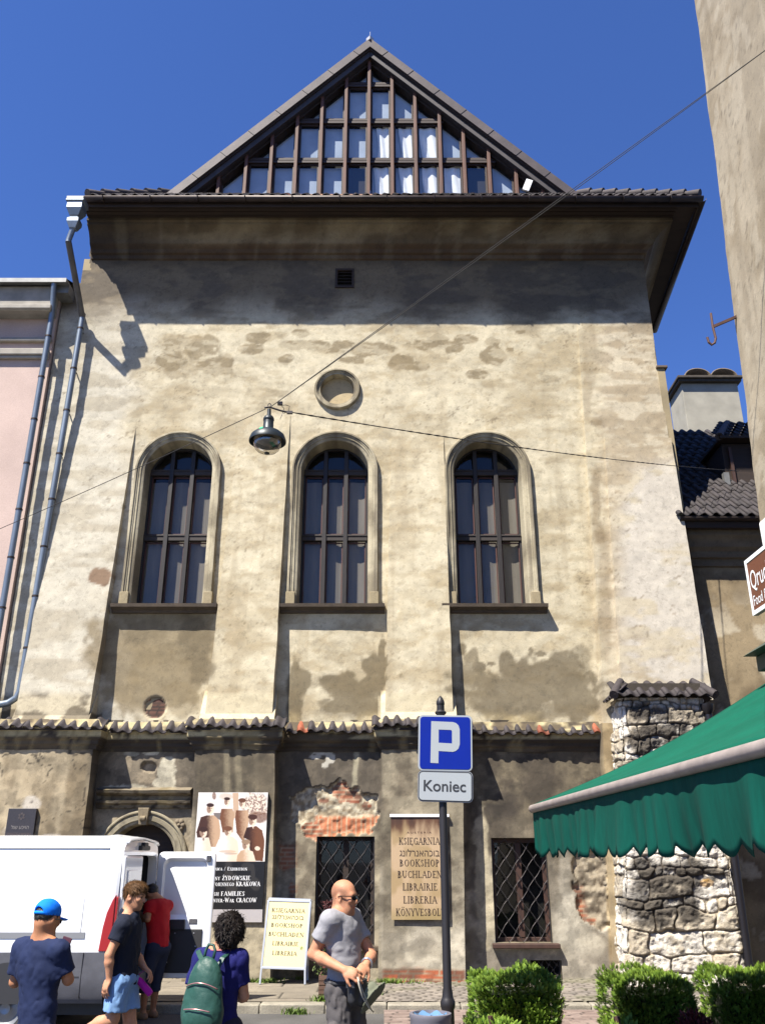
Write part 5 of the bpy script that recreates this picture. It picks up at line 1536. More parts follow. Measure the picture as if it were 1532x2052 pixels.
b = MB(); b.tube([lt + Vector((-.06, 0, .02)), lt + Vector((0, 0, .03)), lt + Vector((.14, 0, -.02)), lt + Vector((.26, 0, -.05))], .012, 6); b.tube([lt + Vector((.02 * math.cos(a) + .0, 0, .045 + .035 * math.sin(a))) for a in np.linspace(-.3, 3.6, 10)], .006, 5)
b.box(lt.x + .22, lt.x + .29, lt.y - .015, lt.y + .015, lt.z - .065, lt.z - .03); b.box(lt.x + .10, lt.x + .16, lt.y - .02, lt.y + .02, lt.z + .06, lt.z + .10)
b.tube([lt + Vector(q) for q in ((.13, 0, .07), (.18, .02, .02), (.16, 0, -.08), (.14, 0, -.14))], .004, 5); b.tube([lt + Vector(q) for q in ((.13, 0, .05), (.2, .0, .06), (.25, 0, .04), (.24, 0, -.02), (.18, 0, -.06))], .004, 5)
b.build('suspension_hook', M_iron, lp)
M_wire = mat('wire', lin(48, 45, 44, .45), .8)
def cable(name, label, p0, p1, sag, r, twist=False, double=False):
    p0 = Vector(p0); p1 = Vector(p1); N = 70; b = MB()
    for k in range(2 if (twist or double) else 1):
        pts = []
        for i in range(N + 1):
            t = i / N; p = p0.lerp(p1, t); p.z -= sag * 4 * t * (1 - t)
            if twist:
                a = t * (p1 - p0).length * 16 + k * math.pi; p += Vector((0, math.cos(a), math.sin(a))) * r * .9
            if double: p += Vector((0, 0, 1)) * ((k - .5) * .035 * math.sin(math.pi * min(1, t * 1.0)))
            pts.append(p)
        b.tube(pts, r, 5)
    return tag(b.build(name, M_wire, None, smooth=True), label, 'cable')
cable('overhead_wire', 'doubled wire rising from the lamp towards the upper right house wall', lt + Vector((.0, 0, .02)), at(1585, 62, 7.8), .02, .0045, double=True)
cable('overhead_wire', 'thin wire running from the lamp down to the left edge', lt + Vector((-.05, 0, 0)), at(-90, 1098, 12.5), .03, .005)
cable('overhead_wire', 'twisted wire running from the lamp across the right arched window', lt + Vector((.25, 0, -.04)), at(1478, 944, 17.6), .10, .0065, twist=True)

# ================================================================ exhibition poster, bookshop banner, plaque
YB2 = YB - .08
def board(name, label, cat, px0, py0, px1, py1, th=.03, Yp=None):
    Yp = Yp or YB2; a = at(px0, py0, Yp); c = at(px1, py1, Yp)
    t_ = thing(name, label, cat, (.5 * (a.x + c.x), Yp, c.z)); return t_, a.x, c.x, c.z, a.z
po, x0, x1, z0, z1 = board('exhibition_poster', 'tall exhibition poster with sepia group photograph above black text panel', 'poster', 398, 1588, 518, 1848)
x1 = at(537, 1588, YB2).x
b = MB(); b.box(x0, x1, YB2, YB + .0, z0, z1); b.build('board', mat('board_edge', lin(40, 36, 34, .8), .6), po)
nx, nz = 240, 400
U, Vv = np.meshgrid(np.linspace(0, 1, nx), np.linspace(0, 1, nz))      # v up
qx = 182 - 167 * (1 - Vv) + U * (953 + 40 * (1 - Vv)); qy = 195 + (1 - Vv) * 1765
def l2(r, g, b_, k=.68): return np.array(lin(r, g, b_, k))
WHT = l2(255, 248, 240, .62); BRN = l2(124, 80, 54); DBR = l2(66, 40, 28); TAN = l2(208, 172, 138); LT = l2(250, 226, 200)
nq = fbm(qx * .02, qy * .02, 4, 301); nf_ = fbm(qx * .06, qy * .06, 3, 302)
Cc = np.tile(WHT, (nz, nx, 1))
def E(cx, cy, rx, ry, col, a=1.0, edge=.12, amp=.25):
    global Cc
    d_ = np.sqrt(((qx - cx) / rx) ** 2 + ((qy - cy) / ry) ** 2); Cc = mix(Cc, col, a * sst(-edge, edge, 1 - d_ + (nq - .5) * amp))
def PG(poly, col, a=1.0):
    global Cc
    Cc = mix(Cc, col, a * inpoly(qx + (nf_ - .5) * 5, qy + (nq - .5) * 5, poly).astype(float))
PG([(650, 200), (730, 200), (725, 560), (655, 560)], TAN, .9)
E(960, 380, 170, 190, mix(LT, BRN, (nf_ > .5).astype(float)), .8, .3, .9); E(1000, 540, 130, 80, BRN, .8, .2, .5); E(395, 245, 26, 55, BRN, .8); E(560, 250, 90, 50, TAN, .5, .3, .8)
PG([(380, 485), (480, 485), (480, 590), (400, 560)], DBR, .8)
for k in range(4): E(300, 240 + 32 * k, 160, 1.6, TAN, .6)
def figure(hx, hy, hw, body, c1, c2, cap=None):
    m = inpoly(qx + (nf_ - .5) * 6, qy + (nq - .5) * 6, body).astype(float)
    global Cc
    xm = hx - 10; Cc = mix(Cc, mix(c1, c2, sst(-60, 70, qx - xm + (nf_ - .5) * 50)), m)
    PG([(hx - hw * .5, hy + hw * .9), (hx + hw * .4, hy + hw * .9), (hx + hw * .1, hy + hw * 2.2)], LT, .9)
    E(hx, hy, hw, hw * 1.38, LT, 1, .1, .1); E(hx - hw * .45, hy + hw * .2, hw * .55, hw * 1.0, BRN, .75, .2, .2)
    E(hx, hy - hw * .95, hw * 1.0, hw * .55, DBR, 1, .15, .2)
    E(hx - hw * .3, hy - hw * .1, hw * .22, hw * .12, DBR, .8); E(hx + hw * .35, hy - hw * .1, hw * .2, hw * .12, BRN, .8); E(hx + .05 * hw, hy + hw * .6, hw * .3, hw * .1, BRN, .7)
    if cap is not None: E(hx, hy - hw * .85, hw * 1.2, hw * .7, cap, 1, .1, .1)
figure(340, 425, 52, [(205, 545), (290, 520), (390, 520), (455, 590), (470, 740), (440, 960), (330, 960), (300, 830), (150, 830), (140, 760)], DBR * 1.4, TAN)
figure(572, 325, 42, [(490, 425), (640, 425), (665, 500), (650, 640), (640, 760), (500, 760), (465, 560)], BRN, TAN * .9)
figure(778, 345, 44, [(690, 450), (850, 450), (870, 560), (830, 760), (780, 900), (690, 760), (675, 560)], BRN, TAN, BRN * .8)
figure(915, 590, 54, [(830, 690), (960, 670), (1040, 730), (1070, 880), (1040, 1150), (880, 1150), (850, 860), (780, 830)], DBR, BRN, DBR * 1.5)
figure(235, 760, 50, [(160, 840), (310, 830), (340, 980), (340, 1160), (100, 1160), (110, 900)], WHT, LT * .97, DBR)
figure(575, 745, 48, [(440, 860), (540, 810), (640, 820), (700, 880), (710, 1000), (690, 1160), (440, 1160), (400, 960)], WHT, LT, BRN)
figure(815, 930, 50, [(740, 1010), (830, 990), (905, 1020), (945, 1160), (680, 1160), (690, 1080)], TAN, LT, TAN * .6)
E(560, 1020, 110, 18, TAN, .6); E(600, 1050, 90, 14, BRN, .4)
E(970, 980, 36, 30, LT); E(235, 850, 12, 22, DBR, .7)
blackz = qy > 1158
ghost = np.zeros((nz, nx))
for e in ((570, 1350, 60, 230), (640, 1450, 60, 140), (830, 1230, 90, 60), (900, 1300, 30, 120), (930, 1460, 70, 90)):
    ghost = np.maximum(ghost, sst(-.15, .15, 1 - np.sqrt(((qx - e[0]) / e[2]) ** 2 + ((qy - e[1]) / e[3]) ** 2) + (nq - .5) * .4))
Cc = np.where(blackz[..., None], mix(l2(36, 36, 38), l2(92, 88, 84), ghost * .3), Cc)
Cc = np.where((qy > 1792)[..., None], l2(206, 200, 200, .6), Cc)
P = np.stack([x0 + (x1 - x0) * U, np.full_like(U, YB2 - .003), z0 + (z1 - z0) * Vv], -1)
M_print = mat('printed_sheet', (1, 1, 1), .35, attr=True, spec=.4)
gridmesh('picture', P, Cc, M_print, po, smooth=False)
b = MB()
def ppt(x, y):     # crop pixel to the board
    u = (x - (182 - 167 * ((y - 195) / 1765))) / (953 + 40 * ((y - 195) / 1765)); v = 1 - (y - 195) / 1765
    return (x0 + (x1 - x0) * u, YB2 - .006, z0 + (z1 - z0) * v), (x1 - x0) / 990
def ptext(s_, xr, yb_, wpx, hpx):
    (X_, Y_, Z_), k = ppt(xr, yb_); wd_ = wpx * k
    put_serif(b, s_, (X_ - wd_, Y_, Z_), (1, 0, 0), (0, 0, 1), hpx * (z1 - z0) / 1765, wd_, 'l', weight=1.15)
ptext('Wystawa / Exhibition', 822, 1278, 590, 48)
ptext('Rodziny ŻYDOWSKIE', 862, 1408, 660, 58)
ptext('Międzywojennego KRAKOWA'.replace('ę', 'e').replace('Krakowa', 'KRAKOWA'), 992, 1486, 860, 58)
ptext('Jewish FAMILIES', 780, 1615, 560, 58)
ptext('of Inter-War CRACOW', 940, 1700, 700, 58)
b.build('lettering', M_swhite, po)

bn, x0, x1, z0, z1 = board('bookshop_banner', 'brown cloth banner with bookshop names in several languages hung on the wall', 'banner', 783, 1637, 900, 1843, Yp=YB2)
Yn = YB2 - .008
U, Vv = np.meshgrid(np.linspace(0, 1, 90), np.linspace(0, 1, 140))
n1 = fbm(U * 3, Vv * 4, 4, 311); n2 = fbm(U * 9, Vv * 5, 3, 312)
Cc = mix(l2(214, 184, 146, .6), l2(190, 162, 118, .6), sst(.4, .6, n1)); Cc = mix(Cc, l2(110, 74, 50, .6), sst(.78, .95, Vv + (n2 - .5) * .22)); Cc = mix(Cc, l2(170, 150, 96, .6), sst(.16, .02, Vv) * .6)
Cc = mix(Cc, l2(60, 34, 26, .6), sst(.45, .6, n2) * sst(.86, .96, Vv) * .6)
P = np.stack([x0 + (x1 - x0) * U, Yn + .0012 * np.sin(U * 7 + Vv * 3) * np.sin(Vv * 5) , z0 + (z1 - z0) * Vv], -1)
gridmesh('cloth', P, Cc, mat('banner_cloth', (1, 1, 1), .6, attr=True), bn)
b = MB(); b.box(x0 - .02, x1 + .04, Yn - .02, Yn + .05, z1 - .005, z1 + .045); b.build('top_rail', M_swhite, bn, bevel=.006)
b = MB(); xm = .5 * (x0 + x1); wB = x1 - x0
for s_, wf, yp in (('KSIĘGARNIA', .72, 1692), ('BOOKSHOP', .70, 1736), ('BUCHLADEN', .77, 1759), ('LIBRAIRIE', .60, 1784), ('LIBRERIA', .58, 1810), ('KÖNYVESBOLT', .84, 1835)):
    put_serif(b, s_, (xm, Yn - .003, at(840, yp, Yn).z), (1, 0, 0), (0, 0, 1), .108, wB * wf, weight=1.05)
put_plain(b, 'בוכהאנרלונג'[::-1], (xm, Yn - .003, at(840, 1716, Yn).z), (1, 0, 0), (0, 0, 1), .118, wB * .70)
b.build('lettering', mat('banner_ink', lin(58, 40, 32, .8), .7), bn)
b = MB(); put_plain(b, 'A U S T E R I A', (xm, Yn - .003, at(840, 1670, Yn).z), (1, 0, 0), (0, 0, 1), .03, wB * .44); b.build('shop_name', mat('banner_faint_ink', lin(92, 62, 46, .8), .7), bn)

pq, x0, x1, z0, z1 = board('memorial_plaque', 'dark stone memorial plaque with a star and engraved lettering', 'plaque', 18, 1620, 66, 1692, Yp=YB - .085)
x1 = at(74, 1620, YB - .085).x; z0 -= .12
M_plq = mat('dark_granite', lin(58, 54, 56, .8), .35, var=.2, vscale=30)
b = MB(); b.box(x0, x1, YB - .085, YB + .04, z0, z1); b.build('slab', M_plq, pq, bevel=.005)
b = MB(); cxp = .5 * (x0 + x1); czp = z1 - .13; Yq = YB - .088
for s_ in (1, -1):
    T = [Vector((cxp + .062 * math.sin(2 * math.pi * k / 3), Yq, czp + s_ * .062 * math.cos(2 * math.pi * k / 3))) for k in range(3)]
    for k in range(3): b.bar(T[k], T[(k + 1) % 3], .012, .004, up=(0, 1, 0))
b.build('star', mat('star_engraving', lin(92, 84, 84, .8), .6), pq)
b = MB(); wP = x1 - x0
put_plain(b, 'הויכע שול'[::-1], (cxp, Yq - .001, z1 - .34), (1, 0, 0), (0, 0, 1), .065, wP * .62)
b.build('lettering', mat('engraving', lin(150, 144, 140, .7), .6), pq)
b = MB()
put_plain(b, 'SYNAGOGA WYSOKA', (cxp, Yq - .001, z1 - .44), (1, 0, 0), (0, 0, 1), .04, wP * .86); put_plain(b, 'HIGH SYNAGOGUE', (cxp, Yq - .001, z1 - .51), (1, 0, 0), (0, 0, 1), .035, wP * .7)
b.build('small_lettering', mat('engraving_faint', lin(96, 84, 82, .8), .6), pq)

# ================================================================ sandwich board
ab = thing('sandwich_board', 'cream sandwich board with bookshop names standing on the pavement', 'sign board', (at(575, 1960, 15.8).x, 15.9, .12))
tl, tr, br_, bl_ = at(538, 1804, 16.02), at(622, 1807, 16.0), at(611, 1942, 15.74), at(524, 1939, 15.76)
nrm = (tr - tl).cross(bl_ - tl).normalized(); nrm = nrm if nrm.y < 0 else -nrm
M_cream = mat('cream_sheet', lin(250, 236, 176, .62), .5, var=.06, vscale=2); M_alu = mat('alu_frame', lin(196, 200, 206, .7), .4, metal=.5)
def fr(b, A, B_, C_, D, w_=.035):
    for p, q in ((A, B_), (B_, C_), (C_, D), (D, A)): b.bar(p, q, w_, .03, up=nrm)
ux_ = (tr - tl).normalized(); uy_ = (tl - bl_).normalized()
lb, rb = at(521, 1963, 15.70), at(611, 1968, 15.68); lb.z = rb.z = .125
b = MB(); fr(b, tl, tr, br_, bl_); b.bar(bl_, lb, .03, .03, up=nrm); b.bar(br_, rb, .03, .03, up=nrm); b.build('front_frame', M_alu, ab, bevel=.004)
b = MB(); b.add([tl + nrm * .006, tr + nrm * .006, br_ + nrm * .006, bl_ + nrm * .006], [(0, 1, 2, 3)]); b.build('front_sheet', M_cream, ab)
bk = Vector((0, .52, 0)); b = MB()
fr(b, tl + Vector((0, .06, .02)), tr + Vector((0, .06, .02)), br_ + bk, bl_ + bk); b.bar(bl_ + bk, lb + bk, .03, .03, up=nrm); b.bar(br_ + bk, rb + bk, .03, .03, up=nrm); b.add([tl + Vector((0, .06, 0)), tr + Vector((0, .06, 0)), br_ + bk, bl_ + bk], [(0, 1, 2, 3)]); b.build('rear_frame', M_alu, ab)
b = MB()
Hh = (tl - bl_).length
for s_, wf, v in (('KSIĘGARNIA', .78, .86), ('BOOKSHOP', .74, .635), ('BUCHLADEN', .82, .50), ('LIBRAIRIE', .60, .365), ('LIBRERIA', .56, .225)):
    o = bl_.lerp(tl, v - .04) + (br_ - bl_) * (.5) + nrm * .0085
    put_serif(b, s_, o, ux_, uy_, .062, wf * (tr - tl).length, weight=1.15)
o = bl_.lerp(tl, .715) + (br_ - bl_) * .5 + nrm * .0085
put_plain(b, 'בוכהאנרלונג'[::-1], o, ux_, uy_, .075, .74 * (tr - tl).length)
b.build('lettering', mat('board_ink', lin(62, 50, 36, .7), .7), ab)
b = MB(); o = bl_.lerp(tl, .30) + (br_ - bl_) * .88 + nrm * .012
for k in range(5): a = k * 1.256; b.add([o, o + ux_ * (.035 * math.cos(a)) + uy_ * (.035 * math.sin(a)), o + ux_ * (.02 * math.cos(a + .6)) + uy_ * (.02 * math.sin(a + .6))], [(0, 1, 2)])
b.build('leaf_mark', mat('leaf_ink', lin(120, 150, 60, .7), .7), ab)

# ================================================================ white van
vn_ = thing('white_van', 'white panel van with its far rear door swung open', 'van', (-5.5, 12.7, 0))
M_vwhite = mat('van_white', (.80, .81, .82), .25, coat=.6, spec=.5); M_vgrey = mat('van_grey_plastic', lin(88, 88, 94, .75), .6, var=.25, vscale=6, bump=.15, bscale=80)
M_vdark = mat('van_dark', (.02, .02, .022), .6); M_tyre = mat('tyre', (.028, .027, .026), .85, var=.3, vscale=12); M_rim = mat('steel_rim', lin(150, 152, 156, .8), .4, metal=.6)
M_seam = mat('van_seam', lin(150, 152, 156, .6), .6)
Y0v, Y1v, XRv = 11.70, 13.72, -3.27
def vsec(k=1.0, top=2.26, ins=0.0):
    """near side bottom, up, roof, far side down : (y, z)"""
    H_ = top; A = [(Y0v + ins + .03, .50), (Y0v + ins, .95), (Y0v + ins + .005, 1.5), (Y0v + ins + .03, 1.95), (Y0v + ins + .07, 2.12)]
    A = [(y, min(z, H_ - .14)) for y, z in A]
    rc = [(Y0v + ins + .085, H_ - .10), (Y0v + ins + .12, H_ - .045), (Y0v + ins + .19, H_ - .012), (Y0v + ins + .32, H_), (.5 * (Y0v + Y1v), H_ + .03)]
    L2 = A + rc
    return L2 + [(Y0v + Y1v - y, z) for y, z in reversed(L2[:-1])]
secs = [(XRv - .03, 2.20, .02), (XRv - .08, 2.245, .0), (XRv - .3, 2.26, 0), (-5.0, 2.265, 0), (-6.9, 2.25, 0), (-7.3, 2.16, .03), (-7.9, 1.62, .06), (-8.2, 1.30, .08), (-8.7, 1.18, .12), (-8.95, 1.02, .22)]
b = MB(); b.sweep([[(x, y, z) for y, z in vsec(1, t_, i_)] for x, t_, i_ in secs])
s_ = vsec(1, 1.02, .22); b.add([(-8.95, y, z) for y, z in s_], [tuple(range(len(s_)))])
b.build('body', M_vwhite, vn_, smooth=35)
# rear frame: pillars, header, sill
b = MB()
def ringp(o): return [(y, z) for y, z in o]
sO = vsec(1, 2.20, .02)
inner = [(Y0v + .12, .62), (Y0v + .12, .95), (Y0v + .12, 1.5), (Y0v + .13, 1.90), (Y0v + .15, 1.97), (Y0v + .17, 2.0), (Y0v + .20, 2.02), (Y0v + .25, 2.03), (Y0v + .34, 2.035), (.5 * (Y0v + Y1v), 2.04)]
inner = inner + [(Y0v + Y1v - y, z) for y, z in reversed(inner[:-1])]
b.sweep([[(XRv - .03, y, z) for y, z in sO], [(XRv, y + (.02 if y < 12.7 else -.02), z) for y, z in sO], [(XRv, y, z) for y, z in inner], [(XRv - .12, y, z) for y, z in inner]])
b.build('rear_frame', M_vwhite, vn_, smooth=35)
b = MB(); b.box(XRv - .08, XRv + .10, Y0v + .06, Y1v - .06, .40, .62); b.build('rear_bumper', M_vgrey, vn_, bevel=.03)
b = MB(); b.box(-6.6, XRv - .13, Y0v + .13, Y1v - .13, .60, .64); b.box(-6.64, -6.6, Y0v + .1, Y1v - .1, .6, 2.1)
for y in (Y0v + .10, Y1v - .12): b.box(-6.6, XRv - .13, y, y + .02, .64, 2.06)
b.box(-6.6, XRv - .13, Y0v + .1, Y1v - .1, 2.06, 2.08); b.build('cargo_lining', M_vdark, vn_)
# near rear door, closed: glossy panel with a window pressing
b = MB(); ym = 12.62
b.box(XRv + .0, XRv + .05, Y0v + .07, ym, .64, 2.03); b.build('rear_door', M_vwhite, vn_, bevel=.025)
b = MB(); b.box(XRv + .05, XRv + .062, Y0v + .20, ym - .12, 1.28, 1.86); b.build('rear_door_pressing', M_vwhite, vn_, bevel=.012)
b = MB(); b.box(XRv + .05, XRv + .075, ym - .10, ym - .02, 1.0, 1.14); b.build('rear_door_handle', M_vdark, vn_, bevel=.01)
# far rear door, swung open to face the street
dr2 = bpy.data.objects.new('open_rear_door', None); link(dr2, vn_)
hx0 = at(318, 1720, 13.62).x; hx1 = at(432, 1720, 13.62).x; zt2 = at(370, 1707, 13.6).z; zb2 = at(370, 1966, 13.6).z
Yd2 = 13.62
def face(P, y): return [(p[0], y, p[1]) for p in P]
wD = hx1 - hx0; hD = zt2 - zb2
def drr(u0, u1, v0, v1, r): return [(hx0 + (u0 + u1) / 2 * wD + p[0], zb2 + (v0 + v1) / 2 * hD + p[1]) for p in rrect((u1 - u0) * wD, (v1 - v0) * hD, r, 5)]
b = MB(); o_ = drr(0, 1, .02, 1, .07); i_ = drr(.10, .88, .46, .95, .10)
k = len(o_)
b.poly(face(o_, Yd2 + .07), (0, -.02, 0)); b.sweep([face(o_, Yd2 + .05), face(o_, Yd2), face(drr(.02, .98, .035, .985, .065), Yd2 - .012), face(i_, Yd2 - .012), face(drr(.13, .85, .50, .92, .08), Yd2 + .045)], closed=True)
b.add(face(drr(.13, .85, .50, .92, .08), Yd2 + .045), [tuple(range(k))])
b.build('door_panel', M_vwhite, dr2, smooth=35)
b = MB(); b.box(hx0 + .09 * wD, hx0 + .86 * wD, Yd2 - .03, Yd2 - .012, zb2 + .06 * hD, zb2 + .39 * hD); b.build('door_trim', M_vdark, dr2, bevel=.015)
b = MB()
for u, v in ((.72, .36), (.76, .26), (.74, .14), (.40, .36), (.30, .14)): b.lathe([(.0, -.006), (.009, -.004), (.009, .0)], (hx0 + u * wD, Yd2 - .031, zb2 + v * hD), 8, axis='y', caps=False)
b.build('trim_clip', M_alu, dr2)
b = MB(); b.box(hx0 + .30 * wD, hx0 + .56 * wD, Yd2 - .075, Yd2 - .015, zb2 + .385 * hD, zb2 + .465 * hD); b.build('inner_handle', M_vdark, dr2, bevel=.012)
b = MB(); b.box(hx0 + .62 * wD, hx0 + .76 * wD, Yd2 - .02, Yd2 - .011, zb2 + .43 * hD, zb2 + .47 * hD); b.box(hx0 + .85 * wD, hx0 + .93 * wD, Yd2 - .04, Yd2 - .01, zb2 + .92 * hD, zb2 + .97 * hD); b.build('latch', M_vgrey, dr2, bevel=.006)
b = MB()
for v in (.2, .75): b.bar((hx0 + .02, Yd2 + .03, zb2 + v * hD), (hx0 - .08, Yd2 + .06, zb2 + v * hD), .06, .03)
b.build('hinge', M_vgrey, dr2)
# lower side cladding, seams, stripe, lamp, roof details
b = MB(); b.sweep([[(x, Y0v + .02, .95), (x, Y0v - .012, .945), (x, Y0v - .02, .70), (x, Y0v - .015, .48), (x, Y0v + .03, .40), (x, Y0v + .12, .40)] for x in (-8.5, XRv - .05)], caps=False); b.build('side_cladding', M_vgrey, vn_, smooth=30)
b = MB(); b.box(-8.4, -3.62, Y0v - .022, Y0v - .012, .675, .69); b.box(XRv - .33, XRv - .325, Y0v - .024, Y0v - .01, .45, .945); b.box(XRv - .40, XRv - .397, Y0v - .003, Y0v + .0, 1.10, 1.62)
b.build('side_seam', M_vdark, vn_)
b = MB(); b.box(-8.0, XRv - .34, Y0v - .006, Y0v + .005, 1.095, 1.165); b.hexa([(-7.0, Y0v + .055, 2.115), (XRv - .17, Y0v + .055, 2.115), (XRv - .17, Y0v + .09, 2.115), (-7.0, Y0v + .09, 2.115), (-7.0, Y0v + .06, 2.130), (XRv - .17, Y0v + .06, 2.130), (XRv - .17, Y0v + .09, 2.130), (-7.0, Y0v + .09, 2.130)])
b.build('side_moulding', M_seam, vn_)
b = MB(); P = [at(208, 1908, Y0v - .02), at(217, 1908, Y0v - .02), at(229, 1800, Y0v - .0), at(229, 1800, Y0v), at(219, 1814, Y0v), at(211, 1838, Y0v - .01)]
zl0, zl1 = .955, 1.58
pts_ = [(XRv - .155, zl0), (XRv - .01, zl0), (XRv - .01, zl1), (XRv - .045, zl1 - .06), (XRv - .10, zl1 - .20), (XRv - .13, zl1 - .36)]
b.poly([(x, Y0v - .02, z) for x, z in pts_], (0, .10, 0)); b.box(XRv - .02, XRv + .025, Y0v - .005, Y0v + .09, zl0, zl1 - .02)
b.build('tail_lamp', mat('tail_lamp_red', (.28, .012, .014), .25, coat=.5), vn_, bevel=.008)
b = MB(); b.box(XRv - .02, XRv + .05, 12.5, 12.95, 2.10, 2.16); b.build('high_brake_lamp', M_vdark, vn_, bevel=.015)
b = MB(); b.box(XRv - .03, XRv + .055, 12.62, 12.82, 2.135, 2.20); b.build('rear_camera', M_vdark, vn_, bevel=.015)
b = MB(); b.sweep([[(XRv - .35, y, z + .004) for y, z in vsec(1, 2.26, .06)[6:-6]], [(XRv + .03, y, z - .02) for y, z in vsec(1, 2.24, .08)[6:-6]]]); b.build('rear_spoiler', M_vwhite, vn_, smooth=40, solid=.02)
# wheels with arches
for wxp in (-4.47, -7.7):
    for wy in (Y0v, Y1v):
        s_ = 1 if wy == Y0v else -1; f = bpy.data.objects.new('wheel', None); link(f, vn_)
        c_ = (wxp, wy + s_ * .02, .345)
        b = MB(); b.lathe([(.205, .0), (.24, -.015), (.31, -.01), (.34, .02), (.345, .10), (.34, .20), (.30, .22), (.2, .22)], c_, 36, axis='y', caps=False) if s_ > 0 else b.lathe([(.2, -.22), (.30, -.22), (.34, -.20), (.345, -.10), (.34, -.02), (.31, .01), (.24, .015), (.205, 0)], c_, 36, axis='y', caps=False)
        b.build('tyre', M_tyre, f, smooth=40)
        b = MB(); b.lathe([(.0, .03 * s_), (.06, .02 * s_), (.08, .04 * s_), (.15, .05 * s_), (.175, .02 * s_), (.205, -.005 * s_), (.21, .02 * s_)], c_, 32, axis='y', caps=False)
        b.build('rim', M_rim, f, smooth=40)
        if s_ > 0:
            b = MB(); pts_ = []
            for k in range(25):
                a = math.pi * k / 24; pts_.append((wxp + .43 * math.cos(a), Y0v - .03, .40 + .44 * math.sin(a)))
            b.add(pts_, [tuple(range(25))]); b.build('wheel_arch', M_vdark, vn_)
for o in [x for x in vn_.children if x.name.startswith('wheel_arch')]: o.location.y += .005
b = MB(); b.box(-8.6, XRv - .1, Y0v + .25, Y1v - .25, .25, .5); b.build('chassis', M_vdark, vn_)
b = MB()
b.box(-7.6, -7.0, Y0v - .004, Y0v + .004, 1.25, 1.8); b.build('cab_window', M_vdark, vn_)

# ================================================================ planter, bin, shrubs, weeds
M_leaf = mat('leaf', (1, 1, 1), .6, attr=True, spec=.3)
def leaf_cloud(name, label, cat, n, center, fn, colfn, size, parent=None, mat_=None, core=None, aspect=.45, up=.3):
    """fn(k) gives point and outward direction; every leaf is a small folded blade"""
    V = []; F = []; Cc_ = []
    for k in range(n):
        p, o = fn(k); d_ = (o + Vector((random.gauss(0, .5), random.gauss(0, .5), random.gauss(up, .5)))).normalized()
        s_ = d_.cross(Vector((random.gauss(0, 1), random.gauss(0, 1), random.gauss(0, 1)))).normalized(); L2 = size * random.uniform(.6, 1.4); w2 = L2 * aspect * .5
        k0 = len(V); m_ = p + d_ * L2 * .5; nrm_ = d_.cross(s_) * (L2 * .08)
        V += [p, m_ + s_ * w2 + nrm_, p + d_ * L2, m_ - s_ * w2 + nrm_]; F.append((k0, k0 + 1, k0 + 2, k0 + 3)); c = colfn(p, o); Cc_ += [c] * 4
    me = bpy.data.meshes.new(name); me.from_pydata([tuple(v) for v in V], [], F); put_color(me, np.array(Cc_)); me.update()
    return finish(me, name, mat_ or M_leaf, parent, False)

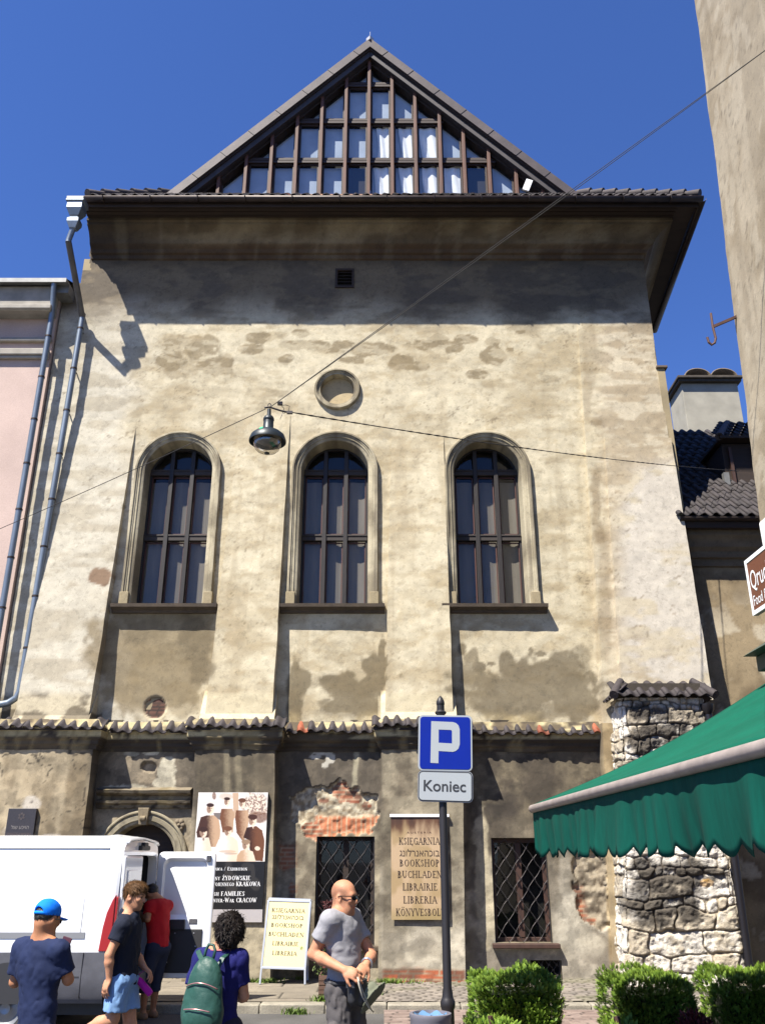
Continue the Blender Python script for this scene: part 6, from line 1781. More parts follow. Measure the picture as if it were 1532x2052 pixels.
def thuja(name, label, x0, x1, y0, y1, ztop, n, light=1.0, seed=1):
    t_ = thing(name, label, 'shrub', (.5 * (x0 + x1), .5 * (y0 + y1), 0.05), 'clipped evergreen shrubs along the terrace')
    rs = np.random.RandomState(seed)
    cx, cy = .5 * (x0 + x1), .5 * (y0 + y1); hx_, hy_ = .5 * (x1 - x0), .5 * (y1 - y0)
    # sprays: flat fans of scale leaves, clustered on twigs so clumps and gaps form
    tw = []
    for k in range(n):
        f = rs.rand()
        a = rs.uniform(-1, 1); c = rs.uniform(0, 1)
        if f < .34: p = Vector((cx + a * hx_, cy + rs.uniform(-1, 1) * hy_, ztop)); o = Vector((a * .3, rs.uniform(-.3, .3), 1))
        elif f < .78: p = Vector((cx + a * hx_, y0, .10 + (ztop - .10) * c)); o = Vector((a * .4, -1, .35))
        elif f < .9: p = Vector((x0, cy + a * hy_, .10 + (ztop - .10) * c)); o = Vector((-1, -.1, .35))
        else: p = Vector((x1, cy + a * hy_, .10 + (ztop - .10) * c)); o = Vector((1, -.1, .35))
        # bulging outline
        q = np.array([p]); bump_ = (vn3(np.array([[p.x * 5 + seed, p.y * 5, p.z * 5]]))[0] - .5) * .22 + rs.normal(0, .018)
        round_ = -.10 * max(0, abs(a)) ** 4 - .05 * max(0, (p.z / ztop)) ** 6 * (f >= .34)
        p = p + o.normalized() * (bump_ + round_ - .03); tw.append((p, o.normalized()))
    V = []; F = []; Cc_ = []
    for p, o in tw:
        d0 = (o + Vector((rs.normal(0, .35), rs.normal(0, .35), rs.normal(.35, .3)))).normalized(); s_ = d0.cross(Vector((rs.normal(), rs.normal(), rs.normal()))).normalized(); Ls = rs.uniform(.035, .08)
        g = vn3(np.array([[p.x * 6, p.y * 6, p.z * 6 + 9]]))[0]; yg = rs.rand()
        base = np.array(lin(66, 102, 26, .70)) * (.55 + .8 * g) * light; tip = np.array(lin(146, 172, 62, .72)) * (.7 + .5 * yg) * light
        for q in range(7):
            f = (q + 1) / 7; sd_ = (-1 if q % 2 else 1); a0 = p + d0 * Ls * f * .8; dd = (d0 * .8 + s_ * sd_ * .8 * (1 - f * .6)).normalized() if q < 6 else d0
            l_ = Ls * (.55 - .25 * f); w_ = dd.cross(d0.cross(s_)).normalized() * l_ * .22; k0 = len(V)
            V += [a0, a0 + dd * l_ * .5 + w_, a0 + dd * l_, a0 + dd * l_ * .5 - w_]; F.append((k0, k0 + 1, k0 + 2, k0 + 3))
            c = base * (1 - f * .7) + tip * (f * .7); Cc_ += [c, c, c * 1.15, c]
    me = bpy.data.meshes.new('foliage'); me.from_pydata([tuple(v) for v in V], [], F); put_color(me, np.array(Cc_)); me.update(); finish(me, 'foliage', M_leaf, t_, False)
    b = MB(); b.box(x0 + .14, x1 - .14, y0 + .14, y1 - .12, .06, ztop - .16); b.build('inner_twigs', mat('twig_dark', lin(30, 38, 16, .7), .95), t_)
    b = MB(); b.tube([(cx, cy, .045), (cx, cy, .5)], .03, 6); b.build('trunk', M_brownwood, t_)
    return t_
YS_ = 10.9
def bushx(px, Y): return at(px, 1985, Y).x
thuja('evergreen_shrub', 'clipped bright green shrub right beside the parking sign post', bushx(952, YS_), bushx(1130, YS_), YS_, YS_ + .9, .74, 6400, 1.0, 1)
thuja('evergreen_shrub', 'clipped green shrub between its two neighbours, with dark red plant before it', bushx(1232, YS_), bushx(1396, YS_), YS_, YS_ + .9, .74, 6000, .95, 2)
thuja('evergreen_shrub', 'clipped green shrub at the right edge beside the dark downpipe', bushx(1436, YS_), bushx(1600, YS_), YS_ - .05, YS_ + .85, .76, 5600, 1.0, 3)
q = at(985, 2034, 10.2)
thuja('evergreen_shrub', 'small bright shrub tip in front of the leftmost clipped shrub', q.x - .26, q.x + .22, 9.95, 10.4, q.z - .10, 1300, 1.15, 4)
q = at(1235, 2034, 10.2)
thuja('evergreen_shrub', 'small bright shrub low in front of the middle clipped shrub', q.x - .20, q.x + .18, 9.95, 10.35, q.z - .08, 1100, 1.1, 5)
rp = thing('red_leaved_plant', 'dark red leafy plant in front of the middle clipped shrub', 'plant', at(1392, 2052, 10.5))
q = at(1388, 2026, 10.5)
def rfn(k):
    o = Vector((random.gauss(0, 1), random.gauss(0, 1), random.gauss(.3, 1))).normalized(); return Vector((q.x, 10.5, q.z - .22)) + Vector((o.x * .19, o.y * .19, o.z * .22)) * random.uniform(.5, 1), o
leaf_cloud('foliage', '', '', 900, q, rfn, lambda p, o: tuple(np.array(lin(96, 34, 40, .6)) * random.uniform(.4, 1.4)), .05, rp)
b = MB(); b.tube([(q.x, 10.5, .045), (q.x, 10.5, q.z - .1)], .02, 6); b.build('stem', M_brownwood, rp)

bi = thing('litter_bin', 'round grey litter bin with a blue bag beside the sign post', 'bin', (at(862, 2030, 8.4).x, 8.4, 0))
q = at(862, 2036, 8.4); rB = .172
b = MB(); b.lathe([(rB - .02, 0.045), (rB - .005, .3), (rB, q.z - .02), (rB + .008, q.z), (rB + .004, q.z + .022), (rB - .022, q.z + .024), (rB - .03, q.z - .01), (rB - .04, q.z - .35)], (q.x, 8.4, 0), 36); b.build('bin_body', mat('bin_grey', lin(128, 126, 136, .7), .5, var=.15, vscale=5, metal=.2), bi, smooth=40)
b = MB(); n = 40; V = []
for k in range(n):
    a = 2 * math.pi * k / n
    for j in range(6):
        r_ = (rB - .032) * (1 - j / 5.5); V.append((q.x + r_ * math.cos(a), 8.4 + r_ * math.sin(a), q.z + .012 - .05 * (j / 5) ** .7 + .014 * math.sin(a * 7 + j * 1.7)))
b.add(V, [(k * 6 + j, ((k + 1) % n) * 6 + j, ((k + 1) % n) * 6 + j + 1, k * 6 + j + 1) for k in range(n) for j in range(5)]); b.build('bin_bag', mat('blue_bag', lin(110, 150, 190, .6), .25, spec=.6), bi, smooth=True)

pl_ = thing('planter_box', 'slatted brown wooden planter on the pavement behind the bald man', 'planter', (at(670, 2010, 14.1).x, 14.2, .12))
xp0 = at(638, 1985, 14.08).x; xp1 = xp0 + .62; zt3 = at(640, 1957, 14.08).z
b = MB()
for k in range(5):
    z = .125 + k * (zt3 - .13) / 5
    b.box(xp0, xp1, 14.08, 14.10, z, z + .075); b.box(xp0, xp0 + .02, 14.10, 14.6, z, z + .075); b.box(xp1 - .02, xp1, 14.10, 14.6, z, z + .075)
b.box(xp0 + .02, xp1 - .02, 14.11, 14.58, .12, zt3 - .06)
b.build('planter_slats', mat('planter_wood', lin(110, 82, 66, .65), .8, var=.35, vscale=7, stretch=(.3, 1, 2), bump=.3), pl_, bevel=.004)
sh = thing('red_green_bush', 'loose red and green leaved bush growing in the wooden planter', 'plant', (xp0 + .3, 14.35, zt3))
def bfn(k):
    o = Vector((random.gauss(0, 1), random.gauss(0, .8), random.gauss(.3, 1))).normalized(); h_ = random.random() ** .8
    return Vector((xp0 + .22 + .26 * math.sin(k * 12.9) * (1 - h_ * .5) + random.gauss(0, .05), 14.3 + random.gauss(0, .12), zt3 - .02 + h_ * 1.0)), o
def bcol(p, o): return tuple(np.array(lin(96, 46, 46, .6) if p.z > zt3 + .32 + random.gauss(0, .12) else lin(80, 96, 40, .6)) * random.uniform(.4, 1.4))
leaf_cloud('foliage', '', '', 1500, q, bfn, bcol, .05, sh)
b = MB()
for k in range(7): b.tube([(xp0 + .2 + k * .03, 14.3, zt3 - .06), (xp0 + .1 + k * .07, 14.3 + .03 * (k % 3), zt3 + .8 + .1 * (k % 2))], .008, 5)
b.build('stem', M_brownwood, sh)
# weeds along the foot of the wall and in the gutter: nobody could count the blades
b = MB()
def tuft(x, y, z, n, r_, h_, light=1.0):
    for k in range(n):
        a = random.uniform(0, 6.28); p = Vector((x + random.gauss(0, r_), y + random.gauss(0, r_ * .45), z)); d_ = Vector((math.cos(a) * .5, math.sin(a) * .5, 1)).normalized() * h_ * random.uniform(.4, 1.2); s_ = Vector((-math.sin(a), math.cos(a), 0)) * .006
        b.add([p - s_, p + s_, p + d_ * .6 + s_ * .8, p + d_ + Vector((d_.x, d_.y, -.2 * d_.z)) * .3], [(0, 1, 2, 3)], 0, tuple(np.array(lin(104, 132, 44, .7)) * random.uniform(.5, 1.2) * light))
for px_, Yt, n in ((505, 16.0, 120), (525, 15.95, 140), (545, 15.95, 90), (490, 16.0, 60), (600, 16.3, 60), (770, 16.0, 90), (785, 15.95, 90), (800, 15.95, 50), (835, 15.9, 40)): tuft(at(px_, 1960, Yt).x, Yt, .11, n, .09, .09)
for px_, Yt, n, z in ((588, 13.72, 110, .0), (600, 13.70, 60, 0), (652, 14.02, 160, .11), (645, 14.0, 90, .11), (720, 14.2, 60, .1), (742, 14.6, 60, .1)): tuft(at(px_, 2030, Yt).x, Yt, z, n, .07, .10)
o = b.build('weeds', M_leaf); o['kind'] = 'stuff'
# ================================================================ people: each body one continuous surface pulled from a distance field
def surfnet(F, org, h):
    S = F < 0
    nx, ny, nz = F.shape
    cs = np.zeros((nx - 1, ny - 1, nz - 1), np.uint8)
    for dx in (0, 1):
        for dy in (0, 1):
            for dz in (0, 1): cs += S[dx:nx - 1 + dx, dy:ny - 1 + dy, dz:nz - 1 + dz]
    act = (cs > 0) & (cs < 8)
    I = np.argwhere(act)
    vid = -np.ones(act.shape, np.int32); vid[act] = np.arange(len(I))
    corner = {}
    for dx in (0, 1):
        for dy in (0, 1):
            for dz in (0, 1): corner[(dx, dy, dz)] = F[I[:, 0] + dx, I[:, 1] + dy, I[:, 2] + dz]
    acc = np.zeros((len(I), 3)); cnt = np.zeros(len(I))
    ks = list(corner)
    for a in ks:
        for ax in range(3):
            if a[ax]: continue
            b_ = list(a); b_[ax] = 1; b_ = tuple(b_)
            fa, fb_ = corner[a], corner[b_]; m = (fa < 0) != (fb_ < 0)
            t = np.where(m, fa / (fa - fb_ + 1e-12), 0); p = np.tile(np.array(a, float), (len(I), 1)); p[:, ax] += t
            acc[m] += p[m]; cnt[m] += 1
    V = (I + acc / np.maximum(cnt, 1)[:, None]) * h + org
    Q = []
    for ax in range(3):
        o1, o2 = [(1, 2), (2, 0), (0, 1)][ax]
        sl = [slice(None)] * 3; sl[ax] = slice(0, F.shape[ax] - 1); sl2 = [slice(None)] * 3; sl2[ax] = slice(1, F.shape[ax])
        m = S[tuple(sl)] != S[tuple(sl2)]
        E_ = np.argwhere(m)
        E_ = E_[(E_[:, o1] > 0) & (E_[:, o2] > 0) & (E_[:, o1] < F.shape[o1] - 1) & (E_[:, o2] < F.shape[o2] - 1)]
        def cell(d1, d2):
            c = E_.copy(); c[:, o1] += d1; c[:, o2] += d2; return vid[c[:, 0], c[:, 1], c[:, 2]]
        q = np.stack([cell(-1, -1), cell(0, -1), cell(0, 0), cell(-1, 0)], -1)
        inside = S[E_[:, 0], E_[:, 1], E_[:, 2]]
        q[~inside] = q[~inside][:, ::-1]
        Q.append(q)
    return V, np.concatenate(Q)

class SD:
    def __init__(s, pts, pad, h):
        P = np.array([tuple(p) for p in pts]); s.h = h
        s.org = P.min(0) - pad; s.n = np.ceil((P.max(0) + pad - s.org) / h).astype(int) + 1
        s.F = np.full(s.n, 1.0, np.float32)
    def blk(s, lo, hi):
        a = np.clip(np.floor((np.array(lo) - s.org) / s.h).astype(int), 0, s.n); c = np.clip(np.ceil((np.array(hi) - s.org) / s.h).astype(int) + 1, 0, s.n)
        sl = tuple(slice(i, j) for i, j in zip(a, c))
        ax = [s.org[k] + s.h * np.arange(a[k], c[k]) for k in range(3)]
        return sl, ax[0][:, None, None], ax[1][None, :, None], ax[2][None, None, :]
    def comb(s, sl, d, k):
        A = s.F[sl]
        if k > 0:
            hh = np.maximum(k - np.abs(A - d), 0) / k; s.F[sl] = np.minimum(A, d) - hh * hh * k * .25
        else: s.F[sl] = np.minimum(A, d)
    def cap(s, a, b_, ra, rb=None, k=.02, clip=None, sub=False, flat=None):
        rb = ra if rb is None else rb; a = np.array(a, float); b_ = np.array(b_, float); m = max(ra, rb) + k + .03
        sl, x, y, z = s.blk(np.minimum(a, b_) - m, np.maximum(a, b_) + m)
        d = b_ - a; L2 = float(d @ d) + 1e-9
        px, py, pz = x - a[0], y - a[1], z - a[2]
        t = np.clip((px * d[0] + py * d[1] + pz * d[2]) / L2, 0, 1)
        qx, qy, qz = px - t * d[0], py - t * d[1], pz - t * d[2]
        if flat is not None:      # (direction, factor): thinner along a direction
            n_, f_ = np.array(flat[0], float), flat[1]; q = qx * n_[0] + qy * n_[1] + qz * n_[2]; g = (1 / f_ - 1) * q
            qx, qy, qz = qx + g * n_[0], qy + g * n_[1], qz + g * n_[2]
        D = np.sqrt(qx * qx + qy * qy + qz * qz) - (ra + (rb - ra) * t)
        if clip is not None:
            c, n_ = np.array(clip[0], float), np.array(clip[1], float); D = np.maximum(D, (x - c[0]) * n_[0] + (y - c[1]) * n_[1] + (z - c[2]) * n_[2])
        if sub: s.F[sl] = np.maximum(s.F[sl], -D)
        else: s.comb(sl, D, k)
    def ell(s, c, r, fr=None, k=.02, clip=None, sub=False):
        c = np.array(c, float); m = max(r) + k + .03; sl, x, y, z = s.blk(c - m, c + m)
        px, py, pz = x - c[0], y - c[1], z - c[2]
        A = np.array([tuple(v) for v in fr], float) if fr is not None else np.eye(3)
        q = [(px * A[i, 0] + py * A[i, 1] + pz * A[i, 2]) for i in range(3)]
        k0 = np.sqrt(sum((q[i] / r[i]) ** 2 for i in range(3))); k1 = np.sqrt(sum((q[i] / r[i] ** 2) ** 2 for i in range(3))) + 1e-9
        D = k0 * (k0 - 1) / k1
        if clip is not None:
            for cc, nn in (clip if isinstance(clip, list) else [clip]):
                cc = np.array(cc, float); D = np.maximum(D, (x - cc[0]) * nn[0] + (y - cc[1]) * nn[1] + (z - cc[2]) * nn[2])
        if sub: s.F[sl] = np.maximum(s.F[sl], -D)
        else: s.comb(sl, D, k)
    def plane(s, c, n_):
        _, x, y, z = s.blk(s.org, s.org + s.n * s.h); sh = s.F.shape
        s.F = np.maximum(s.F, ((x - c[0]) * n_[0] + (y - c[1]) * n_[1] + (z - c[2]) * n_[2])[:sh[0], :sh[1], :sh[2]]).astype(np.float32)
    def noise(s, amp, freq, seed=0, ridged=False):
        I = np.argwhere(np.abs(s.F) < amp + s.h * 2.5)
        p = (I * s.h + s.org) * np.array(freq) + seed * 3.7
        n_ = vn3(p) * .65 + vn3(p * 2.1 + 5) * .35
        if ridged: n_ = 1 - np.abs(n_ * 2 - 1) * 1.6
        s.F[I[:, 0], I[:, 1], I[:, 2]] += (amp * (n_ - .5) * 2).astype(np.float32)
    def build(s, name, mat_, parent, colfn=None):
        V, Q = surfnet(s.F, s.org, s.h)
        me = bpy.data.meshes.new(name)
        me.vertices.add(len(V)); me.vertices.foreach_set('co', V.astype(np.float32).ravel())
        me.loops.add(Q.size); me.loops.foreach_set('vertex_index', Q.astype(np.int32).ravel())
        me.polygons.add(len(Q)); me.polygons.foreach_set('loop_start', (np.arange(len(Q)) * 4).astype(np.int32))
        if colfn is not None: put_color(me, colfn(V))
        me.update(calc_edges=True); me.validate()
        return finish(me, name, mat_, parent, True)

def frame(f, u=(0, 0, 1)):
    f = Vector(f).normalized(); u = Vector(u); r = f.cross(u).normalized(); u = r.cross(f).normalized()
    return r, f, u

def head_sd(sd, c, f, u=(0, 0, 1), s_=1.0, ears=True):
    r, f, u = frame(f, u); c = Vector(c)
    P = lambda x, y, z: c + r * (x * s_) + f * (y * s_) + u * (z * s_)
    fr = (r, f, u); E_ = lambda p, rad, k=.02, **kw: sd.ell(p, [q * s_ for q in rad], fr, k, **kw)
    E_(P(0, -.008, .032), (.075, .095, .088), .0)
    E_(P(0, .030, -.028), (.060, .062, .085), .03)
    sd.cap(P(-.03, .045, -.088), P(.03, .045, -.088), .026 * s_, .026 * s_, .03)
    E_(P(0, .064, -.098), (.022, .022, .018), .02)
    sd.cap(P(-.04, .02, -.065), P(-.055, -.02, -.03), .022, .024, .03); sd.cap(P(.04, .02, -.065), P(.055, -.02, -.03), .022, .024, .03)
    sd.cap(P(0, .086, .008), P(0, .106, -.030), .008, .012, .012)
    sd.cap(P(-.012, .094, -.034), P(.012, .094, -.034), .008, .008, .008)
    sd.cap(P(-.036, .078, .020), P(.036, .078, .020), .012, .012, .02)
    E_(P(.040, .072, -.022), (.02, .018, .016), .02); E_(P(-.040, .072, -.022), (.02, .018, .016), .02)
    for sx in (-1, 1): E_(P(.030 * sx, .096, .002), (.013, .012, .009), 0, sub=True)
    for sx in (-1, 1): E_(P(.030 * sx, .080, .002), (.012, .011, .010), .0)
    E_(P(0, .088, -.058), (.024, .010, .006), .006); E_(P(0, .086, -.070), (.020, .010, .007), .006)
    if ears:
        for sx in (-1, 1):
            E_(P(.079 * sx, -.008, -.010), (.010, .022, .032), .012); E_(P(.088 * sx, -.002, -.008), (.008, .010, .016), 0, sub=True)
    return P, fr

def hand_sd(sd, w_, d_, n_, thumb=1, curl=.5, s_=1.0):
    w_ = Vector(w_); d_ = Vector(d_).normalized(); n_ = Vector(n_); n_ = (n_ - d_ * n_.dot(d_)).normalized(); s2 = d_.cross(n_) * thumb
    sd.ell(w_ + d_ * .045 * s_, (.042 * s_, .019 * s_, .055 * s_), (s2, n_, d_), .015)
    for i, L_f in enumerate((.92, 1.0, .95, .76)):
        p = w_ + d_ * (.080 - .004 * abs(i - 1.2)) * s_ + s2 * ((1.5 - i) * .0205 * s_); a = .15 + .12 * i * curl
        dd = (d_ + s2 * ((1.5 - i) * .07)).normalized()
        for j, L3 in enumerate((.042, .027, .021)):
            a += curl * (.55, .75, .5)[j]
            q = p + (dd * math.cos(a) + n_ * math.sin(a)) * (L3 * L_f * s_)
            sd.cap(p, q, (.0098 - .001 * j) * s_, (.0090 - .001 * j) * s_, .006); p = q
    p = w_ + d_ * .025 * s_ + s2 * .034 * s_; dt = (d_ * .72 + s2 * .62 + n_ * .35).normalized(); q = p + dt * .042 * s_
    sd.cap(p, q, .0135 * s_, .011 * s_, .015); sd.cap(q, q + (dt * .7 + d_ * .3 + n_ * .45 * curl).normalized() * .032 * s_, .011 * s_, .0085 * s_, .006)

M_skin = mat('skin', (1, 1, 1), .6, attr=True, var=.12, vscale=22, var2=.10, v2scale=160, bump=.12, bscale=220, sss=.10, spec=.3)
def skincol(base, extra=None):
    def fn(V):
        n_ = vn3(V * 40) - .5; C = np.array(base)[None, :] * (1 + n_[:, None] * .12)
        if extra is not None: C = extra(V, C)
        return np.clip(C, 0, 1)
    return fn
SK = lin(208, 148, 114, .68); SK2 = lin(190, 132, 96, .72); SK3 = lin(206, 150, 116, .72)

def torso(sd, chest, pel, f, infl=0.0, wide=1.0, k=.05, belly=0.0):
    chest = Vector(chest); pel = Vector(pel); u = (chest - pel).normalized(); r, f, u = frame(f, u); fr = (r, f, u); L_t = (chest - pel).length
    sd.ell(chest - u * .02, ((.165 + infl) * wide, .105 + infl, .20 + infl * .5), fr, 0)
    sd.ell(chest + u * .10, ((.150 + infl) * wide, .080 + infl, .085 + infl * .4), fr, k)
    mid = chest.lerp(pel, .58); sd.ell(mid + f * belly, ((.142 + infl) * wide, .098 + infl + belly * .6, .17 + infl), fr, k)
    sd.ell(pel, ((.158 + infl) * wide, .108 + infl, .13 + infl), fr, k)
    return r, f, u

def arm_sd(sd, sh, el, wr, s_=1.0):
    sd.cap(sh, Vector(sh).lerp(Vector(el), .4), .050 * s_, .046 * s_, .04); sd.cap(Vector(sh).lerp(Vector(el), .3), el, .046 * s_, .037 * s_, .03)
    m = Vector(el).lerp(Vector(wr), .3); sd.cap(el, m, .036 * s_, .040 * s_, .02); sd.cap(m, wr, .040 * s_, .026 * s_, .02)
def leg_sd(sd, hip, kn, an, toe, s_=1.0, shoe=False):
    hip, kn, an = Vector(hip), Vector(kn), Vector(an)
    sd.cap(hip, kn, .082 * s_, .055 * s_, .04); m = kn.lerp(an, .32); back = (-Vector(toe)).normalized() * .012
    sd.cap(kn, m + back, .054 * s_, .056 * s_, .03); sd.cap(m + back, an, .055 * s_, .036 * s_, .03)
    t = Vector(toe).normalized(); sd.cap(an + Vector((0, 0, -.035)) - t * .03, an + Vector((0, 0, -.05)) + t * .13, .038 * s_, .026 * s_, .03)

def sleeve(sd, sh, el, frac, r0, r1, k=.05):
    sh, el = Vector(sh), Vector(el); e = sh.lerp(el, frac); d_ = (el - sh).normalized()
    sd.cap(sh, e, r0, r1, k, clip=(e - d_ * .01, d_))

def shoe(name, an, toe, mat_, parent):
    an = Vector(an); t = Vector(toe).normalized(); pts = [an + t * .24, an - t * .12]; sd = SD(pts, .14, .008)
    c = an + Vector((0, 0, -.055)); fl = Vector((0, 0, 1))
    sd.cap(c - t * .045, c + t * .14, .046, .040, .0); sd.cap(c, an + Vector((0, 0, .0)), .045, .042, .03)
    sd.plane((0, 0, an.z - .088), (0, 0, -1)); return sd.build(name, mat_, parent)

def cloth(name, col, rough=.85, **kw): return mat(name, col, rough, var=.14, vscale=9, var2=.1, v2scale=160, bump=.18, bscale=240, spec=.25, **kw)

def strands(o, n, length, width, dirfn, curl=0.0, seed=1, lift=.04):
    """add short locks of hair to the hair mesh o"""
    rs = np.random.RandomState(seed); me = o.data; P = [p for p in me.polygons]; V = [tuple(v.co) for v in me.vertices]; F = [tuple(p.vertices) for p in P]
    for k in range(n):
        p = P[rs.randint(len(P))]; c = Vector(p.center); nn = Vector(p.normal); d_ = dirfn(c, nn); d_ = (d_ - nn * d_.dot(nn) * .9 + nn * lift + Vector(rs.normal(0, .13, 3))).normalized()
        s_ = d_.cross(nn).normalized() * width * rs.uniform(.6, 1.3); L3 = length * rs.uniform(.6, 1.3); k0 = len(V); q = c - nn * .004; N = 5
        ph = rs.uniform(0, 6.28)
        for i in range(N + 1):
            t = i / N; off = (nn * math.cos(ph + t * 5) + s_.normalized() * math.sin(ph + t * 5)) * curl * t
            w_ = s_ * (1 - t * .75); a = q + d_ * L3 * t + off + nn * (.006 * math.sin(t * 3.1)); V += [tuple(a - w_), tuple(a + w_)]
        F += [(k0 + 2 * i, k0 + 2 * i + 1, k0 + 2 * i + 3, k0 + 2 * i + 2) for i in range(N)]
    nm = bpy.data.meshes.new(me.name); nm.from_pydata(V, [], F)
    for m_ in me.materials: nm.materials.append(m_)
    nm.shade_smooth(); o.data = nm

# ---------------------------------------------------------------- bald man in a grey T-shirt, hands at his waist
def bald_man():
    Y0 = 7.05; A = lambda x, y, d_=0.0: at(x, y, Y0 + d_)
    f = Vector((.88, -.475, 0)).normalized(); r = Vector((f.y, -f.x, 0))         # r = his right hand side
    hc = A(689, 1797); pel = A(690, 1975); chest = A(690, 1883); chest = Vector((chest.x - .01, chest.y, chest.z))
    t = thing('person', 'bald man in grey T-shirt and sunglasses with both hands at his waist', 'person', (pel.x, pel.y, 0))
    shR = chest + r * .165 + Vector((0, 0, .135)) - f * .02; shL = chest - r * .165 + Vector((0, 0, .135)) - f * .02
    elR = A(627, 1912, -.10); wrR = A(690, 1944, -.26); elL = A(744, 1915, .10); wrL = A(733, 1934, -.12)
    hipR = pel + r * .085 + Vector((0, 0, -.03)); hipL = pel - r * .085 + Vector((0, 0, -.03))
    knR = hipR + f * .05 + r * .04 + Vector((0, 0, -.43)); knL = hipL + f * .06 - r * .03 + Vector((0, 0, -.43))
    anR = Vector((knR.x - .03, knR.y, .09)) + r * .03; anL = Vector((knL.x - .02, knL.y, .09)) - r * .02
    sd = SD([hc, shR, shL, elR, elL, wrR, wrL, anR, anL], .26, .0075)
    hf = Vector((.93, -.36, -.06))
    P, fr = head_sd(sd, hc, hf, s_=.98)
    neckb = chest + Vector((0, 0, .19)) - f * .01; sd.cap(P(0, -.025, -.05), neckb, .056, .066, .03)
    torso(sd, chest, pel, f, -.012, .93, belly=.0)
    sd.cap(neckb, shR, .055, .052, .05); sd.cap(neckb, shL, .055, .052, .05)
    arm_sd(sd, shR, elR, wrR, 1.02); arm_sd(sd, shL, elL, wrL, 1.02)
    hand_sd(sd, wrR, A(716, 1955, -.30) - wrR, Vector((-.3, .9, -.3)), -1, .55, 1.0); hand_sd(sd, wrL, A(712, 1962, -.26) - wrL, Vector((-.3, .75, -.55)), 1, .55, 1.0)
    leg_sd(sd, hipR, knR, anR, f); leg_sd(sd, hipL, knL, anL, f)
    def hairs(V, C):
        d_ = V - np.array(hc); rr, ff, uu = [d_ @ np.array(q) for q in fr]
        m = sst(.055, .03, ff) * sst(-.085, -.05, uu) * sst(.082, .045, uu + .25 * np.maximum(ff, -.1)) * (np.abs(rr) > .0) * (uu > -.08)
        m = m * (1 - (np.abs(rr) > .081) * 1.0)
        C = C * (1 - .38 * m[:, None]) ; st = sst(-.03, -.06, uu) * sst(.02, .06, ff) * (np.hypot(np.hypot(rr, ff), uu) < .16)
        lp_ = np.exp(-((uu + .064) / .008) ** 2) * (ff > .082) * (np.abs(rr) < .025) * (np.hypot(np.hypot(rr, ff), uu) < .16)
        C = C * (1 - .16 * st[:, None]); return C * (1 - lp_[:, None] * np.array([.15, .4, .4]))
    sd.build('body', M_skin, t, skincol(SK, hairs))
    s2 = SD([shR, shL, pel, chest, elR, elL], .22, .0075)
    torso(s2, chest, pel + Vector((0, 0, .0)), f, .010, .93, .05, .010); s2.cap(neckb - Vector((0, 0, .02)), shR, .060, .062, .05); s2.cap(neckb - Vector((0, 0, .02)), shL, .060, .062, .05)
    sleeve(s2, shR, elR, .62, .064, .070); sleeve(s2, shL, elL, .62, .064, .066)
    sh_ = pel + Vector((0, 0, -.06)); s2.plane(sh_, (-.10, 0, -1))
    s2.noise(.007, (6, 6, 9), 1); s2.noise(.003, (13, 13, 20), 3, True)
    nk = P(0, -.02, -.10); s2.ell(neckb + f * .05 + Vector((0, 0, .035)), (.072, .085, .075), None, 0, sub=True)
    s2.build('t_shirt', cloth('grey_cotton', lin(162, 161, 165, .70), .9), t)
    s3 = SD([hipR, hipL, knR, knL, anR, anL, pel], .16, .009)
    s3.ell(pel + Vector((0, 0, -.01)), (.160, .112, .12), (r, f, Vector((0, 0, 1))), 0)
    for h_, k_, a_ in ((hipR, knR, anR), (hipL, knL, anL)): s3.cap(h_, k_, .092, .080, .05); s3.cap(k_, a_ + Vector((0, 0, .02)), .080, .074, .04)
    s3.ell(hipR.lerp(knR, .62) + r * .085, (.03, .085, .10), (r, f, Vector((0, 0, 1))), .02)
    s3.plane(pel + Vector((0, 0, .045)), (0, 0, 1)); s3.noise(.012, (10, 10, 7), 5); s3.noise(.007, (24, 24, 12), 6, True)
    s3.build('trousers', cloth('grey_trousers', lin(92, 88, 88, .7)), t)
    b = MB(); ring = [pel + Vector((0, 0, .03)) + r * (.165 * math.cos(a)) + f * (.122 * math.sin(a)) for a in np.linspace(0, 2 * math.pi, 33)]; b.tube(ring, .016, 6); b.build('belt', mat('black_strap', (.02, .02, .022), .7), t, smooth=True)
    # sunglasses
    b = MB()
    for sx in (-1, 1):
        b.add([P(sx * x, y, z) for x, y, z in ((.006, .108, .012), (.030, .106, .015), (.056, .092, .012), (.060, .085, .0), (.052, .092, -.014), (.028, .106, -.016), (.010, .110, -.008))], [(0, 1, 2, 3, 4, 5, 6)])
    b.build('sunglass_lens', mat('dark_lens', (.010, .009, .010), .12, spec=.6), t, solid=.003)
    b = MB()
    for sx in (-1, 1): b.tube([P(sx * .060, .088, .010), P(sx * .078, .05, .010), P(sx * .084, -.005, .008), P(sx * .082, -.03, -.012)], .0035, 5)
    b.tube([P(-.056, .094, .017), P(-.03, .108, .019), P(0, .112, .014), P(.03, .108, .019), P(.056, .094, .017)], .0032, 5)
    b.build('sunglass_frame', mat('dark_frame', (.03, .016, .012), .3), t)
    # watch on the left wrist
    b = MB(); wv = (wrL - elL).normalized(); wc_ = wrL - wv * .035; x_ = wv.orthogonal().normalized(); y_ = wv.cross(x_)
    b.tube([wc_ + (x_ * math.cos(a) + y_ * math.sin(a)) * .036 for a in np.linspace(0, 2 * math.pi, 21)], .009, 6); b.build('watch', mat('steel_watch', lin(200, 200, 205, .8), .25, metal=.8), t, smooth=True)
    for an_ in (anR, anL): shoe('shoe', an_, f, mat('brown_shoe', lin(70, 56, 46, .8), .7), t)
    # black pouch on the belt, sun hat hanging from its cord
    pc = A(714, 1985, -.22)
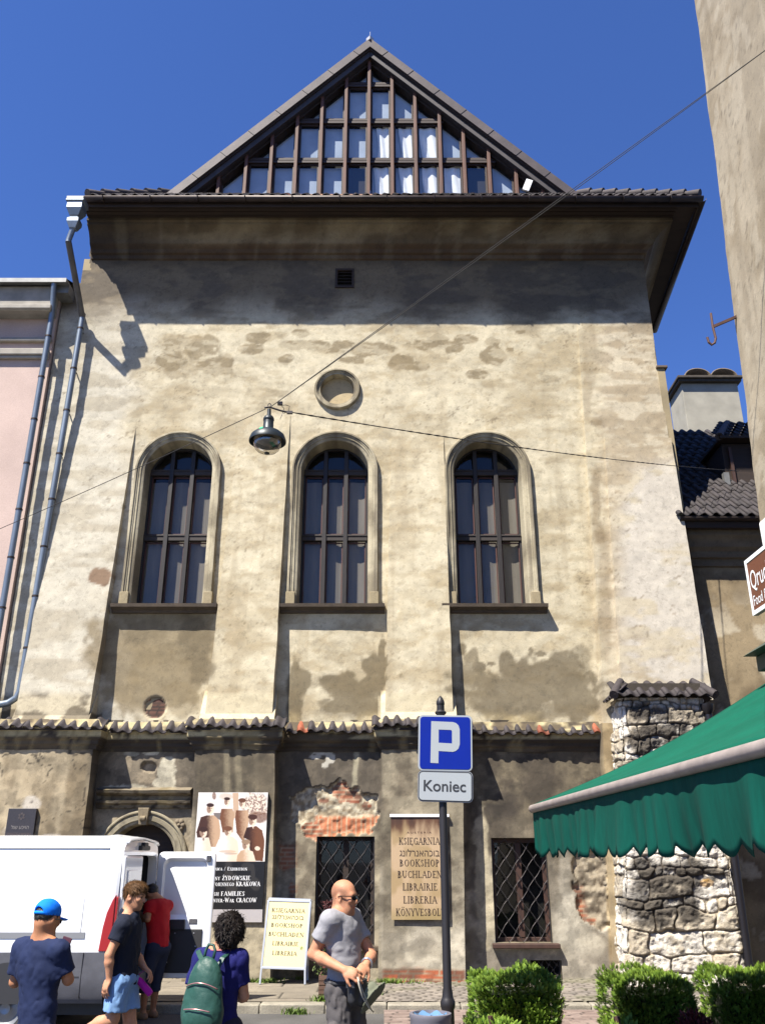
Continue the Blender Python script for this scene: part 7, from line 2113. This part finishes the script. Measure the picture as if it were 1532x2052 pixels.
    po_ = thing('camera_pouch', 'black pouch on the belt of the bald man', 'pouch', pc); s4 = SD([pc], .15, .006)
    s4.cap(pc + Vector((-.02, 0, .045)), pc + Vector((-.02, 0, -.05)), .05, .048, 0, flat=(f, .8)); s4.cap(pc + Vector((.03, .03, .05)), pc + Vector((.03, .03, -.055)), .045, .05, .02); s4.plane(pc + Vector((0, 0, .075)), (0, 0, 1)); s4.noise(.004, (30, 30, 20), 2)
    s4.build('pouch_body', mat('black_nylon', (.018, .018, .02), .6, bump=.2, bscale=200), po_)
    b = MB(); b.box(pc.x - .07, pc.x - .01, pc.y - .062, pc.y - .055, pc.z + .02, pc.z + .06); b.build('pouch_flap', mat('black_flap', (.035, .035, .04), .5), po_, bevel=.006)
    hc2 = A(747, 2000, -.18)
    ht = thing('sun_hat', 'grey green sun hat held by its cord below the hands of the bald man', 'hat', hc2)
    s5 = SD([hc2], .24, .007); tilt = Vector((.72, -.35, -.60)).normalized(); hr, hf2, hu = frame(tilt.cross(Vector((0, 1, 0))), tilt)
    s5.ell(hc2, (.095, .012, .125), (hr, hu, hf2), 0); s5.ell(hc2 + hu * -.045, (.07, .055, .085), (hr, hu, hf2), .03); s5.noise(.010, (14, 14, 10), 4)
    s5.build('brim_and_crown', cloth('hat_cotton', lin(126, 130, 110, .55)), ht)
    b = MB(); b.tube([A(716, 1958, -.32), A(719, 1975, -.35), A(726, 1998, -.33), A(738, 2018, -.28), A(748, 2028, -.22)], .0045, 5); b.tube([A(717, 1958, -.30), A(724, 1980, -.31), A(733, 2003, -.29), A(745, 2025, -.22)], .0035, 5); b.build('hat_cord', cloth('cord', lin(190, 186, 172, .7)), ht, smooth=True)
bald_man()

# ---------------------------------------------------------------- man from behind in a blue cap, looking at his phone
def cap_man():
    Y0 = 7.05; A = lambda x, y, d_=0.0: at(x, y, Y0 + d_)
    f = Vector((.42, .90, 0)).normalized(); r = Vector((f.y, -f.x, 0))
    hc = A(95, 1841); chest = A(78, 1938); pel = A(76, 2082); pel.y = chest.y - .02
    t = thing('person', 'man from behind in bright blue cap and navy T-shirt', 'person', (pel.x, pel.y, 0))
    shR = chest + r * .18 + Vector((0, 0, .115)); shL = chest - r * .18 + Vector((0, 0, .115))
    elR = A(137, 1963, -.02); wrR = A(118, 1918, .26); elL = A(30, 1968, .10); wrL = A(92, 1935, .34)
    hipR = pel + r * .085; hipL = pel - r * .085; knR = hipR + Vector((0, .03, -.43)); knL = hipL + Vector((0, .03, -.43)); anR = Vector((knR.x, knR.y, .09)); anL = Vector((knL.x - .03, knL.y, .09))
    sd = SD([hc, shR, shL, elR, elL, wrR, wrL, anR, anL], .26, .0075)
    hf = Vector((.42, .88, -.20))
    P, fr = head_sd(sd, hc, hf, s_=1.0)
    neckb = chest + Vector((0, 0, .175)); sd.cap(P(0, -.035, -.04), neckb, .057, .068, .03)
    torso(sd, chest, pel, f); sd.cap(neckb, shR, .052, .05, .05); sd.cap(neckb, shL, .052, .05, .05)
    arm_sd(sd, shR, elR, wrR); arm_sd(sd, shL, elL, wrL)
    hand_sd(sd, wrR, Vector((.02, .35, .6)), Vector((-.6, .5, 0)), 1, .5); hand_sd(sd, wrL, Vector((.4, .35, .5)), Vector((.5, .2, -.4)), 1, .4)
    leg_sd(sd, hipR, knR, anR, f); leg_sd(sd, hipL, knL, anL, f)
    sd.build('body', M_skin, t, skincol(SK2))
    s2 = SD([hc], .20, .006); s2.ell(P(0, -.010, .022), (.0785, .0985, .088), fr, 0); s2.noise(.005, (60, 60, 60), 2)
    s2.plane(P(0, .035, .02), tuple((fr[1] * .9 + fr[2] * .3).normalized())); s2.plane(P(0, -.05, -.060), tuple((-fr[2] - fr[1] * .15).normalized()))
    hr_ = s2.build('hair', mat('black_hair', (.012, .010, .009), .6, var=.4, vscale=60), t); strands(hr_, 1800, .02, .0018, lambda c, n_: Vector((0, 0, -1)), .0, 4)
    s3 = SD([hc], .26, .005); s3.ell(P(0, -.012, .048), (.086, .106, .088), fr, 0); s3.plane(P(0, 0, .022), tuple((-fr[2] + fr[1] * .10).normalized()))
    s3.ell(P(0, -.125, .030), (.046, .07, .036), fr, 0, sub=True)
    s3.ell(P(0, .115, .018), (.066, .072, .011), fr, .01); s3.noise(.0025, (30, 30, 30), 3)
    s3.build('cap', cloth('blue_cap', (.0, .16, .74), .8), t)
    b = MB(); b.tube([P(.048 * math.sin(a), -.112 * math.cos(a * .62), .026) for a in np.linspace(-1.3, 1.3, 9)], .012, 6); b.build('cap_strap', cloth('blue_strap', (.0, .20, .80), .7), t, smooth=True)
    b = MB(); b.tube([P(.083, -.01, .0), P(.080, .05, .004), P(.064, .088, .004)], .004, 5); b.add([P(x, y, z) for x, y, z in ((.012, .108, .012), (.058, .094, .014), (.060, .09, -.018), (.015, .108, -.018))], [(0, 1, 2, 3)]); b.build('glasses', mat('glasses', (.02, .02, .025), .25), t)
    s4 = SD([shR, shL, pel, chest, elR, elL], .24, .0075)
    torso(s4, chest, pel, f, .016, .98, .06); s4.cap(neckb - Vector((0, 0, .03)), shR, .062, .066, .05); s4.cap(neckb - Vector((0, 0, .03)), shL, .062, .066, .05)
    sleeve(s4, shR, elR, .80, .066, .070); sleeve(s4, shL, elL, .80, .066, .070); s4.plane(pel + Vector((0, 0, -.10)), (0, 0, -1))
    s4.noise(.012, (5, 5, 6), 7); s4.noise(.004, (15, 15, 13), 8, True); s4.ell(neckb + Vector((0, 0, .045)), (.080, .080, .05), None, 0, sub=True)
    s4.build('t_shirt', cloth('navy_cotton', lin(32, 44, 80, .66)), t)
    s5 = SD([hipR, hipL, anR, anL], .16, .011)
    for h_, k_, a_ in ((hipR, knR, anR), (hipL, knL, anL)): s5.cap(h_, k_, .102, .085, .05); s5.cap(k_, a_ + Vector((0, 0, .02)), .085, .078, .04)
    s5.noise(.010, (10, 10, 7), 5); s5.build('trousers', cloth('dark_trousers', lin(48, 46, 50, .7)), t)
    for an_ in (anR, anL): shoe('shoe', an_, f, mat('dark_shoe', lin(50, 48, 48, .8), .7), t)
    ph = A(128, 1893, .30)
    tp = thing('phone', 'dark phone held up by the man in the blue cap', 'phone', ph)
    b = MB(); b.bar(ph + Vector((-.02, 0, -.11)), ph + Vector((.02, .02, .05)), .10, .01, up=(.5, .85, -.2)); b.build('phone_case', mat('phone_case', lin(66, 30, 34, .8), .4), tp, bevel=.004)
cap_man()

# ---------------------------------------------------------------- woman with curly dark hair and a green backpack
def woman():
    Y0 = 7.3; A = lambda x, y, d_=0.0: at(x, y, Y0 + d_)
    f = Vector((.22, .97, 0)).normalized(); r = Vector((f.y, -f.x, 0))
    hc = A(463, 1862); chest = A(440, 1952); pel = A(437, 2062); pel.y = chest.y
    t = thing('person', 'woman from behind with curly dark hair and royal blue T-shirt', 'person', (pel.x, pel.y, 0))
    shR = chest + r * .155 + Vector((0, 0, .105)); shL = chest - r * .155 + Vector((0, 0, .105))
    elR = A(489, 1997, .02); wrR = A(478, 1998, .30); elL = A(377, 2005, .0); wrL = A(384, 2080, .10)
    hipR = pel + r * .085; hipL = pel - r * .085; knR = hipR + Vector((0, .02, -.40)); knL = hipL + Vector((0, .02, -.40)); anR = Vector((knR.x, knR.y, .09)); anL = Vector((knL.x, knL.y, .09))
    sd = SD([hc, shR, shL, elR, elL, wrR, wrL, anR, anL], .26, .0075)
    P, fr = head_sd(sd, hc, Vector((.35, .9, .02)), s_=.95)
    neckb = chest + Vector((0, 0, .165)); sd.cap(P(0, -.03, -.04), neckb, .047, .056, .03)
    torso(sd, chest, pel, f, -.012, .92); sd.cap(neckb, shR, .045, .044, .05); sd.cap(neckb, shL, .045, .044, .05)
    arm_sd(sd, shR, elR, wrR, .95); arm_sd(sd, shL, elL, wrL, .95)
    hand_sd(sd, wrR, Vector((-.3, .8, .1)), Vector((-.4, 0, .9)), 1, .7, .92); hand_sd(sd, wrL, wrL - elL, Vector((1, .2, 0)), 1, .5, .92)
    leg_sd(sd, hipR, knR, anR, f); leg_sd(sd, hipL, knL, anL, f)
    sd.build('body', M_skin, t, skincol(SK3))
    s2 = SD([hc], .26, .0055); s2.ell(P(0, -.018, .018), (.104, .114, .112), fr, 0); s2.ell(P(.01, -.050, -.050), (.082, .070, .072), fr, .04); s2.plane(P(0, .07, .02), tuple((fr[1] * .95 - fr[2] * .2).normalized()))
    s2.noise(.016, (20, 20, 20), 3); s2.noise(.005, (38, 38, 38), 5, True); hr_ = s2.build('curly_hair', mat('dark_hair', (.013, .009, .007), .6, var=.5, vscale=50, spec=.18, col2=None), t); strands(hr_, 2600, .04, .0042, lambda c, n_: Vector((.3 * math.sin(c.x * 60 + c.z * 40), 0, -.7)), .009, 2, .06)
    s4 = SD([shR, shL, pel, chest, elR, elL], .22, .0075)
    torso(s4, chest, pel, f, .008, .93, .06); s4.cap(neckb - Vector((0, 0, .05)), shR, .050, .054, .04); s4.cap(neckb - Vector((0, 0, .05)), shL, .050, .054, .04)
    sleeve(s4, shR, elR, .70, .058, .060); sleeve(s4, shL, elL, .70, .058, .060); s4.plane(pel + Vector((0, 0, -.16)), (0, 0, -1))
    s4.noise(.009, (7, 7, 6), 9); s4.noise(.0035, (17, 16, 12), 4, True); s4.ell(neckb + Vector((0, 0, .035)), (.080, .075, .045), None, 0, sub=True)
    s4.build('t_shirt', cloth('royal_cotton', lin(28, 30, 104, .62)), t)
    b = MB(); b.tube([neckb + Vector((0, 0, .000)) + r * (.083 * math.cos(a)) + f * (.078 * math.sin(a)) for a in np.linspace(0, 2 * math.pi, 25)], .005, 5); b.build('neck_trim', cloth('pink_trim', lin(200, 120, 130, .7)), t, smooth=True)
    s5 = SD([hipR, hipL, anR, anL], .16, .011)
    for h_, k_, a_ in ((hipR, knR, anR), (hipL, knL, anL)): s5.cap(h_, k_, .105, .078, .05); s5.cap(k_, a_ + Vector((0, 0, .02)), .078, .064, .04)
    s5.noise(.008, (10, 10, 7), 5); s5.build('trousers', cloth('navy_trousers', lin(40, 42, 60, .7)), t)
    for an_ in (anR, anL): shoe('shoe', an_, f, mat('pale_shoe', lin(150, 140, 130, .8), .7), t)
    # backpack
    bc = A(408, 2003, -.24)
    bp = thing('backpack', 'dark green leather backpack worn by the woman with curly hair', 'backpack', bc)
    M_bp = mat('green_leather', lin(42, 82, 72, .70), .5, var=.16, vscale=10, bump=.15, bscale=90, spec=.35)
    s6 = SD([bc + Vector((0, 0, .25)), bc - Vector((0, 0, .2))], .26, .007); up = Vector((.05, 0, 1)).normalized(); br2, bf2, bu2 = frame(f, up); fr2 = (br2, bf2, bu2)
    s6.ell(bc + up * .04, (.135, .085, .24), fr2, 0); s6.ell(bc - up * .10, (.155, .105, .17), fr2, .06); s6.ell(bc - up * .12 - f * .06, (.12, .055, .11), fr2, .02)
    s6.plane(bc - up * .25, tuple(-up)); s6.noise(.006, (9, 9, 7), 2); s6.noise(.002, (22, 20, 14), 6, True); s6.build('bag', M_bp, bp)
    M_zip = mat('rose_zip', lin(206, 150, 150, .8), .3, metal=.7)
    b = MB()
    b.tube([bc + up * (.115 - .035 * (abs(x) ** 2)) + br2 * (x * .12) - f * (.083 * math.sqrt(max(0.02, 1 - .75 * x * x)) + .012) for x in np.linspace(-1, 1, 17)], .0042, 5)
    b.build('zip', M_zip, bp, smooth=True)
    b = MB(); b.tube([bc - up * (.045 + .012 * x * x) + br2 * (x * .098) - f * (.118 * math.sqrt(max(0.05, 1 - .35 * x * x)) + .006) for x in np.linspace(-1, 1, 17)], .0042, 5); b.build('pocket_zip', M_zip, bp, smooth=True)
    b = MB(); top = bc + up * .265 + f * .03
    b.tube([top - br2 * .035 - f * .02, top - br2 * .036 + up * .05, top - br2 * .018 + up * .085, top + br2 * .018 + up * .085, top + br2 * .036 + up * .05, top + br2 * .035 - f * .02], .011, 6); b.build('grab_handle', M_bp, bp, smooth=True)
    for p1_, pm, p2_ in ((A(414, 1944, -.20), A(404, 1922, -.15), A(397, 1906, -.03)), (A(434, 1944, -.20), A(446, 1920, -.15), A(463, 1906, -.03))):
        b = MB(); pts = [p1_, p1_.lerp(pm, .5), pm, pm.lerp(p2_, .6), p2_, p2_ + f * .12 + Vector((0, 0, -.01)), p2_ + f * .2 + Vector((0, 0, -.10))]
        for q0, q1 in zip(pts[:-1], pts[1:]): b.bar(q0, q1 + (q1 - q0) * .05, .034, .010, up=tuple(-f + Vector((0, 0, .6))))
        b.build('shoulder_strap', M_bp, bp)
woman()

# ---------------------------------------------------------------- young man walking past in pale blue shorts
def walker():
    Y0 = 8.9; A = lambda x, y, d_=0.0: at(x, y, Y0 + d_)
    f = Vector((.98, -.16, 0)).normalized(); r = Vector((f.y, -f.x, 0))
    hc = A(270, 1796); chest = A(254, 1877); pel = A(247, 1962); pel.y = chest.y
    t = thing('person', 'young man walking right in dark navy shirt and pale blue shorts', 'person', (pel.x, pel.y, 0))
    shR = A(245, 1857, -.17); shL = A(262, 1852, .17); elR = A(219, 1914, -.22); wrR = A(219, 1962, -.20); elL = A(274, 1915, .20); wrL = A(289, 1938, .10)
    hipR = pel + r * .085 + Vector((0, 0, -.02)); hipL = pel - r * .085 + Vector((0, 0, -.02))
    knR = A(226, 2042, -.10); anR = A(150, 2078, .0); knL = A(261, 2056, .06); anL = at(254, 2160, 8.95); anL.z = max(anL.z, .09)
    sd = SD([hc, shR, shL, elR, elL, wrR, wrL, anR, anL, A(300, 1940)], .24, .0075)
    P, fr = head_sd(sd, hc, Vector((.97, -.22, -.10)), s_=1.02)
    neckb = chest + Vector((-.005, 0, .175)); sd.cap(P(0, -.03, -.04), neckb, .054, .064, .03)
    torso(sd, chest, pel, f); sd.cap(neckb, shR, .052, .05, .05); sd.cap(neckb, shL, .052, .05, .05)
    arm_sd(sd, shR, elR, wrR, 1.0); arm_sd(sd, shL, elL, wrL, 1.0)
    hand_sd(sd, wrR, A(209, 1985, -.22) - wrR, Vector((.6, .7, -.3)), -1, .45); hand_sd(sd, wrL, Vector((.75, -.2, -.5)), Vector((-.4, -.2, -.8)), 1, .6)
    leg_sd(sd, hipR, knR, anR, Vector((.5, 0, -.8))); leg_sd(sd, hipL, knL, anL, f)
    def face(V, C):
        d_ = V - np.array(hc); rr, ff, uu = [d_ @ np.array(q) for q in fr]; near = np.hypot(np.hypot(rr, ff), uu) < .16
        st = sst(-.035, -.06, uu) * sst(-.02, .03, ff) * near; C = C * (1 - .30 * st[:, None])
        eye = (np.hypot(np.abs(rr) - .031, (uu - .002) * 1.5) < .013) * (ff > .07) * near; br_ = (np.abs(uu - .024 - .1 * (np.abs(rr) - .03)) < .006) * (np.abs(np.abs(rr) - .032) < .022) * (ff > .05) * near
        return np.where(((eye | br_) > 0)[:, None], np.array([.03, .018, .012]), C)
    sd.build('body', M_skin, t, skincol(SK3, face))
    s2 = SD([hc], .22, .0055); s2.ell(P(0, -.014, .040), (.086, .104, .096), fr, 0); s2.ell(P(0, .035, .090), (.060, .065, .034), fr, .03)
    s2.plane(P(0, .072, .035), tuple((fr[1] * .75 - fr[2] * .66).normalized())); s2.plane(P(0, -.06, -.045), tuple((-fr[2] + fr[1] * .55).normalized())); s2.noise(.005, (18, 18, 18), 3); s2.noise(.003, (60, 60, 30), 5, True)
    hr_ = s2.build('hair', mat('light_brown_hair', lin(108, 76, 44, .62), .6, var=.35, vscale=60, spec=.2), t); strands(hr_, 3600, .04, .0022, lambda c, n_: fr[1] * .55 - fr[2] * .55 if (c - hc).dot(fr[2]) > .03 else -fr[2] - fr[1] * .2, .003, 3)
    s4 = SD([shR, shL, pel, chest, elR, elL], .22, .0075)
    torso(s4, chest, pel, f, .018, 1.0, .06); s4.cap(neckb - Vector((0, 0, .02)), shR, .058, .062, .05); s4.cap(neckb - Vector((0, 0, .02)), shL, .058, .062, .05)
    sleeve(s4, shR, elR, .55, .066, .070); sleeve(s4, shL, elL, .6, .064, .070); s4.plane(pel + Vector((0, 0, -.04)), (0, 0, -1))
    s4.cap(neckb + Vector((-.02, 0, .01)), neckb + f * .05 + Vector((0, 0, -.0)), .068, .060, .02); s4.noise(.008, (7, 7, 6), 2); s4.noise(.004, (17, 17, 11), 4, True); s4.ell(neckb + Vector((.01, 0, .055)), (.062, .062, .06), None, 0, sub=True)
    s4.build('shirt', cloth('navy_shirt', lin(24, 30, 46, .8)), t)
    s5 = SD([hipR, hipL, knR, knL, pel], .17, .0075); s5.ell(pel, (.17, .125, .12), (r, f, Vector((0, 0, 1))), 0)
    for h_, k_, fr_ in ((hipR, knR, .80), (hipL, knL, .66)):
        e = h_.lerp(k_, fr_); d_ = (k_ - h_).normalized(); s5.cap(h_, e, .100, .104, .05, clip=(e, d_))
    s5.plane(pel + Vector((0, 0, .06)), (0, 0, 1)); s5.noise(.009, (9, 9, 7), 5); s5.noise(.005, (18, 18, 12), 6, True)
    s5.build('shorts', cloth('pale_denim', lin(128, 166, 212, .72)), t)
    for an_, tt in ((anR, Vector((.6, 0, -.8))), (anL, f)): shoe('shoe', an_, tt, mat('grey_shoe', lin(90, 90, 96, .8), .7), t)
    q0, q1 = A(277, 1962, .06), A(302, 1992, .06)
    um = thing('folded_umbrella', 'bright magenta folded umbrella hanging from the hand of the walking man', 'umbrella', q0.lerp(q1, .5)); d_ = (q1 - q0).normalized(); b = MB()
    b.tube([q0 - d_ * .01, q0, q0 + d_ * .02, q1 - d_ * .03, q1, q1 + d_ * .008], [.012, .024, .030, .032, .028, .01], 14); b.build('cover', cloth('magenta_nylon', lin(190, 20, 160, .75), .6), um, smooth=40)
    b = MB(); b.tube([q0, A(279, 1952, .07), A(291, 1944, .08), wrL + Vector((.03, 0, -.03))], .004, 5); b.build('wrist_strap', cloth('magenta_strap', lin(150, 20, 130, .75), .6), um)
walker()

# ---------------------------------------------------------------- man in a red shirt bending into the van
def red_man():
    Y0 = 13.25; A = lambda x, y, d_=0.0: at(x, y, Y0 + d_)
    f = Vector((-.80, .60, 0)).normalized(); r = Vector((f.y, -f.x, 0))
    hc = A(304, 1790, .05); chest = A(315, 1832); pel = A(317, 1900); chest.y = pel.y + .06
    t = thing('person', 'man in red polo shirt leaning into the back of the white van', 'person', (pel.x, pel.y, 0))
    shR = chest + r * .17 + Vector((0, 0, .10)); shL = chest - r * .17 + Vector((0, 0, .10))
    elR = A(290, 1842, .10); wrR = A(276, 1832, .18); elL = A(296, 1842, -.15); wrL = A(280, 1830, .0)
    hipR = pel + r * .085; hipL = pel - r * .085
    anL = at(286, 2034, 13.3); anR = at(306, 2030, 13.45); anL.z = .09; anR.z = .09
    knL = hipL.lerp(anL, .5) + Vector((-.03, -.02, .02)); knR = hipR.lerp(anR, .5) + Vector((-.03, 0, .02))
    sd = SD([hc, shR, shL, elR, elL, wrR, wrL, anR, anL], .24, .0085)
    P, fr = head_sd(sd, hc, Vector((-.72, .55, -.42)), s_=1.0)
    neckb = chest + (chest - pel).normalized() * .17; sd.cap(P(0, -.03, -.04), neckb, .057, .066, .03)
    torso(sd, chest, pel, f); sd.cap(neckb, shR, .052, .05, .05); sd.cap(neckb, shL, .052, .05, .05)
    arm_sd(sd, shR, elR, wrR); arm_sd(sd, shL, elL, wrL); hand_sd(sd, wrR, Vector((-1, .3, 0)), Vector((0, 0, -1)), 1, .5); hand_sd(sd, wrL, Vector((-1, .3, 0)), Vector((0, 0, -1)), -1, .5)
    leg_sd(sd, hipR, knR, anR, f); leg_sd(sd, hipL, knL, anL, f); sd.build('body', M_skin, t, skincol(SK2))
    s2 = SD([hc], .2, .007); s2.ell(P(0, -.014, .030), (.083, .102, .094), fr, 0); s2.plane(P(0, .06, .03), tuple((fr[1] * .8 - fr[2] * .6).normalized())); s2.noise(.006, (40, 40, 40), 2); s2.build('hair', mat('dark_short_hair', (.014, .011, .010), .6), t)
    s4 = SD([shR, shL, pel, chest, elR, elL], .22, .0085); torso(s4, chest, pel, f, .022, 1.04, .06); s4.cap(neckb - Vector((0, 0, .02)), shR, .06, .064, .05); s4.cap(neckb - Vector((0, 0, .02)), shL, .06, .064, .05)
    sleeve(s4, shR, elR, .62, .066, .072); sleeve(s4, shL, elL, .62, .066, .072); s4.plane(pel + Vector((0, 0, .02)), (0, 0, -1)); s4.noise(.012, (9, 9, 5), 2); s4.build('polo_shirt', cloth('red_cotton', lin(192, 26, 34, .75)), t)
    s5 = SD([hipR, hipL, knR, knL, anR, anL, pel], .17, .0085); s5.ell(pel, (.172, .128, .12), (r, f, Vector((0, 0, 1))), 0)
    for h_, k_, a_ in ((hipR, knR, anR), (hipL, knL, anL)):
        e = k_.lerp(a_, .45); d_ = (a_ - k_).normalized(); s5.cap(h_, k_, .102, .084, .05); s5.cap(k_, e, .084, .076, .03, clip=(e - d_ * .02, d_))
    s5.noise(.010, (11, 11, 7), 5); s5.build('jeans', cloth('dark_jeans', lin(46, 52, 72, .75)), t)
    for an_ in (anR, anL): shoe('shoe', an_, f, mat('tan_shoe', lin(150, 110, 76, .75), .7), t)
red_man()
